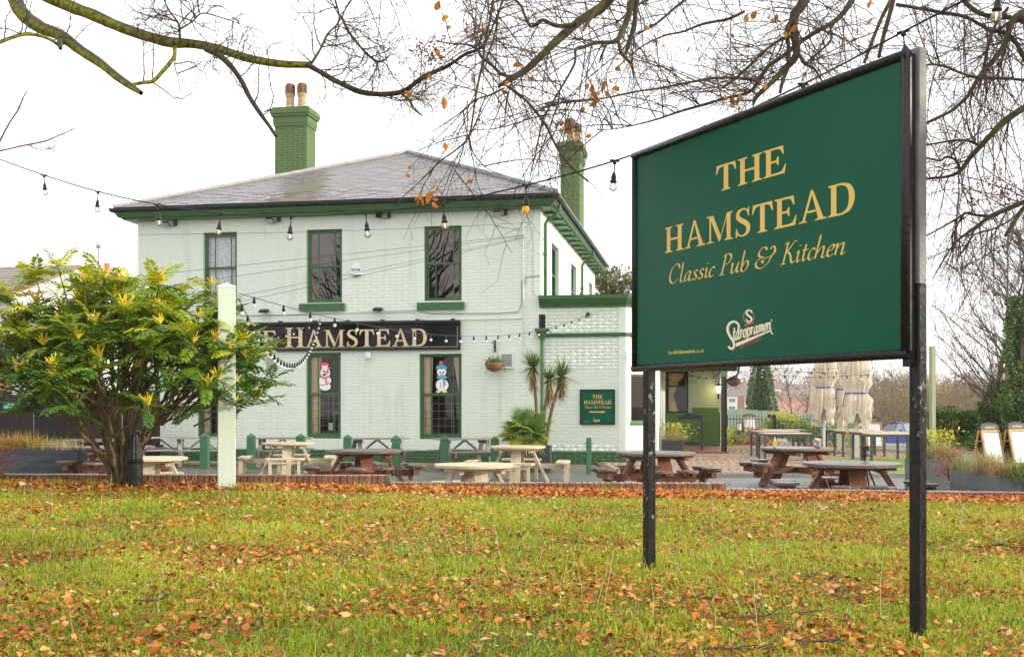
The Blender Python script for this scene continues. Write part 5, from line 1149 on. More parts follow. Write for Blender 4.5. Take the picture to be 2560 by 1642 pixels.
# A-boards
M_oak = mat('oak_frame', (.36, .19, .06), (.52, .31, .12), rough=.5, scale=8, bump=.2, stretch=(6, 6, .6))
M_poster = mat('blank_poster', (.60, .61, .64), (.70, .71, .73), rough=.25)
def aboard(loc, rot, lab, w=.62, h=1.2, lean=.19, s=1):
    t = thing('a_board', lab, 'sandwich board', loc, rot, 'chalk style sandwich boards')
    for side in (-1, 1):
        M = Matrix.Translation((0, side * h * math.sin(lean) * .96, 0)) @ Matrix.Rotation(side * lean, 4, 'X') if side > 0 else Matrix.Translation((0, -h * math.sin(lean) * .96, 0)) @ Matrix.Rotation(-lean, 4, 'X')
        q = MB(); q.M = M; b = .045
        q.box(-w / 2, -w / 2 + b, -.02, .02, 0, h * .84); q.box(w / 2 - b, w / 2, -.02, .02, 0, h * .84); q.box(-w / 2 + b, w / 2 - b, -.019, .019, .12, .17); q.box(-w / 2 + b, w / 2 - b, -.019, .019, h * .80, h * .84); q.build('frame', M_oak, t)
        q = MB(); q.M = M; q.box(-w / 2 + b, w / 2 - b, -.008, .008, .17, h * .80); q.build('chalkboard', M_black, t)
        q = MB(); q.M = M; n = 14; pts = [(-w / 2 + .01, 0)] + [((w / 2 - .01) * -math.cos(math.pi * i / n), .05 + (h * .16 - .05) * math.sin(math.pi * i / n)) for i in range(n + 1)] + [(w / 2 - .01, 0)]
        q.add([(x, -.016, h * .84 + z) for x, z in pts] + [(x, .016, h * .84 + z) for x, z in pts], [tuple(range(len(pts))), tuple(range(2 * len(pts) - 1, len(pts) - 1, -1))] + [(i, i + 1, len(pts) + i + 1, len(pts) + i) for i in range(len(pts) - 1)]); q.build('header', mat('grey_header', (.055, .055, .055)), t)
        if side < 0:
            q = MB(); q.M = M; q.box(-w / 2 + b + .02, w / 2 - b - .02, -.016, -.009, .20, h * .785); q.build('poster', M_poster, t)
            P, wd = serif_pieces('HAMSTEAD', track=.03); q = MB(); q.M = M; letters(q, P, -w * .27, h * .875, w * .54 / wd, .05, -.0165); q.build('lettering', M_gold, t)
    q = MB(); q.beam((-w / 2 + .01, -h * .12, .72), (-w / 2 + .01, h * .12, .72), .012, .02); q.build('stay', M_alu, t)
    return t
p = at(2472, HY, 25.6); aboard((p.x, p.y, 0), R(33), 'left of the two sandwich boards with pale posters by the ivy hedge', .74, 1.18)
p = at(2540, HY, 25.9); aboard((p.x, p.y, 0), R(33), 'right of the two sandwich boards with pale posters by the ivy hedge', .74, 1.2)
p = at(2180, HY, 36); aboard((p.x, p.y, .0), R(12), 'sandwich board with a pale poster standing left of the blue car', .62, 1.2)
p = at(1872, HY, 56); aboard((p.x, p.y, -.05), R(20), 'small distant sandwich board with a pale poster in front of the green fence', .75, 1.15)
# closed parasols
def parasol(px, d, zb, zt, rmax, label, tie, seed, pole_w=.075, lift=0):
    p = at(px, HY, d); t = thing('closed_parasol', label, 'parasol', (p.x, p.y, lift), seed, 'closed cream parasols'); rg = random.Random(seed)
    q = MB(); q.cbox(-pole_w / 2, pole_w / 2, -pole_w / 2, pole_w / 2, 0, zt + .1, .01); q.build('pole', mat('white_pole', (.72, .70, .66), (.80, .79, .76), rough=.4, scale=6), t)
    q = MB(); q.cbox(-.14, .14, -.14, .14, 0, .05, .01); q.build('foot_plate', M_grey, t)
    prof = []; H = zt - zb; n = 96; N = 26; ph = [rg.uniform(0, 6.28) for _ in range(6)]
    for i in range(N + 1): z = zt - H * i / N; prof.append((1, z))
    vs = []
    for i, (_, z) in enumerate(prof):
        f = i / N; z_ = (z - tie) / H
        base = rmax * (.30 + .70 * sstep(0, .45, f)); pin = math.exp(-(z_ / .06) ** 2); base *= 1 - .26 * pin
        if z < tie: base *= 1 - .10 * sstep(0, .3, -z_)
        for k in range(n):
            a = 2 * math.pi * k / n
            u8 = math.cos(8 * a + ph[0] + .6 * math.sin(2.2 * f * 3)); fold = .26 * (1 - 2 * abs(u8) ** .6) + .10 * math.cos(17 * a + ph[1] + 3 * f) + .10 * math.cos(5 * a + ph[2] + 6 * f) + .05 * math.sin(29 * a + 9 * f)
            r = base * (1 + fold * (1 - .5 * pin)); zz = z
            if f > .7: zz = z + (f - .7) / .3 * .16 * math.sin(3 * a + ph[3]) + (f - .7) / .3 * .14 * math.sin(7 * a + ph[4]) - .03 * (f - .7)
            vs.append((r * math.cos(a), r * math.sin(a), zz))
    q = MB(); q.add(vs, [(i * n + k, i * n + (k + 1) % n, (i + 1) * n + (k + 1) % n, (i + 1) * n + k) for i in range(N) for k in range(n)]); q.build('canopy', M_canvas, t, smooth=True)
    q = MB(); q.lathe([(rmax * .80, tie - .015), (rmax * .83, tie), (rmax * .80, tie + .015)], 40, fn=lambda r, a, z: r * (1 + .09 * math.cos(8 * a + ph[0] + .6))); q.build('tie_strap', M_rope, t)
    q = MB(); q.tube([(0, -rmax * .8, tie), (.03, -rmax * .95, tie - .15), (-.02, -rmax * 1.0, tie - .4)], .012, 5); q.build('strap_end', M_rope, t)
    return t
parasol(2060, 33, 1.12, 3.5, .345, 'closed cream parasol tied with a blue strap, the left of the two full ones', 2.05, 3, lift=.05)
parasol(2142, 30.4, 1.02, 3.4, .39, 'closed cream parasol with a loose blue strap, the nearest and widest', 1.85, 11, pole_w=.11, lift=.05)
parasol(2108, 33.5, 1.25, 3.5, .28, 'closed cream parasol half hidden between the two in front', 2.0, 5, lift=.05)
# tall green pole and low green posts
def gpost(px, pt, d, w, lab, zb=0): p = at(px, pt, d); t = thing('timber_pole', lab, 'post', (p.x, p.y, zb), .3, 'pale green timber poles'); q = MB(); q.cbox(-w / 2, w / 2, -w / 2, w / 2, 0, p.z - zb, .006); q.build('shaft', mat('sage_timber', (.25, .29, .17), (.34, .37, .24), rough=.6, scale=5, bump=.3, stretch=(6, 6, .5)), t)
gpost(2331, 865, 30, .13, 'tall pale green pole standing right of the big sign'); gpost(2094, 985, 36, .2, 'thick pale green post behind the parasols'); gpost(2129, 1050, 38, .12, 'short pale green post behind the patio tables'); gpost(2157, 1048, 38, .12, 'short pale green post left of the sandwich board by the car')
# camera tripod
p = at(2233, HY, 15.0); t = thing('camera_tripod', 'black camera tripod standing behind the nearest brown table', 'tripod', (p.x + .03, p.y + 1.3, 0))
hh = 1.6 - (1160 - 1009) * 16.3 / 2700
q = MB(); q.tube([(0, 0, .45), (0, 0, hh + .12)], .014, 8); q.build('column', M_black, t)
for k in range(3): a = k * 2.094 + .5; q = MB(); q.tube([(.03 * math.cos(a), .03 * math.sin(a), hh), (.22 * math.cos(a), .22 * math.sin(a), hh * .5), (.42 * math.cos(a), .42 * math.sin(a), 0)], [.017, .013, .01], 7); q.build('leg', M_black, t)
q = MB(); q.lathe([(.03, hh + .10), (.04, hh + .12), (.04, hh + .16), (.02, hh + .2)], 12); q.box(-.05, .05, -.035, .035, hh + .2, hh + .28); q.tube([(0, 0, hh + .15), (.09, -.03, hh + .12)], .008, 6); q.build('head', M_black, t)
# left exit sign is added with the fence
# ================================================================ STRING LIGHTS
M_frost = mat('frosted_bulb', (.80, .80, .78), (.86, .86, .84), rough=.3)
M_fil = mat('filament', (.9, .55, .2), emit=((1, .55, .15), 3)); M_amber = mat('amber_bulb', (.8, .35, .05), emit=((1, .5, .08), .3), rough=.1)
M_bulb = glass_mat('bulb_glass', tint=(.80, .80, .79), refl=.2)
q = MB(); q.lathe([(.012, -.005), (.016, 0), (.012, .02)], 8, (0, 0, -.02)); q.tube([(0, 0, -.02), (0, 0, -.085)], .0048, 6); q.lathe([(.009, -.085), (.014, -.10), (.019, -.115), (.0195, -.142), (.027, -.148), (.027, -.156), (.018, -.160)][::-1], 14); q.tube([(-.035, 0, .0), (.035, 0, 0)], .008, 6)
ME_h = q.mesh('lamp_holder', M_black, True)
q = MB(); q.lathe([(.014, -.158), (.024, -.170), (.0295, -.190), (.026, -.208), (.015, -.219), (.003, -.222)][::-1], 16); ME_b = q.mesh('bulb', M_bulb, True); ME_a = q.mesh('bulb', M_amber, True)
q = MB(); q.tube([(0, 0, -.165), (.003, 0, -.2)], .0028, 5); q.tube([(-.005, 0, -.165), (0, 0, -.2)], .002, 4); ME_f = q.mesh('filament', M_fil)
T = [(-30, 388), (110, 438), (245, 479), (393, 511), (552, 532), (728, 541), (914, 531), (1108, 508), (1316, 463), (1537, 402), (1770, 318), (2008, 211), (2258, 80), (2500, -45)]
fl = thing('festoon_lights', 'long black festoon cable with clear pear shaped bulbs crossing in front of the pub', 'string lights', (0, 0, 0))
D = [12.3 - .50 * i for i in range(len(T))]; P = [at(x, y, d) for (x, y), d in zip(T, D)]; PC = crom([tuple(p) for p in P], 8)
PC = [Vector(p) for p in PC]; q = MB(); q.tube(PC, .0062, 7); q.build('cable', mat('mossy_rubber_cable', (.015, .015, .015), (.03, .03, .025), rough=.5, c3=(.16, .17, .02), s3=1.1, t3=(.58, .68)), fl, smooth=True)
for i, p in enumerate(P[1:], 1):
    a = random.uniform(-.12, .12); h = link('lamp_holder', ME_h, fl, p, (random.uniform(-.1, .1), a + (.22 if i in (2,) else 0), random.uniform(-.5, .5)))
    b = link('bulb', ME_a if i == 8 else ME_b, h)
    if i == 8: b['label'] = 'amber tinted bulb'
    link('filament', ME_f, h)
# small white-bulb strings
q = MB(); q.lathe([(.012, -.035), (.015, -.03), (.015, .0), (.01, .01)], 8); q.box(-.016, .016, -.016, .016, -.075, -.034); ME_s = q.mesh('lamp_holder', M_black)
q = MB(); q.lathe([(.004, -.122), (.018, -.115), (.024, -.10), (.022, -.085), (.012, -.075)], 10); ME_w = q.mesh('bulb', M_frost, True)
def mini(a, b, sag, n, label, grp=None, s=1.0, cab=.005, first=.5):
    a = Vector(a); b = Vector(b); t = thing('bulb_string', label, 'string lights', (0, 0, 0), 0, grp or 'strings of small white bulbs')
    f = lambda u: a.lerp(b, u) - Vector((0, 0, 4 * sag * u * (1 - u)))
    q = MB(); q.tube([f(i / 30) for i in range(31)], cab, 5); q.build('cable', M_black, t)
    for i in range(n): p = f((i + first) / n); h = link('lamp_holder', ME_s, t, p, (0, 0, 0), (s,) * 3); link('bulb', ME_w, h)
    return t
pt = at(596, 733, 12.85); wa = toW(fx(1474), -.1, fz(1474, 786)); mini(pt, wa, .55, 24, 'string of small white bulbs running from the tall pale post to the brick bay')
mini(at(597, 748, 12.8), toW(fx(806), -.15, fz(806, 796)), 1.0, 30, 'sagging string of small white bulbs looping in front of the fascia sign')
mini(toW(fx(806), -.12, fz(806, 797)), toW(fx(660), -.35, fz(660, 842)), .12, 8, 'short string of small white bulbs across the left part of the fascia sign')
for k, (x0, y0, x1, y1, s, lb) in enumerate(((1835, 912, 2200, 918, .08, 'highest string of bulbs over the garden beyond the big sign'), (1835, 918, 2180, 926, .10, 'second string of bulbs over the garden beyond the big sign'),
        (1835, 908, 2190, 938, .07, 'third string of bulbs over the garden, sloping to the parasols'), (1840, 926, 2170, 936, .12, 'lowest string of bulbs over the garden beyond the big sign'))):
    mini(at(x0, y0, 36.0 - k * .3), at(x1, y1, 30.5 - .4 * k), s, 11, lb, 'bulb strings over the far garden', .95)
mini(at(1700, 921, 35), at(1812, 928, 35.2), .25, 6, 'string of bulbs hung under the veranda eaves', s=1.1)

# ================================================================ PLANTERS AND PLANTS
def planter(loc, rot, L, W, H, n, m, label, ribs=False, soil=.04, drop=0.0, group='dark timber planters'):
    t = thing('planter', label, 'planter', loc, rot, group); bh = H / n
    def board(l, th=.024):
        q = MB()
        if ribs:
            k = 4; prof = []
            for i in range(k): z = i * bh / k; prof += [(-.011, z + .001), (-.011, z + bh / k * .55), (0, z + bh / k * .62), (0, z + bh / k - .001)]
            vs = [(x, y, z) for x in (-l / 2, l / 2) for y, z in prof] ; m_ = len(prof); q.add(vs, [(i, m_ + i, m_ + i + 1, i + 1) for i in range(m_ - 1)]); q.box(-l / 2, l / 2, .002, th, 0, bh - .004)
        else: q.cbox(-l / 2, l / 2, 0, th, .0, bh - .006, .003)
        return q.mesh('board', m)
    ml, mw = board(L), board(W - .05)
    for k in range(n):
        z = k * bh
        link('board', ml, t, (0, -W / 2, z)); link('board', ml, t, (0, W / 2, z), (0, 0, math.pi)); link('board', mw, t, (L / 2, 0, z), (0, 0, math.pi / 2)); link('board', mw, t, (-L / 2, 0, z), (0, 0, -math.pi / 2))
    q = MB(); q.box(-L / 2 + .03, L / 2 - .03, -W / 2 + .03, W / 2 - .03, H - soil - .05, H - soil); q.build('soil', mat('potting_soil', (.03, .02, .012), (.07, .045, .03), rough=.95, scale=20, bump=1), t)
    for sx_ in (-1, 1):
        for sy_ in (-1, 1): q = MB(); q.box(sx_ * (L / 2 - .05) - .03, sx_ * (L / 2 - .05) + .03, sy_ * (W / 2 - .06) - .03, sy_ * (W / 2 - .06) + .03, -0.0, H - soil - .051); q.build('corner_post', m, t)
    return t
M_ribs = mat('ribbed_grey_decking', (.16, .172, .18), (.24, .25, .25), rough=.55, scale=5, bump=.2, c3=(.12, .12, .10), s3=2, objrand=.1)
def blades(name, n, L, w, spread, fn, m, parent, rg, droop=.6, kind=None, rc=None, segs=4):
    V = []; Tt = []; A = []
    for i in range(n):
        p, d = fn(rg); p = np.array(p, float); d = np.array(d, float); d /= np.linalg.norm(d); l = L * rg.uniform(.6, 1.15); ww = w * rg.uniform(.7, 1.2)
        side = np.cross(d, (0, 0, 1.0)); nn = np.linalg.norm(side); side = side / nn if nn > .05 else np.array((1.0, 0, 0)); b = len(V); r = rc(rg, p) if rc else rg.random(); dr = droop * rg.uniform(.5, 1.4)
        q_ = p.copy(); dd = d.copy()
        for k in range(segs):
            wk = ww * (1 - (k / segs) ** 2) * .5; V += [tuple(q_ - side * wk), tuple(q_ + side * wk)]; q_ = q_ + dd * l / segs; dd = dd + np.array((0, 0, -dr / segs)); dd /= np.linalg.norm(dd)
        V.append(tuple(q_)); A += [r] * (2 * segs + 1)
        for k in range(segs - 1): c = b + 2 * k; Tt += [(c, c + 1, c + 3), (c, c + 3, c + 2)]
        c = b + 2 * (segs - 1); Tt.append((c, c + 1, c + 2))
    return npmesh(name, V, Tt, m, rnd=A, parent=parent, kind=kind, tri=True)
def fol(name, stops, rough=.5, trans=.25): return mat(name, (.1, .1, .1), rough=rough, trans=trans, attr=stops)
M_straw = fol('straw_grass', [(0, (.30, .24, .10)), (.5, (.50, .41, .19)), (1, (.62, .53, .28))]); M_grn = fol('fresh_green_blade', [(0, (.06, .12, .02)), (.5, (.14, .23, .03)), (1, (.32, .38, .07))])
M_rust = fol('russet_foliage', [(0, (.16, .05, .02)), (.5, (.36, .12, .04)), (1, (.52, .24, .08))]); M_lime = fol('lime_foliage', [(0, (.30, .34, .02)), (.5, (.52, .55, .05)), (1, (.72, .68, .12))])
M_redf = fol('red_foliage', [(0, (.22, .03, .02)), (1, (.45, .10, .07))]); M_ivy = fol('ivy_leaf', [(0, (.02, .055, .013)), (.45, (.06, .14, .026)), (.8, (.14, .26, .045)), (1, (.34, .42, .08))], rough=.35)
M_fern = fol('autumn_fern', [(0, (.20, .20, .03)), (.4, (.36, .32, .05)), (.7, (.48, .27, .07)), (1, (.5, .18, .06))])
def plant(name, label, cat, loc, kind, n, size, m, rx, ry, h, seed, group=None, L=.4, droop=.9, w=.006):
    rg = random.Random(seed); t = thing(name, label, cat, loc, 0, group)
    if kind == 'grass': blades('leaf_blades', n, L, w, 0, lambda g: ((g.gauss(0, rx * .4), g.gauss(0, ry * .4), 0), (g.gauss(0, .45), g.gauss(0, .45), 1)), m, t, rg, droop)
    else:
        leafmesh(n, lambda g: ((g.gauss(0, rx * .45), g.gauss(0, ry * .45), h * (.08 + .92 * g.random() ** .8)), (g.gauss(0, 1), g.gauss(0, 1), g.uniform(-.3, .9))), size, rg, m, 'foliage', t)
        q = MB()
        for k in range(7): a = rg.random() * 6.28; q.tube([(0, 0, -.02), (rx * .25 * math.cos(a), ry * .25 * math.sin(a), h * .5), (rx * .5 * math.cos(a), ry * .5 * math.sin(a), h * .85)], [.008, .005, .002], 4)
        q.build('stem', M_twigr, t)
    return t
# left planter
a = at(95, HY, 22); planter((a.x - .6, a.y, 0), R(6), 2.9, .7, .72, 5, M_char, 'dark grey timber planter at the left end of the terrace')
for k, (px, m, lb, nm, kd) in enumerate(((20, M_fern, 'yellowing fern at the left of the dark grey planter', 'fern', 0), (70, M_fern, 'green and russet fern in the middle of the left planter', 'fern', 0), (120, M_straw, 'low straw coloured grass in the left planter', 'ornamental_grass', 1), (158, M_straw, 'dry grass clump at the right end of the left planter', 'ornamental_grass', 1))):
    b = at(px, HY, 21.9); plant(nm, lb, 'plant', (b.x, b.y, .67), 'grass', 260, 0, m, .5, .3, 0, 20 + k, 'plants in the left planter', L=.42 if kd == 0 else .28, w=.012 if kd == 0 else .006, droop=.8)
b = at(-10, 1150, 13.9); plant('red_shrub', 'wispy red leaved shrub at the left edge of the picture', 'shrub', (b.x, b.y, .62), 'leaf', 500, .018, M_redf, .35, .3, .5, 31)
# palm planter, fan palm, cordylines
a = at(1322, HY, 25.5); planter((a.x, a.y, 0), R(-6), 1.05, .6, .62, 4, M_char, 'charcoal planter box holding the fan palm')
fp = thing('fan_palm', 'bushy fan palm with yellowing tips in the charcoal planter', 'palm', (a.x - .08, a.y, .58))
def fan_mesh(rr, v, dead=False):
    q = MB(); rnd = []; q.tube([(0, 0, 0), (0, rr * .45, rr * .10), (0, rr * .8, rr * .05)], [.010, .007, .005], 4); rnd += [.4 + .4 * v] * len(q.v)
    c = Vector((0, rr * .8, rr * .05)); n = 22
    for k in range(n):
        a = R(-125 + 250 * k / (n - 1)); l = rr * (.75 + .15 * math.cos(a)); d = Vector((math.sin(a), math.cos(a), .0)); s = Vector((math.cos(a), -math.sin(a), 0)); tip = c + d * l + Vector((0, 0, -l * (.22 + .25 * v)))
        mid = c + d * l * .55 + Vector((0, 0, -l * .04)); ww = .022; q.add([c, mid - s * ww + Vector((0, 0, -.008)), mid + Vector((0, 0, .008)), mid + s * ww + Vector((0, 0, -.008)), tip], [(0, 1, 2), (0, 2, 3), (1, 4, 2), (2, 4, 3)])
        rnd += [.25 + .3 * v, .35 + .35 * v, .35 + .35 * v, .35 + .35 * v, .95]
    return q.mesh('frond', fol('fan_palm_leaf', [(0, (.03, .08, .015)), (.4, (.08, .17, .02)), (.7, (.24, .32, .03)), (.9, (.50, .42, .06)), (1, (.38, .22, .06))], rough=.4), rnd=rnd)
FM = [fan_mesh(.50, v) for v in (0, .3, .6, .9)]
rg = random.Random(5)
for k in range(34):
    el = rg.uniform(-35, 80); link('frond', FM[0 if el > 45 else (rg.choice((0, 1, 2)) if el > 5 else rg.choice((2, 3)))], fp, (0, 0, .18 + .1 * rg.random()), (R(el), R(rg.uniform(-20, 20)), k * 2.399), (rg.uniform(.75, 1.05),) * 3)
q = MB(); q.lathe([(.09, 0), (.11, .12), (.09, .28), (.05, .36)], 12); q.build('trunk', M_bark, fp)
M_cord = fol('sword_leaf', [(0, (.05, .11, .025)), (.5, (.12, .20, .04)), (.85, (.26, .32, .08)), (1, (.5, .42, .08))], rough=.4); M_dead = fol('dead_leaf_skirt', [(0, (.16, .09, .04)), (.5, (.34, .21, .11)), (1, (.50, .36, .20))], rough=.8)
co = thing('cabbage_palm', 'three stemmed cabbage palm with spiky heads and brown skirts against the downpipe', 'palm', (a.x + .05, a.y + .35, 0))
ox, oy = co.location.x, co.location.y
for k, (bx, hx, hy, nn, hl) in enumerate(((1345, 1333, 917, 270, .52), (1358, 1374, 948, 180, .42), (1362, 1404, 940, 270, .52))):
    b = at(bx, 1130, 25.9); h = at(hx, hy, 25.9 + .15 * k); b.z = .5
    m_ = b.lerp(h, .5) + Vector((-.05 if k else .02, 0, 0)); pts = [Vector(p) - Vector((ox, oy, 0)) for p in crom([tuple(b), tuple(m_), tuple(h)], 6)]
    q = MB(); q.tube(pts, [.05 - .018 * i / len(pts) for i in range(len(pts))], 9); q.build('trunk', M_bark, co)
    hp = np.array(pts[-1]); rg = random.Random(40 + k)
    def hf(g, hp=hp):
        d = np.array((g.gauss(0, 1), g.gauss(0, 1), g.gauss(.45, .8))); d /= np.linalg.norm(d); return (hp + d * .03, d)
    blades('leaf_head', nn, hl, .027, 0, hf, M_cord, co, rg, .35, segs=3)
    def df(g, hp=hp): return (hp + np.array((g.gauss(0, .03), g.gauss(0, .03), -g.uniform(.0, .45))), (g.gauss(0, .5), g.gauss(0, .5), -1))
    blades('dead_leaves', 130, .40, .018, 0, df, M_dead, co, rg, .5, segs=3)
# veranda planter
a = at(1681, HY, 33.2); planter((a.x, a.y, .05), R(-10), .66, .5, .46, 5, M_char, 'charcoal planter beside the veranda with lime foliage')
plant('ornamental_grass', 'straw coloured grass spilling from the veranda planter', 'plant', (a.x - .0, a.y - .1, .47), 'grass', 700, 0, M_straw, .45, .3, 0, 61, L=.62, droop=1.9, w=.004)
plant('lime_shrub', 'lime leaved shrub in the veranda planter', 'shrub', (a.x + .1, a.y + .05, .45), 'leaf', 420, .045, M_lime, .45, .3, .55, 62)
# right hand planters
a = at(2335, HY, 17.5); planter((a.x, a.y, 0), R(3), .75, .5, .71, 6, M_ribs, 'taller ribbed grey planter behind the right post of the sign', True)
planter((6.70, 14.72, 0), R(-85), 1.85, .56, .71, 6, M_ribs, 'long ribbed grey planter stepping down towards the right edge', True)
for k, (px, d, z, kd, m, n, L_, lb, nm) in enumerate(((2350, 17.4, .70, 'grass', M_straw, 900, .42, 'pale straw grass mound in the taller ribbed planter', 'ornamental_grass'), (2300, 17.6, .70, 'grass', M_grn, 300, .35, 'grass clump partly behind the right post of the sign', 'ornamental_grass'),
        (2418, 15.4, .66, 'grass', M_grn, 380, .30, 'green grass at the left of the long ribbed planter', 'ornamental_grass'), (2466, 14.85, .66, 'grass', M_straw, 1000, .40, 'pale straw grass in the middle of the long ribbed planter', 'ornamental_grass'), (2520, 14.2, .66, 'grass', M_rust, 500, .22, 'rust coloured tuft in the long ribbed planter', 'ornamental_grass'))):
    c = at(px, HY, d); plant(nm, lb, 'plant', (c.x, c.y, z), kd, n, 0, m, .34, .25, 0, 70 + k, 'plants in the ribbed planters', L=L_, w=.0045, droop=1.5)
c = at(2338, HY, 17.5); plant('lime_shrub', 'yellow leaved shrub behind the right post of the sign', 'shrub', (c.x, c.y, .70), 'leaf', 260, .035, M_lime, .4, .25, .48, 81)
c = at(2385, HY, 16.8); plant('rust_shrub', 'rust coloured low shrub between the two ribbed planters', 'shrub', (c.x, c.y, .62), 'leaf', 500, .016, M_rust, .32, .22, .28, 82)
c = at(2372, HY, 15.9); plant('red_shrub', 'trailing red leaved shrub on the corner of the long ribbed planter', 'shrub', (c.x, c.y, .50), 'leaf', 420, .017, M_redf, .26, .2, .24, 83)
c = at(2552, HY, 13.9); planter((c.x + .55, c.y, 0), R(4), 1.1, .5, .62, 5, M_ribs, 'ribbed planter cut off by the right edge of the picture', True)
plant('sedge_tuft', 'striped green sedge tuft at the right edge of the picture', 'plant', (c.x + .10, c.y - .05, .62), 'grass', 800, 0, M_grn, .36, .3, 0, 84, L=.42, w=.006, droop=1.9)

# ================================================================ THE FLOWERING SHRUB
rg = random.Random(12)
bx = at(298, 1205, 13.0); gz = lawn_z(bx.x, bx.y); mh = thing('mahonia_shrub', 'large evergreen shrub with yellow flower spikes and many bare mossy stems at its foot', 'shrub', (bx.x, bx.y, gz))
def frond(v, n=8):
    q = MB(); A = []; L = .34; pts = [(0, L * i / 6, .06 * math.sin(i / 6 * 2.2) - .05 * (i / 6) ** 2) for i in range(7)]; q.tube(pts, [.0028] * 7, 3, False); A += [.75] * len(q.v)
    for k in range(n):
        f = (k + 1.2) / (n + .6); y = L * f; z = .06 * math.sin(f * 2.2) - .05 * f * f; l = .105 * (1 - .35 * abs(f - .45)) * (1 if k < n - 1 else .8)
        for s in (-1, 1):
            d = Vector((s * .93, .5 + .5 * f, -.16)).normalized(); u = Vector((-d.y, d.x, 0)).normalized() * s; w_ = .021; p0 = Vector((0, y, z))
            jz = Vector((0, 0, random.uniform(-.012, .012)))
            q.add([p0, p0 + d * l * .45 - u * w_ + jz, p0 + d * l * .5 + Vector((0, 0, .004)) + jz, p0 + d * l * .45 + u * w_ + jz, p0 + d * l + Vector((0, 0, -.012)) + jz], [(0, 1, 2), (0, 2, 3), (1, 4, 2), (2, 4, 3)]); r = min(1, max(0, v + random.uniform(-.1, .1))); A += [r] * 5
    p0 = Vector((0, L, z)); q.add([p0, p0 + Vector((.015, .04, 0)), p0 + Vector((0, .09, -.02)), p0 + Vector((-.015, .04, 0))], [(0, 1, 2, 3)]); A += [v] * 4
    me = q.mesh('frond', M_leafg, rnd=A); return me, q, A
FR = [frond(v) for v in (.06, .2, .35, .5, .64, .78, .92)]
q = MB()
random.seed(4)
for k in range(9):
    a = k * 2.4; el = R(80 if k == 0 else rg.uniform(35, 68)); d = Vector((math.cos(a) * math.cos(el), math.sin(a) * math.cos(el), math.sin(el))); L = rg.uniform(.10, .16)
    pts = [d * (L * i / 14) + Vector((0, 0, -.3 * (L * i / 14 * (1 - math.sin(el))) ** 1.2)) for i in range(15)]; q.tube(pts, [.0125 * (1 - .6 * i / 14) * (1.25 if i % 2 else .75) for i in range(15)], 6)
FLm = q.mesh('flower_cluster', M_flower)
tips = []
stems = MB(); fine = MB()
for s in range(17):
    a = s * 2.399; r0 = .03 + .06 * rg.random(); big_ = rg.uniform(.75, 1.0) if s % 3 else rg.uniform(.25, .6)
    ex, ey = 1.45 * big_ * math.cos(a), 1.15 * big_ * math.sin(a); zt = 1.25 + 1.0 * (1 - big_ ** 2) + .3 * rg.random()
    pts = [(r0 * math.cos(a), r0 * math.sin(a), -.05), (ex * .22, ey * .22, zt * .28), (ex * .58 + rg.gauss(0, .05), ey * .58, zt * .62), (ex, ey, zt)]
    P = [Vector(p) + Vector((rg.gauss(0, .02), rg.gauss(0, .02), 0)) for p in crom(pts, 6)]; n = len(P); stems.tube(P, [.034 * (1 - .66 * i / n) for i in range(n)], 8)
    for b in range(rg.choice((5, 6, 6, 7))):
        i0 = rg.randrange(n // 2, n - 1); p = P[i0]; q_ = Vector((ex + rg.gauss(0, .34), ey + rg.gauss(0, .30), 0)); rr2 = min(1.0, math.hypot(q_.x / 1.62, q_.y / 1.3)); 
        q_.z = 1.15 + (1.50 * math.sqrt(max(0, 1 - rr2 ** 2)) * rg.uniform(.35, 1.0)) + rg.uniform(-.25, .15)
        q_.z = max(q_.z, p.z + .1); mid = p.lerp(q_, .5) + Vector((rg.gauss(0, .05), rg.gauss(0, .05), -.03)); PP = crom([tuple(p), tuple(mid), tuple(q_)], 5); fine.tube(PP, [.016 * (1 - .6 * i / len(PP)) for i in range(len(PP))], 6); tips.append(q_)
    tips.append(P[-1])
for k in range(52):                                       # extra outer shoots fill the outline
    a = rg.uniform(0, 6.28); rr2 = rg.uniform(.55, 1.0); q_ = Vector((1.80 * rr2 * math.cos(a) + .02, 1.2 * rr2 * math.sin(a), 1.0 + 1.55 * math.sqrt(max(0, 1 - rr2 ** 2)) * rg.uniform(.6, 1) + rg.uniform(-.15, .4)))
    p = Vector((q_.x * .5, q_.y * .5, q_.z * .55)); PP = crom([tuple(p), tuple(p.lerp(q_, .5) - Vector((0, 0, .06))), tuple(q_)], 5); fine.tube(PP, [.013 * (1 - .6 * i / len(PP)) for i in range(len(PP))], 6); tips.append(q_)
for k in range(16):                                       # low drooping shoots
    a = rg.uniform(2.4, 6.9); q_ = Vector((1.45 * math.cos(a) * rg.uniform(.6, 1), 1.1 * math.sin(a) * rg.uniform(.5, 1), rg.uniform(.95, 1.45)))
    p = Vector((q_.x * .5, q_.y * .5, .75)); PP = crom([tuple(p), tuple(p.lerp(q_, .5) + Vector((0, 0, .12))), tuple(q_)], 5); fine.tube(PP, [.011 * (1 - .6 * i / len(PP)) for i in range(len(PP))], 6); tips.append(q_)
for q_ in tips:
    if q_.x < -.4: q_.z = min(q_.z, 2.72 + (q_.x + .4) * .55)
    if q_.x > .8: q_.z = min(q_.z, 2.65 - (q_.x - .8) * .9)
fr = []
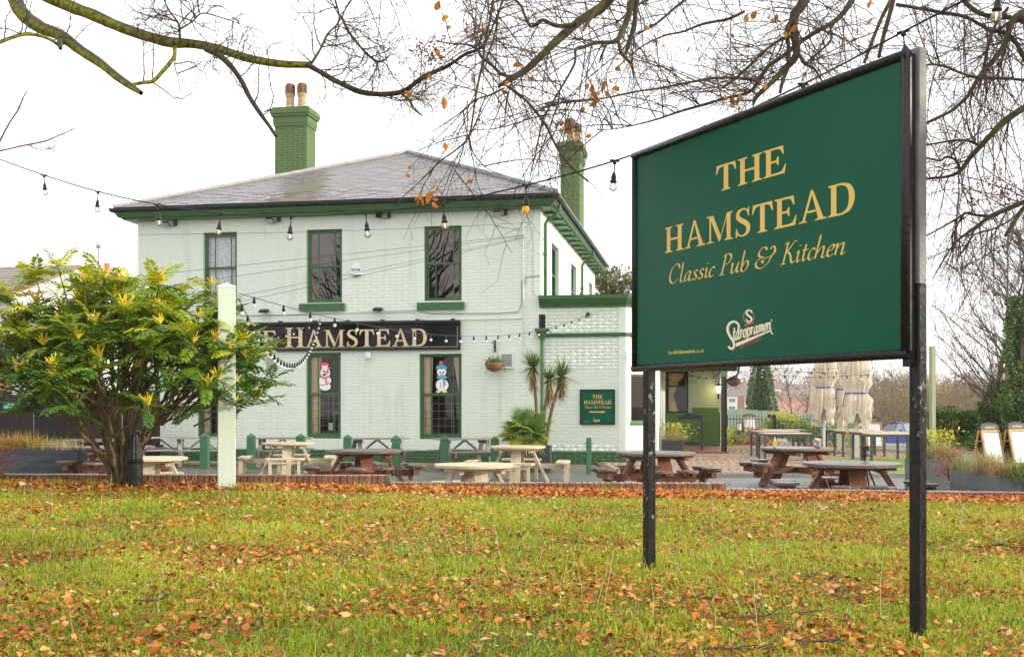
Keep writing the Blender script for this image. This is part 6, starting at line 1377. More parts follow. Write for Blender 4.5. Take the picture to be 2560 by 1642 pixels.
for tpt in tips:
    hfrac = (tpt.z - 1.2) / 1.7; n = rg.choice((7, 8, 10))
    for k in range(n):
        az = k * 2.399 + rg.random() * .5; el = rg.uniform(-32, 50); v = min(6, max(0, int(round(1.5 + hfrac * 5.0 + rg.gauss(0, 1.4) - (1.3 if el < 0 else 0))))); dn = rg.uniform(0, .12)  # sun on upper fronds put into colour, with yellowish new growth; drooping ones darker
        fr.append((Vector((tpt.x, tpt.y, tpt.z - dn)), (R(el), R(rg.uniform(-25, 25)), az), v, rg.uniform(.8, 1.1)))
fr.sort(key=lambda f: f[0].y + (0 if rg.random() < .8 else 1))
stems.build('stems', M_bark, mh, smooth=True); fine.build('branches', M_bark, mh, smooth=True)
from mathutils import Euler
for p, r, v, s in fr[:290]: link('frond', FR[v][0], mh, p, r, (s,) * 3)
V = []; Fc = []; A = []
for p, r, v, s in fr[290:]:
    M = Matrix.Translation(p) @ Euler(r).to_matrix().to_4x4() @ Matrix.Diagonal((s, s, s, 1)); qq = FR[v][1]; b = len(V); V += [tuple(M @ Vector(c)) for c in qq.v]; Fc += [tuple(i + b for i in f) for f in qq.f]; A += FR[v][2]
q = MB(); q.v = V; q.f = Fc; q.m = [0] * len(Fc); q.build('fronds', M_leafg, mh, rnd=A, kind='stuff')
for i, tpt in enumerate(tips):
    if rg.random() < .62: link('flower_cluster', FLm, mh, tpt + Vector((0, 0, .01)), (rg.uniform(-.3, .3), rg.uniform(-.3, .3), rg.random() * 6), (rg.uniform(.8, 1.3),) * 3)
# ================================================================ BACKGROUND
# dark fence at the left
fn_ = thing('board_fence', 'dark creosoted board fence behind the left planter', 'fence', tuple(at(-70, HY, 28.5).xy) + (0,), R(6)); x = 0; rg = random.Random(2)
ms = []
for k in range(5): q = MB(); h = 1.84 + .03 * k; q.cbox(.0008, .1412, 0, .022, .02, h, .002); ms.append(q.mesh('board', M_fence))
q = MB(); q.box(0, 4.9, .023, .07, .4, .5); q.box(0, 4.9, .023, .07, 1.45, 1.55); q.build('rail', M_fence, fn_)
while x < 4.7: link('board', rg.choice(ms), fn_, (x, rg.uniform(-.004, .004), 0), (0, rg.uniform(-.006, .006), 0)); x += .142
def exit_sign(px, py, lab):
    p = at(px, py, 28.2); t = thing('exit_sign', lab, 'sign', (p.x, p.y, p.z), R(6), 'green fire exit signs on the dark fence'); q = MB(); q.box(-.15, .15, -.004, .004, 0, .17); q.build('plate', mat('exit_green', (.02, .38, .27), (.03, .42, .3), rough=.4), t)
    font_text('lettering', 'Fire exit', M_white, t, (-.13, -.006, .10), .055, .17); font_text('lettering', 'keep clear', M_white, t, (-.13, -.006, .02), .045, .25)
    q = MB(); q.box(.06, .12, -.0075, -.0045, .075, .145); q.build('pictogram', M_white, t)
exit_sign(24, 1021, 'green and white fire exit sign at the left end of the dark fence'); exit_sign(172, 1021, 'green and white fire exit sign on the dark fence behind the shrub')
q = MB()
# neighbour's white house
hc = at(30, 735, 42.0); nh = thing('white_house', 'white rendered house with a low tiled roof behind the shrub at the left', 'house', (hc.x, hc.y, 0), RZ)
ez = hc.z; W2 = 4.5; L2_ = 16; zr = 7.45
M_rend = mat('white_render', (.70, .70, .69), (.80, .80, .79), rough=.8, scale=2, bump=.3); M_tile = mat('mossy_concrete_tile', (.20, .17, .14), (.33, .29, .25), rough=.7, scale=5, bump=.6, c3=(.16, .15, .05), s3=1.8, t3=(.5, .62))
q = MB(); q.add([(0, 0, -.5), (0, 2 * W2, -.5), (0, 2 * W2, ez), (0, W2, zr - .05), (0, 0, ez), (-L2_, 0, -.5), (-L2_, 0, ez), (-L2_, 2 * W2, -.5), (-L2_, 2 * W2, ez), (-L2_, W2, zr - .05)], [(0, 1, 2, 3, 4), (0, 4, 6, 5), (1, 7, 8, 2), (5, 6, 9, 8, 7)]); q.build('wall', M_rend, nh)
q = MB(); sl2 = math.hypot(W2 + .4, zr - ez + .13); a2 = math.atan2(zr - ez + .13, W2 + .4)
for s in (-1, 1):
    for k in range(15):
        q.M = Matrix.Translation((0, W2, 0)) @ Matrix.Rotation(0 if s < 0 else math.pi, 4, 'Z') @ Matrix.Translation((0, -W2 - .4, ez - .1)) @ Matrix.Rotation(a2 - .04, 4, 'X')
        g_ = sl2 / 15; xx0, xx1 = (-L2_ - .2, .15) if s < 0 else (-.15, L2_ + .2)
        q.box(xx0, xx1, k * g_ - .01, (k + 1) * g_ + .06, .03 + k * g_ * .04, .06 + k * g_ * .04)
q.build('tiles', M_tile, nh, kind='stuff')
q = MB(); q.beam((.12, -.42, ez - .1), (.12, W2, zr + .02), .06, .14, up=(1, 0, 0)); q.beam((.12, W2 * 2 + .42, ez - .1), (.12, W2, zr + .02), .06, .14, up=(1, 0, 0)); q.build('verge', mat('orange_verge', (.30, .14, .05), (.42, .25, .12), rough=.8, scale=5, bump=.4), nh)
q = MB(); q.tube([(-L2_, -.45, ez - .14), (.1, -.45, ez - .14)], .07, 8); q.box(-L2_, 0, -.4, -.002, ez - .26, ez - .2); q.build('gutter', M_blackm, nh)
frame_window(nh, Matrix.Translation((-1.9, -.1, 0)), 0, 1.2, 3.9, 5.1, M_white)
q = MB(); q.box(-6, .0, -2.4, -.01, -.4, 3.25); q.build('extension', mat('orange_brick_wall', (.42, .17, .06), (.56, .26, .11), rough=.8, scale=9, bump=.4), nh)
q = MB(); q.hexa([(-6.2, -2.6, 3.26), (.2, -2.6, 3.26), (.2, -.01, 3.9), (-6.2, -.01, 3.9), (-6.2, -2.6, 3.36), (.2, -2.6, 3.36), (.2, -.01, 4.0), (-6.2, -.01, 4.0)]); q.build('extension_roof', M_slate, nh)
def small_chimney(px, pt_, pb, wpx, d, lab, npots=1):
    p = at(px, pt_, d); zb = EYE + (HY - pb) / F * d; w = wpx / F * d; t = thing('brick_chimney', lab, 'chimney', (p.x, p.y, 0), RZ, 'red brick chimneys beyond the shrub'); hp = .45
    q = MB(); q.box(-w / 2, w / 2, -w / 2, w / 2, 0, p.z - hp - .2); q.box(-w / 2 - .06, w / 2 + .06, -w / 2 - .06, w / 2 + .06, p.z - hp - .2, p.z - hp); q.build('stack', mat('red_chimney_brick', (.32, .11, .06), (.46, .18, .10), rough=.8, scale=8, bump=.5), t)
    for k in range(npots): q = MB(); q.lathe([(.15, 0), (.13, .2), (.13, hp - .06), (.15, hp)], 12, (((k - (npots - 1) / 2) * .4), 0, p.z - hp)); q.build('chimney_pot', mat('orange_pot', (.55, .18, .05), (.65, .25, .08)), t)
small_chimney(268, 659, 720, 34, 52, 'red brick chimney rising behind the shrub, right of the white house'); small_chimney(3, 674, 700, 26, 50, 'red brick chimney at the far left edge above the white house roof')
p = at(246, 610, 50); t = thing('radio_mast', 'thin aerial mast between the white house and the red chimney', 'aerial', (p.x, p.y, 0)); q = MB(); q.tube([(0, 0, 0), (0, 0, p.z)], .03, 6); q.lathe([(.09, -.2), (.12, -.1), (.05, .05)], 8, (0, 0, p.z)); q.build('pole', M_alu, t)

# generic trees
def tubes_np(polys, n=3):
    V = []; Q = []; b = 0; ang = np.arange(n) * 2 * np.pi / n; ca, sa = np.cos(ang), np.sin(ang)
    for P, r in polys:
        P = np.asarray(P, float); k = len(P); r = np.broadcast_to(np.asarray(r, float), (k,)); Tn = np.gradient(P, axis=0); Tn /= np.linalg.norm(Tn, axis=1)[:, None] + 1e-9
        m_ = Tn.mean(0); ref = np.array((0, 0, 1.)) if abs(m_[2]) < .8 * np.linalg.norm(m_) else np.array((1., 0, 0)); A = np.cross(Tn, ref); A /= np.linalg.norm(A, axis=1)[:, None] + 1e-9; B = np.cross(Tn, A)
        ring = P[:, None, :] + r[:, None, None] * (A[:, None, :] * ca[None, :, None] + B[:, None, :] * sa[None, :, None]); V.append(ring.reshape(-1, 3))
        i = np.arange(k - 1)[:, None] * n; j = np.arange(n)[None, :]; j2 = (j + 1) % n
        Q.append(np.stack([b + i + j, b + i + j2, b + i + n + j2, b + i + n + j], -1).reshape(-1, 4)); b += k * n
    return np.concatenate(V), np.concatenate(Q)
def wander(rg, p, d, L, n, curl, grav, rg_np=None):
    P = [np.array(p, float)]; d = np.array(d, float); d /= np.linalg.norm(d)
    for i in range(n):
        d = d + np.array((rg.gauss(0, curl), rg.gauss(0, curl), rg.gauss(0, curl) + grav)); d /= np.linalg.norm(d); P.append(P[-1] + d * L / n)
    return np.array(P)
def bare_tree(name, label, cat, loc, H, spread, rg, m=M_twig, nb=26, up=.6, trunk_r=.09, group=None, sub=7, lean=0, leaf=None, start=.15):
    t = thing(name, label, cat, loc, 0, group); tr = wander(rg, (0, 0, 0), (lean, 0, 1), H, 12, .035, .02); V, Q = tubes_np([(tr, np.linspace(trunk_r, trunk_r * .12, 13))], 8); npmesh('trunk', V, Q, m, parent=t, smooth=True)
    b1 = []; b2 = []; pts = []
    for k in range(nb):
        f = start + (1 - start) * rg.random() ** .9; i = f * 12; p = tr[int(i)] + (tr[min(12, int(i) + 1)] - tr[int(i)]) * (i % 1); a = rg.random() * 6.28; L = spread * (1.15 - f) * rg.uniform(.6, 1.1)
        P = wander(rg, p, (math.cos(a), math.sin(a), up), L, 8, .10, .06); b1.append((P, np.linspace(trunk_r * .34 * (1.2 - f), .006, 9)))
        for j in range(sub):
            g = rg.uniform(.15, 1); ii = int(g * 7); d0 = P[ii + 1] - P[ii]; d0 /= np.linalg.norm(d0); PP = wander(rg, P[ii], d0 + np.array((rg.gauss(0, .5), rg.gauss(0, .5), rg.gauss(.15, .4))), L * rg.uniform(.2, .5), 5, .14, .03); b2.append((PP, np.linspace(.011, .004, 6))); pts.append(PP[-1]); pts.append(PP[3])
            for _ in range(2): b2.append((wander(rg, PP[rg.randrange(1, 5)], d0 + np.array((rg.gauss(0, .7), rg.gauss(0, .7), rg.gauss(.1, .5))), L * rg.uniform(.08, .2), 3, .15, .02), np.linspace(.006, .003, 4)))
    V, Q = tubes_np(b1, 5); npmesh('limbs', V, Q, m, parent=t, smooth=True); V, Q = tubes_np(b2, 3); npmesh('twigs', V, Q, m, parent=t, kind='stuff')
    if leaf:
        mm, n, sz = leaf; leafmesh(n, lambda g: (tuple(pts[g.randrange(len(pts))] + np.array((g.gauss(0, .05), g.gauss(0, .05), g.gauss(0, .05)))), (g.gauss(0, 1), g.gauss(0, 1), g.gauss(0, 1))), sz, rg, mm, 'leaves', t, tall=1.3)
    return t, tr
rg = random.Random(77)
M_btw = mat('hazy_bare_twig', (.13, .092, .062), (.25, .18, .12), rough=.8, scale=1)
M_yleaf = fol('yellow_autumn_leaf', [(0, (.45, .24, .02)), (.5, (.72, .42, .02)), (1, (.5, .28, .05))]); M_ol = fol('olive_scrub_leaf', [(0, (.06, .08, .025)), (.35, (.14, .15, .045)), (.7, (.27, .20, .08)), (1, (.48, .25, .07))], rough=.7)
# ivy clad trees at the right
p = at(2486, HY, 37); t1, tr1 = bare_tree('ivy_clad_tree', 'bare upright tree with ivy round its lower trunk, right of the tall green pole', 'tree', (p.x, p.y, -.2), 7.8, 5.2, rg, nb=60, up=.6, trunk_r=.10, sub=10, leaf=(M_yleaf, 130, .035), start=.10, m=mat('bare_twig_brown', (.07, .05, .04), (.14, .10, .08), rough=.8))
def ivy_col(parent, rx, z0, z1, n, rg, size=.05, cx=0, cy=0, taper=.5, spread=0.0):
    def f(g):
        z = z0 + (z1 - z0) * g.random(); k = (1 - taper * (z - z0) / (z1 - z0)); a = g.random() * 6.28; n_ = 1 + .9 * noise.noise(Vector((math.cos(a) * 1.5, math.sin(a) * 1.5, z * 1.3))) + .3 * noise.noise(Vector((math.cos(a) * 5, math.sin(a) * 5, z * 5))); r = rx * k * n_ * (.72 + .28 * g.random() ** .5); x, y = cx + r * math.cos(a) + spread * (z - z0), cy + r * math.sin(a); return ((x, y, z), (math.cos(a) + g.gauss(0, .5), math.sin(a) + g.gauss(0, .5), -.3 + g.gauss(0, .5)))
    return leafmesh(n, f, size, rg, M_ivy, 'ivy', parent, tall=1.3)
ivy_col(t1, .75, .1, 1.9, 6500, rg, .06); ivy_col(t1, .42, 1.2, 2.6, 3600, rg, .06, cx=.1); ivy_col(t1, .22, 2.1, 3.2, 900, rg, .04)
p = at(2556, HY, 34); t2, _ = bare_tree('ivy_clad_tree', 'tree smothered in thick ivy at the right edge of the picture', 'tree', (p.x, p.y, -.2), 8, 3.6, rg, nb=34, up=1.2, trunk_r=.16, start=.5, m=MATS['bare_twig_brown'])
ivy_col(t2, .62, .1, 5.2, 15000, rg, .06, taper=.35)
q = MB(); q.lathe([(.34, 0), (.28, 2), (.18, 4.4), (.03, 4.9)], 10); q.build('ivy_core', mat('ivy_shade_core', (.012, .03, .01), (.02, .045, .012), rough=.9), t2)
p = at(2520, HY, 52); bare_tree('bare_tree', 'bare twiggy tree behind the ivy covered one at the right', 'tree', (p.x, p.y, -1), 12, 5, rg, nb=50, up=1.2, trunk_r=.13, group='bare trees beyond the garden', m=M_btw)
# ivy hedge
hd = thing('ivy_hedge', 'dense dark ivy hedge behind the sandwich boards', 'hedge', (0, 0, 0)); a = at(2335, HY, 41); b = at(2720, HY, 34); hn = Vector(((b - a).y, -(b - a).x, 0)).normalized()
def hf(g):
    u = g.random(); c = a.lerp(b, u); hgt = (1.45 + .25 * noise.noise(Vector((u * 7, 0, 0)))) * sstep(-.02, .06, u) - .1 ; v = g.random()
    if g.random() < .75: z = hgt * v; dep = -.55 * (1 - .3 * v) + .16 * noise.noise(Vector((u * 22, z * 2.2, 1))) + g.gauss(0, .04); nrm = (-.4, -1, .1)
    else: z = hgt + .1 * noise.noise(Vector((u * 30, v * 3, 5))); dep = -.5 + v * 1.0; nrm = (0, -.3, 1)
    c = c - hn * dep; return ((c.x + g.gauss(0, .02), c.y, z - .05), (nrm[0] + g.gauss(0, .6), nrm[1] + g.gauss(0, .5), nrm[2] - .4 + g.gauss(0, .5)))
leafmesh(24000, hf, .052, rg, M_ivy, 'leaves', hd, tall=1.3)
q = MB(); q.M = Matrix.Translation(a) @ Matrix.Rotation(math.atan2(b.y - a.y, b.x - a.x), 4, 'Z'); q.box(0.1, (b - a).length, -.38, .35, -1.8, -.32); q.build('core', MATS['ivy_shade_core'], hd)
def yf(g): u = g.uniform(.02, .30); c = a.lerp(b, u); c = c + hn * .62; return ((c.x, c.y, g.uniform(.15, 1.0)), (g.gauss(0, 1), -1, g.gauss(0, 1)))
leafmesh(420, yf, .05, rg, M_yleaf, 'yellow_leaves', hd, tall=1.2)
# scrub wood beyond
sc = thing('scrub_wood', 'tangled brown and olive scrub wood between the garden and the hill', 'woodland', (0, 0, 0)); del sc['category'], sc['label']; bpy.data.objects.remove(sc)
def scr(g):
    Y = g.uniform(66, 130); px = 2120 + 480 * g.random(); k = noise.noise(Vector((px * .018, Y * .06, 0))); z0_ = ground_z((px - 1280) / F * Y, Y); k += .7 * noise.noise(Vector((px * .06, Y * .2, 4))); top = EYE + (HY - 972 + 34 * k + (px - 2350) * -.02) / F * Y; f = g.random()
    c = Vector(((px - 1280) / F * Y, Y, z0_ + (top - z0_) * f)); return (tuple(c), (g.gauss(0, 1), g.gauss(0, 1), g.gauss(0, 1)))
o = leafmesh(15000, scr, .14, rg, M_ol, 'scrub_foliage', tall=1.2, kind='stuff', rnd=lambda g, p: min(1, max(0, .5 + .7 * noise.noise(Vector((p.x * .5, p.y * .3, p.z * .6))) + g.gauss(0, .15))))
tag(o, 'tangled brown and olive scrub leaves beyond the car park', 'scrub')
pol = []
for k in range(3000):
    c, _ = scr(rg); c = np.array(c); Y = c[1]; gz_ = ground_z(c[0], Y); pol.append((wander(rg, (c[0], Y, max(gz_, c[2] - 2)), (rg.gauss(0, .3), 0, 1), rg.uniform(1.5, 4.0), 5, .12, 0), np.linspace(.028, .008, 6)))
V, Q = tubes_np(pol, 3); o = npmesh('scrub_twigs', V, Q, M_btw, kind='stuff'); tag(o, 'mass of bare brown scrub stems beyond the car park', 'scrub')
for k, (px, Y, H_, lb) in enumerate(((2195, 62, 5.0, 'thin bare tree behind the blue car'), (2240, 66, 6.0, 'bare sapling just left of the right sign post'), (2390, 60, 6.2, 'thin bare tree between the green pole and the ivy clad tree'), (2420, 64, 5.4, 'bare twiggy sapling above the ivy hedge'), (1984, 58, 4.6, 'slender bare tree in front of the far houses'), (2010, 70, 4.2, 'bare tree left of the closed parasols'))):
    p = at(px, HY, Y); bare_tree('bare_tree', lb, 'tree', (p.x, p.y, ground_z(p.x, p.y)), H_, 2.4, rg, nb=20, up=1.0, trunk_r=.06, group='bare trees beyond the garden', m=M_btw, sub=5)
# pine behind the pub
p = at(1528, HY, 56); t = thing('pine_tree', 'green and russet pine rising behind the right end of the pub', 'tree', (p.x, p.y, 0)); q = MB(); q.tube([(0, 0, 0), (.1, 0, 3), (-.1, 0, 6), (.1, 0, 8)], [.2, .17, .12, .05], 8); q.build('trunk', M_bark, t)
M_pine = fol('pine_needles', [(0, (.05, .085, .02)), (.5, (.12, .16, .03)), (.8, (.24, .22, .05)), (1, (.36, .18, .05))], rough=.7)
cl_ = [(rg.gauss(0, .62), rg.gauss(0, .62), 7.2 + rg.uniform(-1.0, 1.25), rg.uniform(.28, .5)) for _ in range(56)]
cl_ += [(rg.uniform(.3, 1.5), rg.gauss(0, .5), 6.3 + rg.uniform(-.5, .3), .28) for _ in range(16)]
def pf(g): c = g.choice(cl_); d = Vector((g.gauss(0, 1), g.gauss(0, 1), g.gauss(0, .7))).normalized(); return ((c[0] + d.x * c[3], c[1] + d.y * c[3], c[2] + d.z * c[3] * .6), (d.x, d.y, d.z + .6))
leafmesh(17000, pf, .042, rg, M_pine, 'crown', t, tall=3.4)
b1 = [(np.array([(0, 0, 5.4 + .04 * i), (c[0] * .5, c[1] * .5, c[2] - .5), (c[0], c[1], c[2] - .05)]), np.array((.05, .03, .01))) for i, c in enumerate(cl_[:40])]; V, Q = tubes_np(b1, 4); npmesh('limbs', V, Q, M_bark, parent=t)
# conifer
p = at(1903, HY, 72); t = thing('conifer', 'tall dense green conifer behind the pale green fence', 'tree', (p.x, p.y, ground_z(p.x, p.y))); q = MB(); q.tube([(0, 0, 0), (0, 0, 5.5)], [.12, .03], 7); q.build('trunk', M_bark, t)
zb_ = 1.6 - 25 * 72 / 2700 - p.z if False else 0
def cf(g): f = g.random(); z = .6 + 5.4 * f; a = g.random() * 6.28; lump = 1 + .22 * noise.noise(Vector((math.cos(a) * 2, math.sin(a) * 2, z * 1.8))) ; r = (1.16 * (1 - f) ** .85 + .14) * lump * (.78 + .22 * g.random()); return ((r * math.cos(a), r * math.sin(a), z), (math.cos(a) + g.gauss(0, .3), math.sin(a) + g.gauss(0, .3), -.45 + g.gauss(0, .3)))
leafmesh(9000, cf, .07, rg, fol('conifer_spray', [(0, (.035, .07, .025)), (.4, (.09, .16, .05)), (.75, (.17, .26, .08)), (1, (.30, .37, .13))], rough=.6), 'crown', t, tall=1.9)
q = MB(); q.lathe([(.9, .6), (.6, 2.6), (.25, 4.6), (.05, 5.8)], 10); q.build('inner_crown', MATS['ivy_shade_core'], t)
# green paling fence, railings, kerb wall
a = at(1808, HY, 63); b = at(2088, HY, 60); L = (b.xy - a.xy).length; an_ = math.atan2(b.y - a.y, b.x - a.x); z0_ = -.3
t = thing('paling_fence', 'pale green close boarded fence at the far side of the garden', 'fence', (a.x, a.y, z0_), an_); M_pal = mat('sage_fence_paint', (.30, .39, .29), (.40, .49, .37), rough=.7, scale=3, bump=.3, stretch=(5, 5, .5), objrand=.09)
ms = []
for k in range(4): q = MB(); q.cbox(.004, .136, 0, .02, 0, 1.60 + .012 * k, .004); ms.append(q.mesh('pale', M_pal))
x = 0
while x < L: link('pale', rg.choice(ms), t, (x, 0, -.10 * x / L * 3), (0, 0, 0)); x += .145
q = MB(); q.box(0, L, .021, .06, .2, .28); q.box(0, L, .021, .06, 1.2, 1.28); q.build('rail', M_pal, t)
def railing(px0, px1, d0, d1, h, z, lab, gap=.16):
    a = at(px0, HY, d0); b = at(px1, HY, d1); L = (b.xy - a.xy).length; t = thing('metal_railing', lab, 'railing', (a.x, a.y, z), math.atan2(b.y - a.y, b.x - a.x), 'black metal railings'); q = MB(); x = 0
    while x < L: q.box(x - .011, x + .011, -.011, .011, .05, h); q.lathe([(.011, h), (.022, h + .03), (.002, h + .09)], 5, (x, 0, 0)); x += gap
    q.build('bars', M_blackm, t, kind='stuff'); q = MB(); q.box(0, L, -.02, .02, h - .17, h - .14); q.box(0, L, -.02, .02, .12, .15); q.build('rail', M_blackm, t)
    q = MB()
    for k in range(3): x = L * k / 2; q.box(x - .035, x + .035, -.035, .035, 0, h + .05)
    q.build('post', M_blackm, t)
railing(1818, 2080, 56, 55, 1.18, -.22, 'long black metal railing in front of the pale green fence'); railing(1926, 1990, 51, 47, 1.0, -.2, 'short black metal railing among the yellow shrubs'); railing(1920, 1938, 55, 48, 1.1, -.05, 'sloping black handrail by the yellow shrubs', .4)
q = MB(); a = at(1805, HY, 53.5); b = at(1915, HY, 52.5); q.M = Matrix.Translation((a.x, a.y, -.25)) @ Matrix.Rotation(math.atan2(b.y - a.y, b.x - a.x), 4, 'Z'); q.box(0, (b - a).length, 0, .25, 0, .20); o = q.build('low_brick_wall', mat('red_low_wall', (.28, .10, .06), (.40, .17, .10), rough=.8, scale=6, bump=.5)); tag(o, 'low red brick kerb wall in front of the far railing', 'wall')
q = MB(); q.M = Matrix.Translation((a.x, a.y, -.25)) @ Matrix.Rotation(math.atan2(b.y - a.y, b.x - a.x), 4, 'Z'); q.box(-.02, (b - a).length + .02, -.03, .28, .201, .27); cp_ = q.build('coping', M_kerb); cp_.parent = o
for k, (px, Y, z, n, sz, m, rx, h, lb) in enumerate(((1830, 54.3, -.1, 500, .05, M_grn, 1.0, .5, 'low green plants at the foot of the far railing, left part'), (1885, 54.2, -.1, 500, .05, M_rust, .8, .5, 'rusty plants at the foot of the far railing'), (1960, 50.5, -.2, 1500, .055, M_lime, .9, 1.35, 'yellow green shrub around the short railing'),
        (1935, 50, -.2, 900, .05, M_grn, .6, 1.0, 'green shrub at the left of the short railing'), (2005, 46.5, -.15, 1500, .05, M_grn, .8, 1.0, 'green shrub behind the patio tables'), (2030, 50, -.2, 700, .06, fol('dark_purple_leaf', [(0, (.03, .012, .01)), (1, (.10, .04, .03))]), .8, .7, 'dark purple shrub left of the parasols'),
        (2085, 41, 0, 500, .04, M_leafm, .5, .7, 'small dark green shrub by the thick green post'), (1830, 40.8, 0, 800, .045, M_grn, .7, .40, 'low leafy plants beside the veranda downpipe'), (1890, 40.5, 0, 900, .045, M_rust, 1.0, .28, 'brown leafed ground plants around the bollard light'),
        (1818, 39, 0, 420, .04, M_lime, .25, .75, 'yellow shrub just behind the veranda post'), (2112, 46, -.2, 900, .06, M_lime, .7, 1.1, 'yellow green shrub behind the parasols'), (2140, 39, 0, 400, .035, M_straw, .4, .6, 'dry grass behind the right row of patio tables'), (2038, 39, 0, 500, .04, M_rust, 1.2, .2, 'russet leaf litter bank under the left parasol'))):
    c = at(px, HY, Y); plant('garden_shrub', lb, 'shrub', (c.x, c.y, z), 'leaf', n, sz, m, rx, .5, h, 200 + k, 'garden shrubs beyond the paving')
# bollard light
p = at(1848, HY, 44.5); t = thing('bollard_light', 'dark bollard light with a cream louvred top on the edge of the car park', 'bollard light', (p.x, p.y, -.05)); q = MB(); q.lathe([(.085, 0), (.085, .56)], 16); q.build('column', M_metal, t); q = MB()
for k in range(4): q.lathe([(.08, .57 + k * .065), (.085, .575 + k * .065), (.085, .625 + k * .065), (.08, .632 + k * .065)], 16)
q.build('louvre', mat('cream_lens', (.75, .62, .35), (.8, .68, .42)), t); q = MB(); q.lathe([(.09, .835), (.09, .87), (.03, .89)], 16); q.build('cap', M_metal, t)
# pale utility box
p = at(2330, HY, 50); t = thing('utility_cabinet', 'pale grey utility cabinet partly hidden behind the right sign post', 'cabinet', (p.x - .1, p.y, ground_z(p.x, p.y))); q = MB(); q.cbox(-.5, .5, -.3, .3, 0, .62, .03); q.build('body', mat('pale_grey_paint', (.45, .46, .48)), t); q = MB(); q.cbox(-.53, .53, -.33, .33, .621, .67, .02); q.build('lid', mat('grey_lid', (.3, .31, .33)), t)
# blue car
p = at(2276, HY, 60); M_cb = mat('blue_car_paint', (.012, .035, .36), (.014, .04, .40), rough=.22, coat=.8); cz = ground_z(p.x, p.y) + .03
t = thing('parked_car', 'blue hatchback parked facing the camera behind the right sign post', 'car', (p.x, p.y, cz), .12)
secs = [(-2.0, .62, .30, .55, .58), (-1.92, .78, .24, .66, .72), (-1.5, .86, .22, .80, .80), (-.95, .88, .22, .93, .82), (0, .885, .22, .97, .86), (1.2, .88, .22, .99, .84), (1.85, .82, .26, .96, .74), (2.0, .70, .34, .80, .62)]
vs = []; n = 10
for y, w_, zl, zt_, wt in secs: vs += [(-w_ * .86, y, zl), (-w_, y, zl + .12), (-w_, y, zl + .30), (-w_ * .985, y, zt_ - .06), (-wt, y, zt_), (wt, y, zt_), (w_ * .985, y, zt_ - .06), (w_, y, zl + .30), (w_, y, zl + .12), (w_ * .86, y, zl)]
q = MB(); q.add(vs, [(i * n + k, (i + 1) * n + k, (i + 1) * n + (k + 1) % n, i * n + (k + 1) % n) for i in range(len(secs) - 1) for k in range(n)] + [tuple(range(n)), tuple(range(len(vs) - 1, len(vs) - n - 1, -1))]); q.build('body', M_cb, t, smooth=False, bevel=.02)
gh = [(-.98, .78, .93), (-.25, .62, 1.43), (.6, .62, 1.47), (1.5, .60, 1.38), (1.9, .70, 1.0)]; q = MB(); vs = []
for y, w_, z in gh: vs += [(-.80, y if z < 1.1 else y, .95), (-w_, y, z), (w_, y, z), (.80, y, .95)]
q.add([(-.60, -.27, 1.435), (.60, -.27, 1.435), (.61, .6, 1.475), (-.61, .6, 1.475), (.59, 1.5, 1.39), (-.59, 1.5, 1.39), (-.60, -.27, 1.40), (.60, -.27, 1.40), (.61, .6, 1.44), (-.61, .6, 1.44), (.59, 1.5, 1.35), (-.59, 1.5, 1.35)], [(0, 1, 2, 3), (3, 2, 4, 5), (6, 9, 8, 7), (9, 11, 10, 8), (0, 6, 7, 1), (5, 4, 10, 11)])
for s in (-1, 1): q.beam((s * .80, -1.02, .93), (s * .60, -.26, 1.42), .06, .05); q.beam((s * .78, 1.88, .98), (s * .59, 1.48, 1.38), .12, .06); q.beam((s * .82, .35, .95), (s * .61, .35, 1.43), .07, .04)
q.build('roof', M_cb, t)
M_cg = mat('car_glass', (.20, .24, .24), (.26, .30, .29), rough=.08, coat=.5); q = MB(); q.add([(-.77, -1.0, .94), (.77, -1.0, .94), (.585, -.28, 1.41), (-.585, -.28, 1.41)], [(0, 1, 2, 3)]); q.build('windscreen', M_cg, t)
for s in (-1, 1): q = MB(); q.add([(s * .83, -.9, .96), (s * .84, 1.8, .98), (s * .61, 1.45, 1.37), (s * .62, -.25, 1.40)], [(0, 1, 2, 3)]); q.build('side_window', M_cg, t)
q = MB(); q.box(-.42, .42, -2.015, -1.98, .30, .44); q.box(-.3, .3, -2.012, -1.98, .60, .66); q.build('grille', M_black, t)
for s in (-1, 1):
    q = MB(); q.hexa([(s * .45, -1.97, .58), (s * .80, -1.80, .60), (s * .84, -1.5, .68), (s * .5, -1.7, .62), (s * .47, -1.94, .72), (s * .78, -1.80, .78), (s * .82, -1.5, .84), (s * .5, -1.7, .80)]); q.build('headlight', mat('headlight_glass', (.6, .62, .65), rough=.1), t)
    q = MB(); q.hexa([(s * .86, -.78, .96), (s * 1.04, -.78, .98), (s * 1.04, -.66, .98), (s * .86, -.66, .96), (s * .88, -.78, 1.08), (s * 1.02, -.78, 1.09), (s * 1.02, -.66, 1.09), (s * .88, -.66, 1.08)]); q.build('wing_mirror', M_cb, t)
    for y in (-1.3, 1.25): q = MB(); q.M = Matrix.Translation((s * .80, y, .31)) @ Matrix.Rotation(math.pi / 2, 4, 'Y'); q.lathe([(.2, -.095), (.31, -.09), (.31, .09), (.2, .095)], 22); wh = q.build('wheel', M_black, t); q = MB(); q.M = Matrix.Translation((s * .87, y, .31)) @ Matrix.Rotation(math.pi / 2, 4, 'Y'); q.lathe([(.19, -.03), (.2, .03), (.05, .035)], 16); q.build('rim', M_alu, wh)
q = MB(); q.box(-.26, .26, -2.03, -2.016, .47, .58); q.build('number_plate', M_white, t)
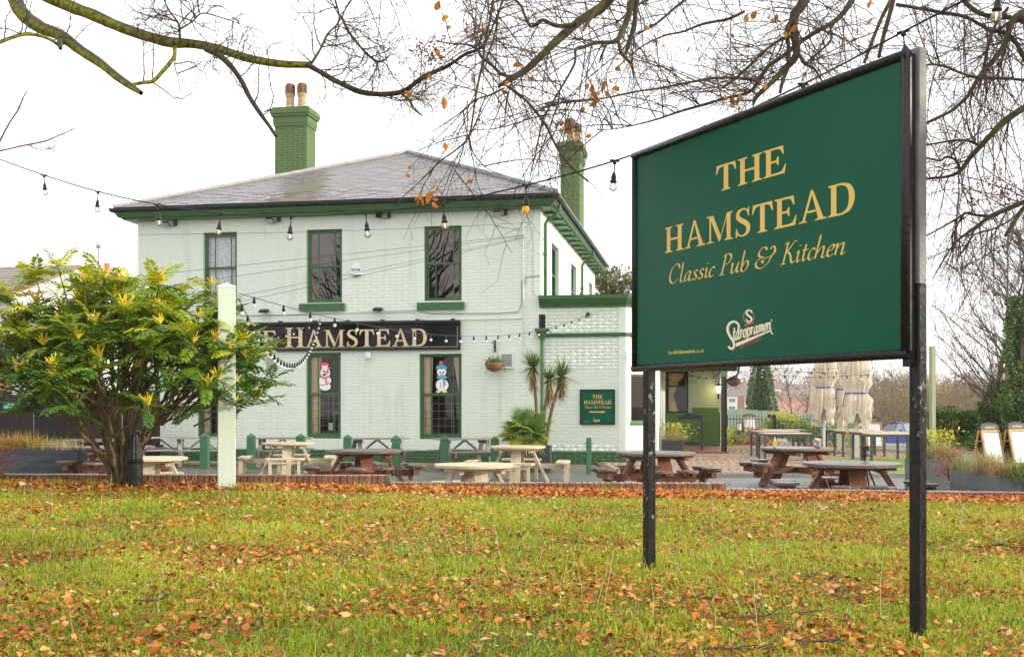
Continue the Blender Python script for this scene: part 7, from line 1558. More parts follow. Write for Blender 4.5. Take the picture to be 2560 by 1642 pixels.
# far houses
rg = random.Random(9); M_hb = mat('far_red_brick', (.40, .17, .10), (.52, .25, .16), rough=.9, scale=.5, objrand=.12); M_hw = mat('far_white_render', (.66, .65, .63), (.76, .75, .73), rough=.9, scale=.5); M_hr = mat('far_roof_tile', (.16, .13, .12), (.26, .20, .18), rough=.8, scale=.6, objrand=.25); M_hr2 = mat('far_red_roof_tile', (.30, .14, .11), (.40, .20, .16), rough=.8, scale=.6, objrand=.1)
M_wpane = mat('far_window_pane', (.10, .11, .12), (.2, .21, .22), rough=.2)
def house(px, py_eave, Y, w, lab, roofm=M_hr, bay=True, rot=0.0, dep=8, h=5.2, rh=2.6):
    ze = EYE + (HY - py_eave) / F * Y; p = at(px, HY, Y); t = thing('semi_house', lab, 'house', (p.x, p.y, ze - h), rot, 'houses on the far hillside')
    q = MB(); q.box(-w / 2, w / 2, 0, dep, -4, h); q.build('wall', M_hb, t)
    q = MB(); e = .4; r = min(w, dep) / 2; q.add([(-w / 2 - e, -e, h), (w / 2 + e, -e, h), (w / 2 + e, dep + e, h), (-w / 2 - e, dep + e, h), (-w / 2 + r * .75, dep / 2, h + rh), (w / 2 - r * .75, dep / 2, h + rh)], [(0, 1, 5, 4), (1, 2, 5), (2, 3, 4, 5), (3, 0, 4), (0, 3, 2, 1)]); rf = q.build('roof', roofm, t)
    for cx in ((0,) if rg.random() < .5 else (-w * .3, w * .25)):
        q = MB(); q.box(cx - .45, cx + .45, dep / 2 - .9, dep / 2 - .2, h + rh * .6, h + rh + 1.1); ch = q.build('chimney', M_hb, rf); q = MB(); q.lathe([(.15, 0), (.13, .5)], 8, (cx - .2, dep / 2 - .55, h + rh + 1.1)); q.lathe([(.15, 0), (.13, .5)], 8, (cx + .2, dep / 2 - .55, h + rh + 1.1)); q.build('chimney_pot', MATS['orange_pot'], ch)
    for s in (-1, 1):
        cx = s * w * .25
        if bay: q = MB(); q.hexa([(cx - 1.5, -.7, -.1), (cx + 1.5, -.7, -.1), (cx + 1.7, -.001, -.1), (cx - 1.7, -.001, -.1), (cx - 1.5, -.7, h - .2), (cx + 1.5, -.7, h - .2), (cx + 1.7, -.001, h - .2), (cx - 1.7, -.001, h - .2)]); q.build('bay', M_hw, t)
        yy = -.71 if bay else -.01
        for z in (.9, 3.3):
            q = MB(); q.box(cx - 1.0, cx + 1.0, yy - .05, yy - .001, z, z + 1.3); wn = q.build('window', M_white, t); q = MB(); q.box(cx - .9, cx - .05, yy - .07, yy - .051, z + .1, z + 1.2); q.box(cx + .05, cx + .9, yy - .07, yy - .051, z + .1, z + 1.2); q.build('pane', M_wpane, wn)
        q = MB(); q.box(s * (w / 2 - 1.2) - .5, s * (w / 2 - 1.2) + .5, -.06, -.001, 3.3, 4.5); wn = q.build('window', M_white, t)
        q = MB(); q.box(s * (w / 2 - 1.2) - .55, s * (w / 2 - 1.2) + .55, -.08, -.001, 0, 2.2); q.build('door', M_white, t)
hs = [(1852, 990, 330, 11, 'red brick semi with white bays just right of the veranda downpipe', M_hr), (1935, 1004, 360, 12, 'brown roofed semi beside the conifer', M_hr), (1915, 1035, 250, 13, 'near red roofed house left of centre behind the fence', M_hr2), (2003, 1032, 240, 13, 'near red roofed house behind the bare tree', M_hr2),
      (1845, 970, 430, 14, 'dark roofed house high on the hillside at the left', M_hr), (1900, 966, 470, 15, 'dark roofed pair on the skyline left of the conifer top', M_hr), (1960, 972, 450, 13, 'long roofed house right of the conifer', M_hr), (2020, 974, 460, 14, 'house with cream gables left of the parasols', M_hr), (2050, 1000, 340, 12, 'brown hipped roof house beside the left parasol', M_hr),
      (2000, 985, 400, 12, 'white bayed house between the bare tree and the parasols', M_hr), (2106, 975, 470, 13, 'house glimpsed between the two parasols', M_hr), (2200, 988, 420, 12, 'white house among the scrub left of the right sign post', M_hr), (2225, 962, 620, 14, 'pale house on the far skyline', M_hr), (2345, 972, 560, 14, 'pale house on the skyline right of the sign post', M_hr), (1880, 1008, 340, 11, 'red brick semi partly behind the conifer', M_hr), (1790, 985, 400, 12, 'house behind the veranda post', M_hr)]
for a_ in hs: house(a_[0], a_[1], a_[2], a_[3], a_[4], a_[5], rot=rg.uniform(-.35, .35))
# far tree masses on the hill
def ft(g):
    k = g.randrange(330); r2 = random.Random(k * 7 + 1); Y = r2.choice((210, 260, 300, 390, 480, 560, 650, 740, 810, 820)) + r2.uniform(-20, 20); px = r2.uniform(1760 if Y > 540 else 2150, 2680) if k < 300 else r2.uniform(-300, 300); X = (px - 1280) / F * Y; s = r2.uniform(1.8, 4.6) * (1.0 + max(0, Y - 300) / 380); d = Vector((g.gauss(0, 1), g.gauss(0, 1), g.gauss(0, 1))).normalized() * s * g.random() ** .5
    return ((X + d.x, Y + d.y, ground_z(X, Y) + s * .8 + d.z * .9), (d.x, d.y, d.z))
o = leafmesh(46000, ft, .85, rg, fol('hillside_tree_leaf', [(0, (.14, .125, .09)), (.35, (.24, .19, .13)), (.6, (.36, .26, .17)), (.8, (.20, .23, .11)), (.93, (.52, .30, .12)), (1, (.58, .34, .14))], rough=.9), 'hillside_trees', tall=1.0, kind='stuff', rnd=lambda g, p: min(1, max(0, .5 + 1.1 * noise.noise(Vector((p.x * .09, p.y * .02, 2))) + g.gauss(0, .08))))
tag(o, 'brown and green tree crowns merging on the far hillside', 'woodland')
# ================================================================ OVERHEAD TREES
rg = random.Random(21)
def limb_pts(pts, d0, d1, n=6):
    m_ = len(pts); L = []
    for i, (x, y, w_) in enumerate(pts):
        d = d0 + (d1 - d0) * i / max(1, m_ - 1); p = at(x, y, d); L.append((p.x, p.y, p.z, w_ / 2 * d / F))
    return np.array(crom(L, n))
def limb(tree, pts, d0, d1, m, name='limb', sides=10, wob=.0):
    P = limb_pts(pts, d0, d1); r = P[:, 3].copy()
    for i in range(len(r)): r[i] *= 1 + .13 * noise.noise(Vector((P[i, 0] * 9, P[i, 1] * 9, P[i, 2] * 9)))
    V, Q = tubes_np([(P[:, :3], r)], sides); npmesh(name, V, Q, m, parent=tree, smooth=True); return P
t_l = thing('mossy_tree', 'tree at the left whose thick mossy limbs hang across the top of the picture', 'tree', (0, 0, 0))
t_b = thing('beech_tree', 'bare beech whose drooping branches and last orange leaves fill the upper right', 'tree', (0, 0, 0))
t_s = thing('bare_sapling', 'thin reddish bare sapling branches at the left edge below the mossy limbs', 'tree', (0, 0, 0))
LL = []
LL.append(limb(t_l, [(-330, -420, 60), (-120, -190, 44), (20, -30, 36), (52, 30, 34), (100, 68, 32), (150, 88, 29), (200, 125, 25), (250, 158, 22), (292, 192, 19), (330, 218, 16), (353, 233, 11)], 8.6, 7.4, M_moss))
LL.append(limb(t_l, [(330, 212, 8), (358, 207, 9), (383, 203, 10), (403, 183, 10), (425, 158, 10), (436, 140, 10), (437, 118, 9)], 7.5, 7.6, M_moss))
LL.append(limb(t_l, [(-30, 118, 10), (20, 98, 9), (62, 86, 9), (100, 90, 8), (132, 103, 8), (150, 118, 7)], 7.6, 7.9, M_moss)); limb(t_l, [(146, 84, 14), (150, 105, 14), (151, 122, 9)], 7.9, 7.8, M_moss)
LL.append(limb(t_l, [(-330, -420, 64), (-80, -170, 46), (80, -30, 32), (170, 14, 30), (232, 38, 29), (300, 68, 27), (370, 92, 26), (425, 106, 26), (480, 110, 23), (540, 121, 22), (620, 146, 20), (700, 160, 18), (776, 163, 16)], 8.8, 7.8, M_moss))
LL.append(limb(t_l, [(770, 163, 14), (800, 180, 13), (850, 208, 13), (915, 233, 13), (1000, 231, 12), (1060, 192, 11), (1120, 165, 9), (1165, 135, 8), (1205, 118, 6), (1235, 60, 5), (1262, -10, 5)], 7.8, 7.4, M_limb))
LL.append(limb(t_l, [(515, 124, 13), (545, 138, 15), (572, 160, 14), (602, 200, 13), (625, 245, 12), (655, 290, 11), (675, 318, 9), (690, 341, 7)], 7.8, 7.3, M_limb)); limb(t_l, [(660, 280, 3), (672, 275, 3), (680, 273, 2)], 7.5, 7.45, M_limb)
LL.append(limb(t_l, [(1000, 232, 6), (1022, 250, 7), (1035, 272, 6), (1056, 290, 3)], 7.6, 7.4, M_limb))
LL.append(limb(t_l, [(450, 96, 6), (446, 60, 6), (425, 30, 4), (405, -10, 4)], 7.8, 8, M_limb, sides=6)); LL.append(limb(t_l, [(450, 74, 5), (480, 55, 4), (505, 34, 4), (545, 42, 3), (600, 60, 2)], 7.8, 8.1, M_limb, sides=6))
LL.append(limb(t_l, [(776, 163, 7), (800, 125, 6), (820, 85, 5), (848, 50, 5), (835, -10, 6)], 7.8, 8.1, M_limb, sides=6)); LL.append(limb(t_l, [(853, 40, 7), (872, 80, 7), (905, 122, 6), (938, 152, 6), (958, 152, 5), (975, 138, 4)], 7.7, 7.8, M_limb, sides=6))
LL.append(limb(t_l, [(440, 140, 3), (437, 165, 3), (445, 195, 2), (451, 228, 2)], 7.6, 7.5, M_limb, sides=5))
# trunk of the left tree, out of the frame
tw = at(-330, -420, 8.7); V, Q = tubes_np([(np.array([(tw.x - 2.6, tw.y + .6, .4), (tw.x - 2.3, tw.y + .4, 2.4), (tw.x - 1.2, tw.y + .2, 4.2), (tw.x, tw.y, tw.z)]), np.array((.34, .27, .2, .10)))], 14); npmesh('trunk', V, Q, M_moss, parent=t_l, smooth=True)
BB = []
def B(pts, d0, d1, sides=9, keep=True):
    P = limb_pts(pts, d0, d1); P = limb(t_b, pts, d0, d1, M_limb, sides=sides)
    if keep: BB.append(P)
B([(1720, -190, 42), (1600, -80, 32), (1530, -10, 27), (1500, 22, 25), (1457, 48, 23), (1420, 78, 21), (1386, 108, 20), (1343, 150, 18), (1312, 178, 17), (1279, 196, 16), (1250, 214, 9)], 7.6, 6.9)
B([(1262, 212, 7), (1285, 228, 7), (1325, 262, 7), (1361, 309, 7), (1385, 355, 6), (1402, 385, 5), (1430, 418, 4), (1470, 455, 3)], 6.9, 6.7, 7)
B([(1282, 195, 9), (1252, 185, 9), (1232, 165, 8), (1205, 145, 7), (1190, 121, 7), (1165, 112, 5), (1135, 110, 4), (1100, 105, 3)], 6.95, 7.2, 7)
B([(1440, 62, 12), (1410, 66, 12), (1386, 64, 10), (1357, 51, 9), (1340, 62, 9), (1326, 66, 8), (1312, 40, 7), (1300, 12, 7), (1268, -6, 6), (1220, 14, 4)], 7.1, 7.4, 7)
B([(1640, -90, 22), (1585, -10, 18), (1571, 40, 16), (1556, 78, 15), (1537, 104, 12), (1492, 107, 8), (1460, 118, 8), (1439, 124, 7), (1436, 160, 6), (1400, 225, 5), (1370, 275, 5), (1357, 300, 5), (1345, 355, 4), (1322, 458, 2)], 7.4, 6.8)
B([(1546, 104, 9), (1553, 132, 9), (1566, 148, 8), (1580, 165, 7), (1584, 192, 4)], 7.2, 7.1, 7, False)
B([(1598, -40, 12), (1590, 20, 12), (1584, 70, 13), (1572, 110, 12), (1564, 136, 6)], 7.5, 7.3)
B([(1518, 108, 6), (1505, 138, 6), (1498, 158, 3)], 7.2, 7.1, 5, False); B([(1492, 20, 9), (1478, 46, 8), (1466, 62, 7), (1457, 78, 5)], 7.1, 7.0, 6, False)
B([(2060, -150, 36), (2030, -40, 30), (2006, 10, 26), (1986, 40, 24), (1984, 75, 20), (1990, 110, 20), (1989, 142, 18), (1962, 172, 16), (1940, 195, 14), (1915, 220, 12), (1891, 243, 10), (1883, 262, 6)], 7.8, 7.2)
B([(1985, 45, 12), (1968, 72, 11), (1972, 124, 11), (1970, 165, 10), (1958, 200, 9), (1950, 232, 8)], 7.6, 7.3, 7)
B([(1992, 92, 9), (1960, 96, 8), (1919, 122, 7), (1870, 168, 7), (1840, 195, 7), (1805, 221, 6)], 7.6, 7.4, 7)
B([(2170, -70, 20), (2135, -8, 16), (2112, 28, 14), (2085, 55, 12), (2044, 78, 11), (1998, 108, 11), (1950, 146, 11), (1919, 168, 10), (1890, 212, 9), (1870, 232, 8), (1813, 246, 7), (1760, 262, 7), (1706, 277, 6), (1650, 296, 5), (1599, 310, 4), (1540, 322, 3), (1492, 325, 2)], 8, 6.9)
B([(2000, 140, 8), (2012, 160, 8), (2032, 170, 6), (2048, 190, 5), (2056, 206, 3)], 7.4, 7.3, 6)
B([(2075, 62, 6), (2078, 98, 6), (2060, 120, 5), (2030, 145, 4), (2012, 165, 3)], 7.7, 7.5, 6)
B([(2250, -60, 14), (2234, 0, 12), (2222, 45, 12), (2208, 95, 11), (2197, 144, 9)], 8.2, 8.0, 7, False); B([(2240, -30, 10), (2222, 10, 10), (2200, 55, 9), (2180, 105, 9), (2161, 158, 7)], 8.3, 8.1, 7, False)
B([(2640, -20, 22), (2590, 22, 18), (2556, 34, 16), (2534, 48, 16), (2520, 80, 14), (2513, 108, 14), (2485, 150, 13), (2453, 186, 12), (2435, 215, 11), (2417, 243, 10), (2382, 275, 8), (2345, 295, 7), (2311, 310, 7), (2270, 330, 5)], 7.6, 7.2)
B([(2640, 230, 20), (2560, 270, 17), (2510, 305, 16), (2480, 335, 15), (2453, 364, 14), (2425, 395, 12), (2400, 428, 9), (2365, 442, 7), (2311, 448, 5), (2290, 460, 3)], 6.9, 6.9)
B([(2449, 364, 7), (2418, 352, 7), (2382, 352, 6), (2345, 358, 5), (2305, 364, 4)], 7, 7.1, 6); B([(2400, 425, 6), (2390, 402, 6), (2368, 392, 6), (2350, 402, 5), (2322, 396, 5), (2300, 392, 3)], 6.9, 7, 6)
B([(2640, 180, 8), (2580, 200, 8), (2524, 197, 7), (2480, 196, 8), (2435, 193, 7), (2400, 182, 6), (2364, 167, 6), (2335, 162, 5), (2300, 164, 4)], 7.3, 7.2, 6)
B([(2380, -30, 14), (2417, 10, 13), (2445, 32, 12), (2480, 42, 12), (2520, 44, 12), (2580, 60, 12)], 7.9, 7.6); B([(2240, 12, 8), (2300, 22, 8), (2360, 33, 9), (2410, 42, 9), (2450, 62, 9), (2478, 78, 9), (2510, 82, 10), (2540, 108, 11), (2562, 145, 12), (2620, 190, 13)], 8.1, 7.4)
B([(2520, 20, 8), (2490, 60, 8), (2470, 120, 7), (2455, 190, 6), (2442, 240, 5)], 7.7, 7.6, 6)
B([(2640, 470, 14), (2560, 505, 12), (2520, 522, 12), (2476, 541, 10), (2437, 570, 9), (2398, 598, 6), (2374, 625, 5), (2350, 665, 4), (2330, 700, 2)], 6.6, 6.5)
B([(2476, 541, 7), (2440, 538, 7), (2412, 534, 6), (2390, 570, 4), (2381, 590, 4), (2378, 630, 3), (2350, 690, 2)], 6.6, 6.7, 6); B([(2412, 534, 6), (2370, 560, 5), (2311, 592, 4), (2290, 604, 3)], 6.6, 6.8, 6)
B([(2438, 568, 6), (2425, 600, 6), (2410, 625, 5), (2393, 650, 3), (2405, 670, 2), (2425, 673, 1.5)], 6.5, 6.5, 6); B([(2600, 500, 12), (2570, 510, 11), (2548, 535, 11), (2530, 565, 10), (2513, 590, 8)], 6.6, 6.5, 7, False)
B([(2560, 520, 5), (2510, 560, 5), (2450, 582, 4), (2400, 590, 4)], 6.7, 6.8, 6)
B([(1900, 200, 6), (1800, 195, 6), (1706, 210, 6), (1655, 220, 5), (1599, 228, 5), (1550, 238, 5), (1510, 246, 4), (1450, 254, 4), (1386, 256, 3), (1350, 262, 2)], 7.5, 7.0, 6)
B([(1860, 30, 8), (1820, 48, 8), (1760, 60, 7), (1706, 80, 6), (1660, 90, 5), (1600, 120, 4), (1540, 172, 3)], 7.9, 7.4, 6); B([(1758, -30, 7), (1700, 10, 7), (1640, 60, 6), (1590, 86, 5)], 7.9, 7.6, 6)
B([(1700, -40, 6), (1600, 10, 6), (1540, 60, 4)], 7.8, 7.5, 5)
B([(1236, -20, 7), (1225, 50, 7), (1212, 110, 6), (1206, 160, 6), (1195, 210, 6), (1187, 256, 5), (1173, 338, 5), (1140, 375, 4), (1102, 402, 4), (1052, 452, 3), (1010, 490, 2), (975, 530, 1.5)], 7.0, 6.7, 6)
B([(1262, -20, 6), (1245, 40, 6), (1236, 90, 5), (1215, 150, 5)], 7.1, 7, 6); B([(1173, 340, 4), (1182, 380, 3), (1205, 410, 3), (1225, 425, 2), (1265, 440, 1.5)], 6.8, 6.9, 5); B([(1160, 365, 3), (1145, 410, 3), (1130, 445, 2), (1112, 505, 1.5)], 6.7, 6.6, 5)
B([(1400, 385, 4), (1410, 400, 4), (1435, 425, 3), (1480, 460, 2), (1510, 500, 1.5)], 6.7, 6.6, 5); B([(1262, 220, 5), (1225, 238, 5), (1190, 250, 4), (1140, 290, 3), (1080, 330, 2)], 6.9, 6.8, 5)
# beech trunk out of frame, right and behind the camera
V, Q = tubes_np([(np.array([(5.6, 3.2, .4), (5.3, 3.6, 3.0), (4.6, 4.6, 5.4), (3.6, 6.2, 6.2), (2.3, 7.5, 5.9)]), np.array((.42, .36, .28, .18, .10))), (np.array([(5.3, 3.6, 3.0), (5.2, 5.0, 4.3), (4.6, 7.0, 4.6)]), np.array((.25, .16, .08))), (np.array([(5.3, 3.6, 3.0), (4.6, 4.2, 3.4), (4.0, 6.6, 3.5)]), np.array((.2, .12, .05)))], 14); npmesh('trunk', V, Q, M_limb, parent=t_b, smooth=True)

def sprays(limbs, n, seed, L0, grav, curl, sub, subL, keep, rad=1.0, knob=False, twl=None):
    rg = random.Random(seed); a0, a1, a2, pts = [], [], [], []
    lens = [np.linalg.norm(np.diff(P[:, :3], axis=0), axis=1).sum() for P in limbs]; tot = sum(lens)
    for P, ln in zip(limbs, lens):
        for _ in range(max(1, int(n * ln / tot + .5))):
            i = min(len(P) - 2, int(rg.uniform(.05, 1.0) * (len(P) - 1))); p = P[i, :3]; d = P[i + 1, :3] - P[i, :3]; d /= np.linalg.norm(d) + 1e-9
            v = np.array((rg.gauss(0, 1), rg.gauss(0, .8), rg.gauss(0, 1))); v -= d * v.dot(d); v /= np.linalg.norm(v); L = L0 * rg.uniform(.35, 1.15)
            W = wander(rg, p, d * .55 + v + np.array((0, 0, -grav * 3)), L, 9, curl, -grav)
            if not keep(W): continue
            a0.append((W, np.linspace(.0050 * rad, .0016 * rad, 10)))
            for k in range(sub):
                j = 1 + int((k + rg.random()) / sub * 8); dd = W[j] - W[j - 1]; dd /= np.linalg.norm(dd); s_ = 1 if k % 2 else -1; pr = np.cross(dd, np.array((rg.gauss(0, .4), 1.0, rg.gauss(0, .4)))); pr /= np.linalg.norm(pr)
                W1 = wander(rg, W[j], dd + s_ * pr * .9 + np.array((0, 0, -grav)), subL * rg.uniform(.4, 1.2), 5, curl * 1.1, -grav * .6); a1.append((W1, np.linspace(.0024 * rad, .0010 * rad, 6))); pts.append(W1[-1])
                for m_ in range(1 + k % 2):
                    jj = rg.randrange(1, 6); d2 = W1[min(5, jj)] - W1[jj - 1]; d2 /= np.linalg.norm(d2); s2 = rg.choice((-1, 1)); pr2 = np.cross(d2, np.array((rg.gauss(0, .4), 1.0, rg.gauss(0, .4)))); pr2 /= np.linalg.norm(pr2) + 1e-9
                    W2 = wander(rg, W1[jj], d2 + s2 * pr2, subL * rg.uniform(.15, .5), 3, curl * 1.3, 0); a2.append((W2, np.array((.0010, .0009, .0009, .0013)) * rad)); pts.append(W2[-1])
    return a0, a1, a2, pts
def pix(p): return (1280 + F * p[0] / p[1], HY - F * (p[2] - EYE) / p[1])
def keepL(W):
    x, y = pix(W[-1]); x1, y1 = pix(W[5])
    if W[:, 1].min() < 5.6: return False
    return y < (150 if 430 > x > 200 else 70 if x <= 200 else 190 if x < 780 else 300) and y1 < 260
def keepB(W):
    x, y = pix(W[-1])
    if W[:, 1].min() < 5.9: return False
    lim = 240 if x < 950 else 560 if x < 1250 else 640 if x < 1330 else 560 if x < 1500 else 330 if x < 1700 else 300 if x < 2250 else 880 if x < 2400 else 800
    lim2 = 560 + (x - 960) * -.1 if x < 1250 else lim
    if 2250 <= x < 2360 and y > 700: return False
    return x > 880 and y < min(lim, lim2 + 80) and not (1590 < x < 2270 and y > 383 - (x - 1588) * .38 and W[:, 1].min() < 7.3)
a0, a1, a2, pl_ = sprays([P for P in LL if P[:, 3].max() < .06], 150, 3, .55, .0, .26, 9, .22, keepL, rad=.95)
V, Q = tubes_np(a0, 4); npmesh('branchlets', V, Q, M_limb, parent=t_l, kind='stuff'); V, Q = tubes_np(a1 + a2, 3); npmesh('twigs', V, Q, M_twig, parent=t_l, kind='stuff')
# extra hidden limbs above the frame feed hanging whips
UPL = [limb_pts([(x0, y0, 10), ((x0 + x1) / 2, (y0 + y1) / 2 - 20, 9), (x1, y1, 8)], 7.9, 7.3) for x0, y0, x1, y1 in ((860, -60, 1260, -50), (1250, -70, 1700, -90), (1650, -80, 2150, -90), (2100, -80, 2650, -60))]
for U in UPL: V, Q = tubes_np([(U[:, :3], U[:, 3])], 7); npmesh('limb', V, Q, M_limb, parent=t_b, smooth=True)
a0, a1, a2, pb_ = sprays(BB + UPL, 380, 8, .95, .05, .085, 7, .26, keepB, rad=.85)
b0, b1, b2, pb2 = sprays([P for P in BB if pix(P[-1, :3])[1] > 250] + UPL[:3], 170, 18, 1.2, .075, .06, 8, .24, keepB, rad=.85)
c0, c1, c2, pb3 = sprays([P for P in BB if 1750 < pix(P[len(P) // 2, :3])[0] < 2700], 260, 28, .9, .035, .09, 7, .26, keepB, rad=.85); a0 += c0; a1 += c1; a2 += c2
V, Q = tubes_np(a0 + b0, 4); npmesh('branchlets', V, Q, M_twig, parent=t_b, kind='stuff'); V, Q = tubes_np(a1 + a2, 3); npmesh('twigs', V, Q, M_twig, parent=t_b, kind='stuff'); V, Q = tubes_np(b1 + b2, 3); npmesh('red_twigs', V, Q, M_twigr, parent=t_b, kind='stuff')
print('twigs', len(a0) + len(b0), len(a1) + len(b1), len(a2) + len(b2))
# beech leaves
def leaf_me(m, s, k):
    q = MB(); w_ = .30 * s; pts = [(0, 0, 0), (.25 * s, -w_, .05 * s), (.6 * s, -w_ * .85, .07 * s), (s, 0, .02 * s), (.6 * s, w_ * .85, .07 * s), (.25 * s, w_, .05 * s), (.5 * s, 0, -.03 * s)]
    q.add([(x, y, z + .06 * s * math.sin(k + x / s * 4)) for x, y, z in pts], [(0, 1, 6), (1, 2, 6), (2, 3, 6), (3, 4, 6), (4, 5, 6), (5, 0, 6)]); return q.mesh('leaf', m)
LO_ = [leaf_me(M_oleaf, .062, k) for k in range(4)]; LB_ = [leaf_me(M_bleaf, .05, k) for k in range(4)]
groups = [(1110, 45, 26, 4), (1180, 85, 20, 2), (1112, 130, 14, 3), (1080, 232, 20, 2), (1033, 240, 14, 1), (1050, 500, 26, 6), (1090, 490, 22, 5), (1070, 495, 34, 4), (1100, 350, 30, 2), (1015, 440, 30, 2), (1175, 420, 16, 1), (1184, 445, 12, 1), (1410, 320, 16, 4), (1425, 325, 12, 2), (1475, 230, 26, 8), (1500, 240, 26, 7), (1520, 226, 30, 6), (1560, 200, 24, 3), (1838, 252, 14, 4), (1830, 256, 10, 3), (1900, 215, 10, 1), (1860, 36, 16, 3), (1935, 40, 12, 4), (1800, 70, 30, 2), (1722, 115, 10, 1), (1714, 215, 12, 1), (1600, 150, 60, 3), (1660, 100, 60, 3), (2120, 90, 20, 2), (2190, 52, 12, 1), (2302, 112, 10, 1), (1470, 300, 60, 3), (1300, 120, 90, 4), (1180, 200, 70, 5), (1350, 230, 80, 3), (2170, 20, 40, 3), (2000, 60, 70, 4), (1240, 20, 60, 4), (1500, 110, 90, 5)]
allp = [p for p in pb_ + pb2]; PX = np.array([pix(p) for p in allp])
for gx_, gy_, sd_, n in groups:
    for _ in range(n):
        tx, ty = rg.gauss(gx_, sd_ * .6), rg.gauss(gy_, sd_ * .5); i = int(np.argmin((PX[:, 0] - tx) ** 2 + (PX[:, 1] - ty) ** 2)); link('leaf', rg.choice(LO_), t_b, tuple(allp[i] + np.array((rg.gauss(0, .012), rg.gauss(0, .03), rg.gauss(0, .012)))), (rg.uniform(0, 6), rg.uniform(0, 6), rg.uniform(0, 6)), (rg.uniform(.6, 1.25),) * 3)
def dead_bunch(cx, cy, sx, sy, n, m, size, dd=7.0):
    return leafmesh(n, lambda g: (tuple(at(g.gauss(cx, sx), g.gauss(cy, sy), dd + g.gauss(0, .08))), (g.gauss(0, 1), g.gauss(0, 1), g.gauss(-.5, 1))), size, rg, m, 'dead_leaves', t_b, tall=1.7)
dead_bunch(1045, 118, 12, 10, 70, M_bleaf, .014); dead_bunch(1098, 105, 12, 14, 70, M_bleaf, .014); dead_bunch(1080, 145, 14, 16, 90, M_bleaf, .014); dead_bunch(1200, 300, 7, 12, 14, M_bleaf, .014)
M_rl = mat('rust_dead_leaf', (.20, .06, .04), (.32, .11, .07), rough=.7, scale=20)
for c in ((2480, 445, 22, 14, 60), (2500, 470, 16, 14, 70), (2455, 500, 14, 14, 50), (2505, 492, 16, 12, 60), (2540, 500, 12, 14, 40)): dead_bunch(*c, M_rl, .013, 6.8)
# the sapling at the left edge
Sx = [limb_pts([(-60, 470, 7), (-10, 372, 5), (22, 310, 4), (45, 275, 4), (58, 245, 3), (65, 234, 2)], 7.2, 7), limb_pts([(-60, 392, 7), (0, 378, 4), (60, 364, 4), (110, 354, 4), (145, 340, 3), (186, 322, 2)], 7.2, 7), limb_pts([(70, 362, 3), (100, 374, 2), (140, 366, 1.5)], 7.1, 7)]
V, Q = tubes_np([(P[:, :3], P[:, 3]) for P in Sx], 5); npmesh('limbs', V, Q, M_twigr, parent=t_s); s0 = []
for P in Sx:
    for k in range(9): i = rg.randrange(4, len(P) - 1); d = P[i + 1, :3] - P[i, :3]; d /= np.linalg.norm(d); s0.append((wander(rg, P[i, :3], d + np.array((rg.gauss(0, .6), 0, rg.gauss(0, .9))), rg.uniform(.03, .09), 3, .1, 0), np.linspace(.0025, .0016, 4)))
V, Q = tubes_np(s0, 3); npmesh('twigs', V, Q, M_twigr, parent=t_s, kind='stuff')
V, Q = tubes_np([(np.array([(-4.6, 8.2, .5), (-4.4, 7.8, 2.0), tuple(Sx[0][0, :3])]), np.array((.03, .02, .01))), (np.array([(-4.45, 7.9, 1.9), tuple(Sx[1][0, :3])]), np.array((.014, .008)))], 6); npmesh('trunk', V, Q, M_twigr, parent=t_s)

# ================================================================ LAWN COVER
rs = np.random.RandomState(5)
def lawn_np(x, y): return .527 - .016 * x - .001 * (y - 13)
def nz(x, y, s, k=0.0):
    # smooth value noise, vectorised
    xi = np.floor(x * s).astype(int); yi = np.floor(y * s).astype(int); fx_ = x * s - xi; fy_ = y * s - yi; fx_ = fx_ * fx_ * (3 - 2 * fx_); fy_ = fy_ * fy_ * (3 - 2 * fy_)
    h = lambda a, b: (np.sin(a * 127.1 + b * 311.7 + k * 74.7) * 43758.5453) % 1.0
    return (h(xi, yi) * (1 - fx_) + h(xi + 1, yi) * fx_) * (1 - fy_) + (h(xi, yi + 1) * (1 - fx_) + h(xi + 1, yi + 1) * fx_) * fy_
def sample(n, p=1.0):
    u = rs.rand(n); y = 3.6 + (13.33 - 3.6) * u ** p; x = (rs.rand(n) * 2 - 1) * (.50 * y + .9); return x, y
NB = 330000; x, y = sample(NB, 1.05)
dens = .30 + .9 * nz(x, y, 2.2) * .6 + .5 * nz(x, y, 7, 3) - .25 * (y > 12.6)
k = rs.rand(NB) < dens; x, y = x[k], y[k]; n = len(x); z = lawn_np(x, y) - .012
h = (.028 + .050 * rs.rand(n) ** 1.5) * (.65 + .75 * nz(x, y, 1.6, 8)) * np.where(y > 12.2, .8, 1); w_ = (.0016 + .0012 * rs.rand(n)) * (1 + .05 * y); a = rs.rand(n) * 6.283; lean = .25 + .9 * rs.rand(n); cx, sx_ = np.cos(a), np.sin(a)
a2_ = rs.rand(n) * 6.283; ux, uy = np.cos(a2_), np.sin(a2_)
def ring(f, hh, ww):
    px_ = x + cx * h * lean * f ** 1.8; py_ = y + sx_ * h * lean * f ** 1.8; pz_ = z + h * hh; return np.stack([px_ - ux * ww * w_, py_ - uy * ww * w_, pz_], 1), np.stack([px_ + ux * ww * w_, py_ + uy * ww * w_, pz_], 1)
A_, B_ = ring(0, 0, 1); C_, D_2 = ring(.55, .62, .8); E_, _ = ring(1, .98 - .2, 0)
V = np.stack([A_, B_, C_, D_2, E_], 1).reshape(-1, 3); b = np.arange(n)[:, None] * 5; Tt = np.concatenate([b + np.array([[0, 1, 3]]), b + np.array([[0, 3, 2]]), b + np.array([[2, 3, 4]])], 0)
r_ = np.clip(.18 + .62 * rs.rand(n) + .35 * (nz(x, y, .9, 5) - .5), 0, 1); r_[rs.rand(n) < .045] = 1.0
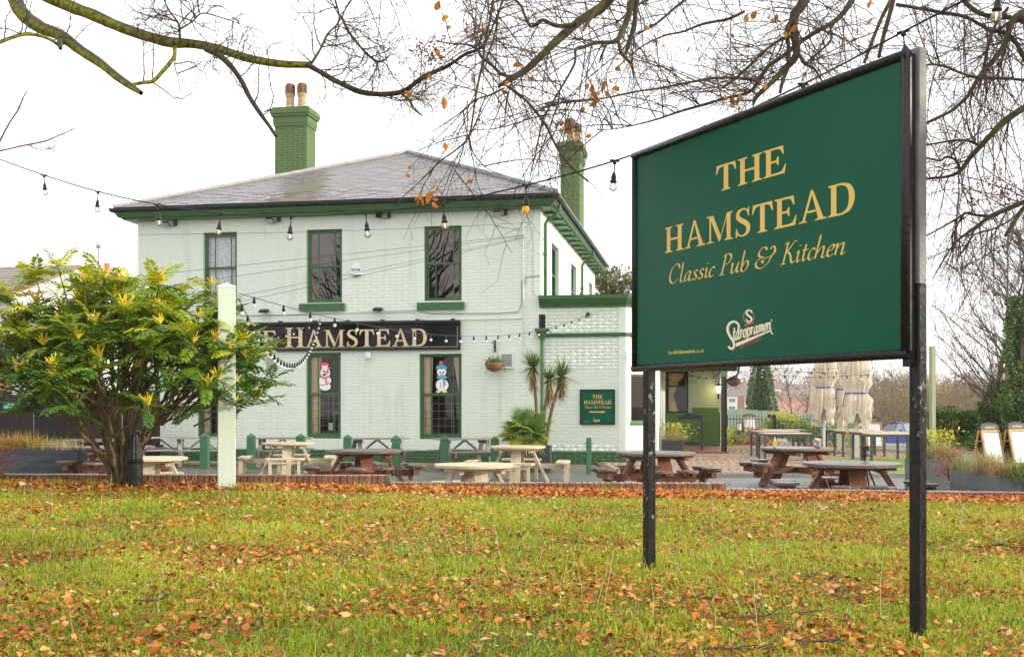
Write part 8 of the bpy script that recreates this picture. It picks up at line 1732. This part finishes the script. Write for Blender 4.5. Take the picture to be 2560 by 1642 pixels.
M_grass = mat('lawn_grass', (.1, .1, .1), rough=.55, trans=.35, attr=[(0, (.10, .16, .01)), (.35, (.28, .37, .018)), (.7, (.50, .57, .04)), (.93, (.62, .64, .07)), (1, (.70, .58, .30))])
o = npmesh('grass', V, Tt, M_grass, rnd=np.repeat(r_, 5), kind='stuff', tri=True); tag(o, 'bright green uneven lawn grass in front of the pub', 'grass')
# leaves: folded curled ellipses
def leaf_field(x, y, z, size, rnd, tilt, name, label):
    n = len(x); yaw = rs.rand(n) * 6.283; tl = tilt * rs.randn(n); tl2 = tilt * rs.randn(n); fold = .15 + .35 * rs.rand(n); curl = rs.uniform(-.5, .9, n)
    base = np.array([(-.5, 0), (-.24, -.30), (.12, -.34), (.5, 0.0), (.12, .34), (-.24, .30), (-.02, 0)]); m_ = len(base)
    L = np.zeros((n, m_, 3)); jit = 1 + .22 * rs.randn(n, m_)
    L[:, :, 0] = base[None, :, 0] * jit; L[:, :, 1] = base[None, :, 1] * jit * rs.uniform(.8, 1.15, (n, 1)); L[:, :, 2] = fold[:, None] * np.abs(L[:, :, 1]) + curl[:, None] * (L[:, :, 0] ** 2) * .8 + .05 * rs.randn(n, m_)
    L *= size[:, None, None]
    c, s = np.cos(tl)[:, None], np.sin(tl)[:, None]; Y_ = L[:, :, 1] * c - L[:, :, 2] * s; Z_ = L[:, :, 1] * s + L[:, :, 2] * c; L[:, :, 1], L[:, :, 2] = Y_, Z_
    c, s = np.cos(tl2)[:, None], np.sin(tl2)[:, None]; X_ = L[:, :, 0] * c + L[:, :, 2] * s; Z_ = -L[:, :, 0] * s + L[:, :, 2] * c; L[:, :, 0], L[:, :, 2] = X_, Z_
    c, s = np.cos(yaw)[:, None], np.sin(yaw)[:, None]; X_ = L[:, :, 0] * c - L[:, :, 1] * s; Y_ = L[:, :, 0] * s + L[:, :, 1] * c; L[:, :, 0], L[:, :, 1] = X_, Y_
    L += np.stack([x, y, z], 1)[:, None, :]; b = (np.arange(n) * m_)[:, None]; Tt = np.concatenate([b + np.array([[i, (i + 1) % 6, 6]]) for i in range(6)], 0)
    o = npmesh(name, L.reshape(-1, 3), Tt, M_litter, rnd=np.repeat(rnd, m_), kind='stuff', tri=True); tag(o, label, 'fallen leaves'); return o
M_litter = mat('fallen_leaf', (.1, .1, .1), rough=.45, trans=.18, attr=[(0, (.14, .035, .012)), (.16, (.34, .085, .018)), (.40, (.58, .17, .022)), (.68, (.74, .29, .05)), (.88, (.82, .45, .14)), (.97, (.72, .54, .36)), (1, (.84, .63, .07))])
N = 105000; x, y = sample(N, 1.15); g = nz(x, y, 1.1, 11) * .55 + nz(x, y, 3.2, 2) * .45; k = rs.rand(N) < np.clip((g - .22) * 2.5, .15, 1); x, y = x[k], y[k]; n = len(x)
leaf_field(x, y, lawn_np(x, y) + .004 + .030 * rs.rand(n), (.011 + .044 * rs.rand(n) ** 2.2), rs.rand(n) ** 1.25 * (.85 + .3 * nz(x, y, 2, 6)) % 1.0, .38, 'fallen_leaves', 'orange and brown leaves scattered through the lawn grass')
N = 17000; x = rs.uniform(-6.8, 7.2, N); y = 13.36 - np.abs(rs.randn(N)) * .30 * (.6 + 1.2 * nz(x, x * 0, 1.3, 4)); k = (rs.rand(N) < np.where(x > 1, .95, .15 + .75 * nz(x, x * 0, .9, 13))) & (y > 12.2); x, y = x[k], y[k]; n = len(x)
leaf_field(x, y, lawn_np(x, y) + .012 + .03 * rs.rand(n), (.035 + .045 * rs.rand(n)), rs.rand(n) ** 1.1 * .92, .6, 'leaf_drift', 'drift of russet leaves along the foot of the brick edging')
N = 1100; x = rs.uniform(-13, 9, N); y = rs.uniform(13.8, 29, N); k = ~((x > -1) & (y > 27)); x, y = x[k], y[k]; n = len(x); leaf_field(x, y, np.full(n, .012), .03 + .03 * rs.rand(n), rs.rand(n), .2, 'terrace_leaves', 'scattered dead leaves on the asphalt terrace')
N = 1500; x = rs.uniform(3, 26, N); y = rs.uniform(24, 60, N); leaf_field(x, y, np.array([max(.07 if b_ < 41 else -9, ground_z(a_, b_) + .06) for a_, b_ in zip(x, y)]), .04 + .03 * rs.rand(N), rs.rand(N), .2, 'car_park_leaves', 'dead leaves scattered on the paving and car park')
# dry stalks and longer tufts
pol = []
rg = random.Random(31)
for i in range(150):
    y = rg.uniform(4.6, 12.8); x = rg.uniform(-.52, .52) * y; pol.append((wander(rg, (x, y, lawn_np(x, y) - .01), (rg.gauss(0, .3), rg.gauss(0, .2), 1), rg.uniform(.14, .42), 6, .07, -.03), np.linspace(.0014, .0008, 7) * (1 + .05 * y)))
V, Q = tubes_np(pol, 3); o = npmesh('dry_stalks', V, Q, mat('dry_stalk', (.55, .44, .24), (.68, .56, .34)), kind='stuff'); tag(o, 'tall dry straw stalks standing out of the lawn', 'grass stalks')
blk = []
for cx_, cy_ in [(-.2, 12.9), (-1.8, 12.95), (2.2, 12.9), (-5.4, 12.8), (-2.9, 12.7), (.86, 7.3), (2.2, 5.6), (-3.3, 12.8), (2.9, 6.5), (-4.9, 12.75), (-1.0, 13.1), (1.2, 13.1), (3.9, 12.9), (-6.0, 12.9)]: blk += [(cx_, cy_)] * 70
def tf(g): c = g.choice(blk); x_, y_ = c[0] + g.gauss(0, .09), c[1] + g.gauss(0, .07); return ((x_, y_, lawn_np(x_, y_) - .01), (g.gauss(0, .35), g.gauss(0, .35), 1))
o = blades('grass_tufts', 1500, .15, .0042, 0, tf, M_grass, None, rg, .7, kind='stuff'); tag(o, 'longer grass tufts round the posts and along the edging', 'grass')
# fallen twigs
M_ft = mat('wet_fallen_twig', (.05, .035, .025), (.12, .08, .06), rough=.6, scale=10)
for k, (px, py, L, ang, lab) in enumerate(((1810, 1540, .62, -.25, 'forked dark twig lying in the grass between the sign posts'), (1720, 1490, .3, -.6, 'short dark twig left of centre between the sign posts'), (2010, 1440, .3, .4, 'thin twig on the lawn midway between the sign posts'), (2080, 1480, .28, -.8, 'dark twig near the right post, partly under grass'), (2430, 1350, .9, -.15, 'long branching twig on the lawn right of the sign'), (1760, 1620, .6, -.2, 'long twig at the bottom of the picture below the sign'), (1960, 1590, .45, -1.0, 'curved twig at the bottom between the sign posts'), (330, 1520, .3, .2, 'small dark twig in the grass at the lower left'))):
    d = (EYE - .55) * F / (py - HY); p = at(px, py, d); t = thing('fallen_twig', lab, 'twig', (p.x, p.y, lawn_np(p.x, p.y) + .028), 0, 'fallen twigs on the lawn'); W = wander(rg, (0, 0, 0), (math.cos(ang), math.sin(ang) * .6, .02), L * .8, 9, .24, 0); W[:, 2] *= .3
    ps = [(W, np.linspace(.0045, .0015, 10))]
    for j in range(6): i = rg.randrange(2, 8); d0 = W[i + 1] - W[i]; d0 /= np.linalg.norm(d0); ps.append((wander(rg, W[i], d0 + np.array((rg.gauss(0, .8), rg.gauss(0, .8), .25)), L * rg.uniform(.15, .35), 4, .12, 0), np.linspace(.0035, .002, 5)))
    V, Q = tubes_np(ps, 5); npmesh('stem', V, Q, M_ft, parent=t)

# trees across the road behind the viewer: they show in the window glass
rg = random.Random(5)
for k, (x_, y_, lb) in enumerate(((-13.5, 3.0, 'bare tree mirrored in the right upper window of the pub'), (-19.5, 1.0, 'bare tree mirrored in the middle upper window of the pub'), (-10.5, -2.5, 'bare tree mirrored in the ground floor windows of the pub'))):
    bare_tree('bare_tree', lb, 'tree', (x_, y_, .4), 13, 7.5, rg, nb=80, up=.7, trunk_r=.42, group='bare trees on the near side of the pub', m=M_limb, sub=7, start=.25)

# thin winter haze
q = MB(); q.box(-1000, 1000, -90, 1500, -12, 60); hz = q.build('haze', None, kind='stuff'); hz['label'] = 'thin pale winter haze over the whole view'; hz['category'] = 'haze'
m = bpy.data.materials.new('haze'); m.use_nodes = True; t = m.node_tree; t.nodes.clear(); o_ = t.nodes.new('ShaderNodeOutputMaterial'); v_ = t.nodes.new('ShaderNodeVolumePrincipled'); v_.inputs['Color'].default_value = (.95, .96, 1, 1); v_.inputs['Density'].default_value = .00042; v_.inputs['Anisotropy'].default_value = .2
t.links.new(v_.outputs[0], o_.inputs['Volume']); hz.data.materials.clear(); hz.data.materials.append(m)
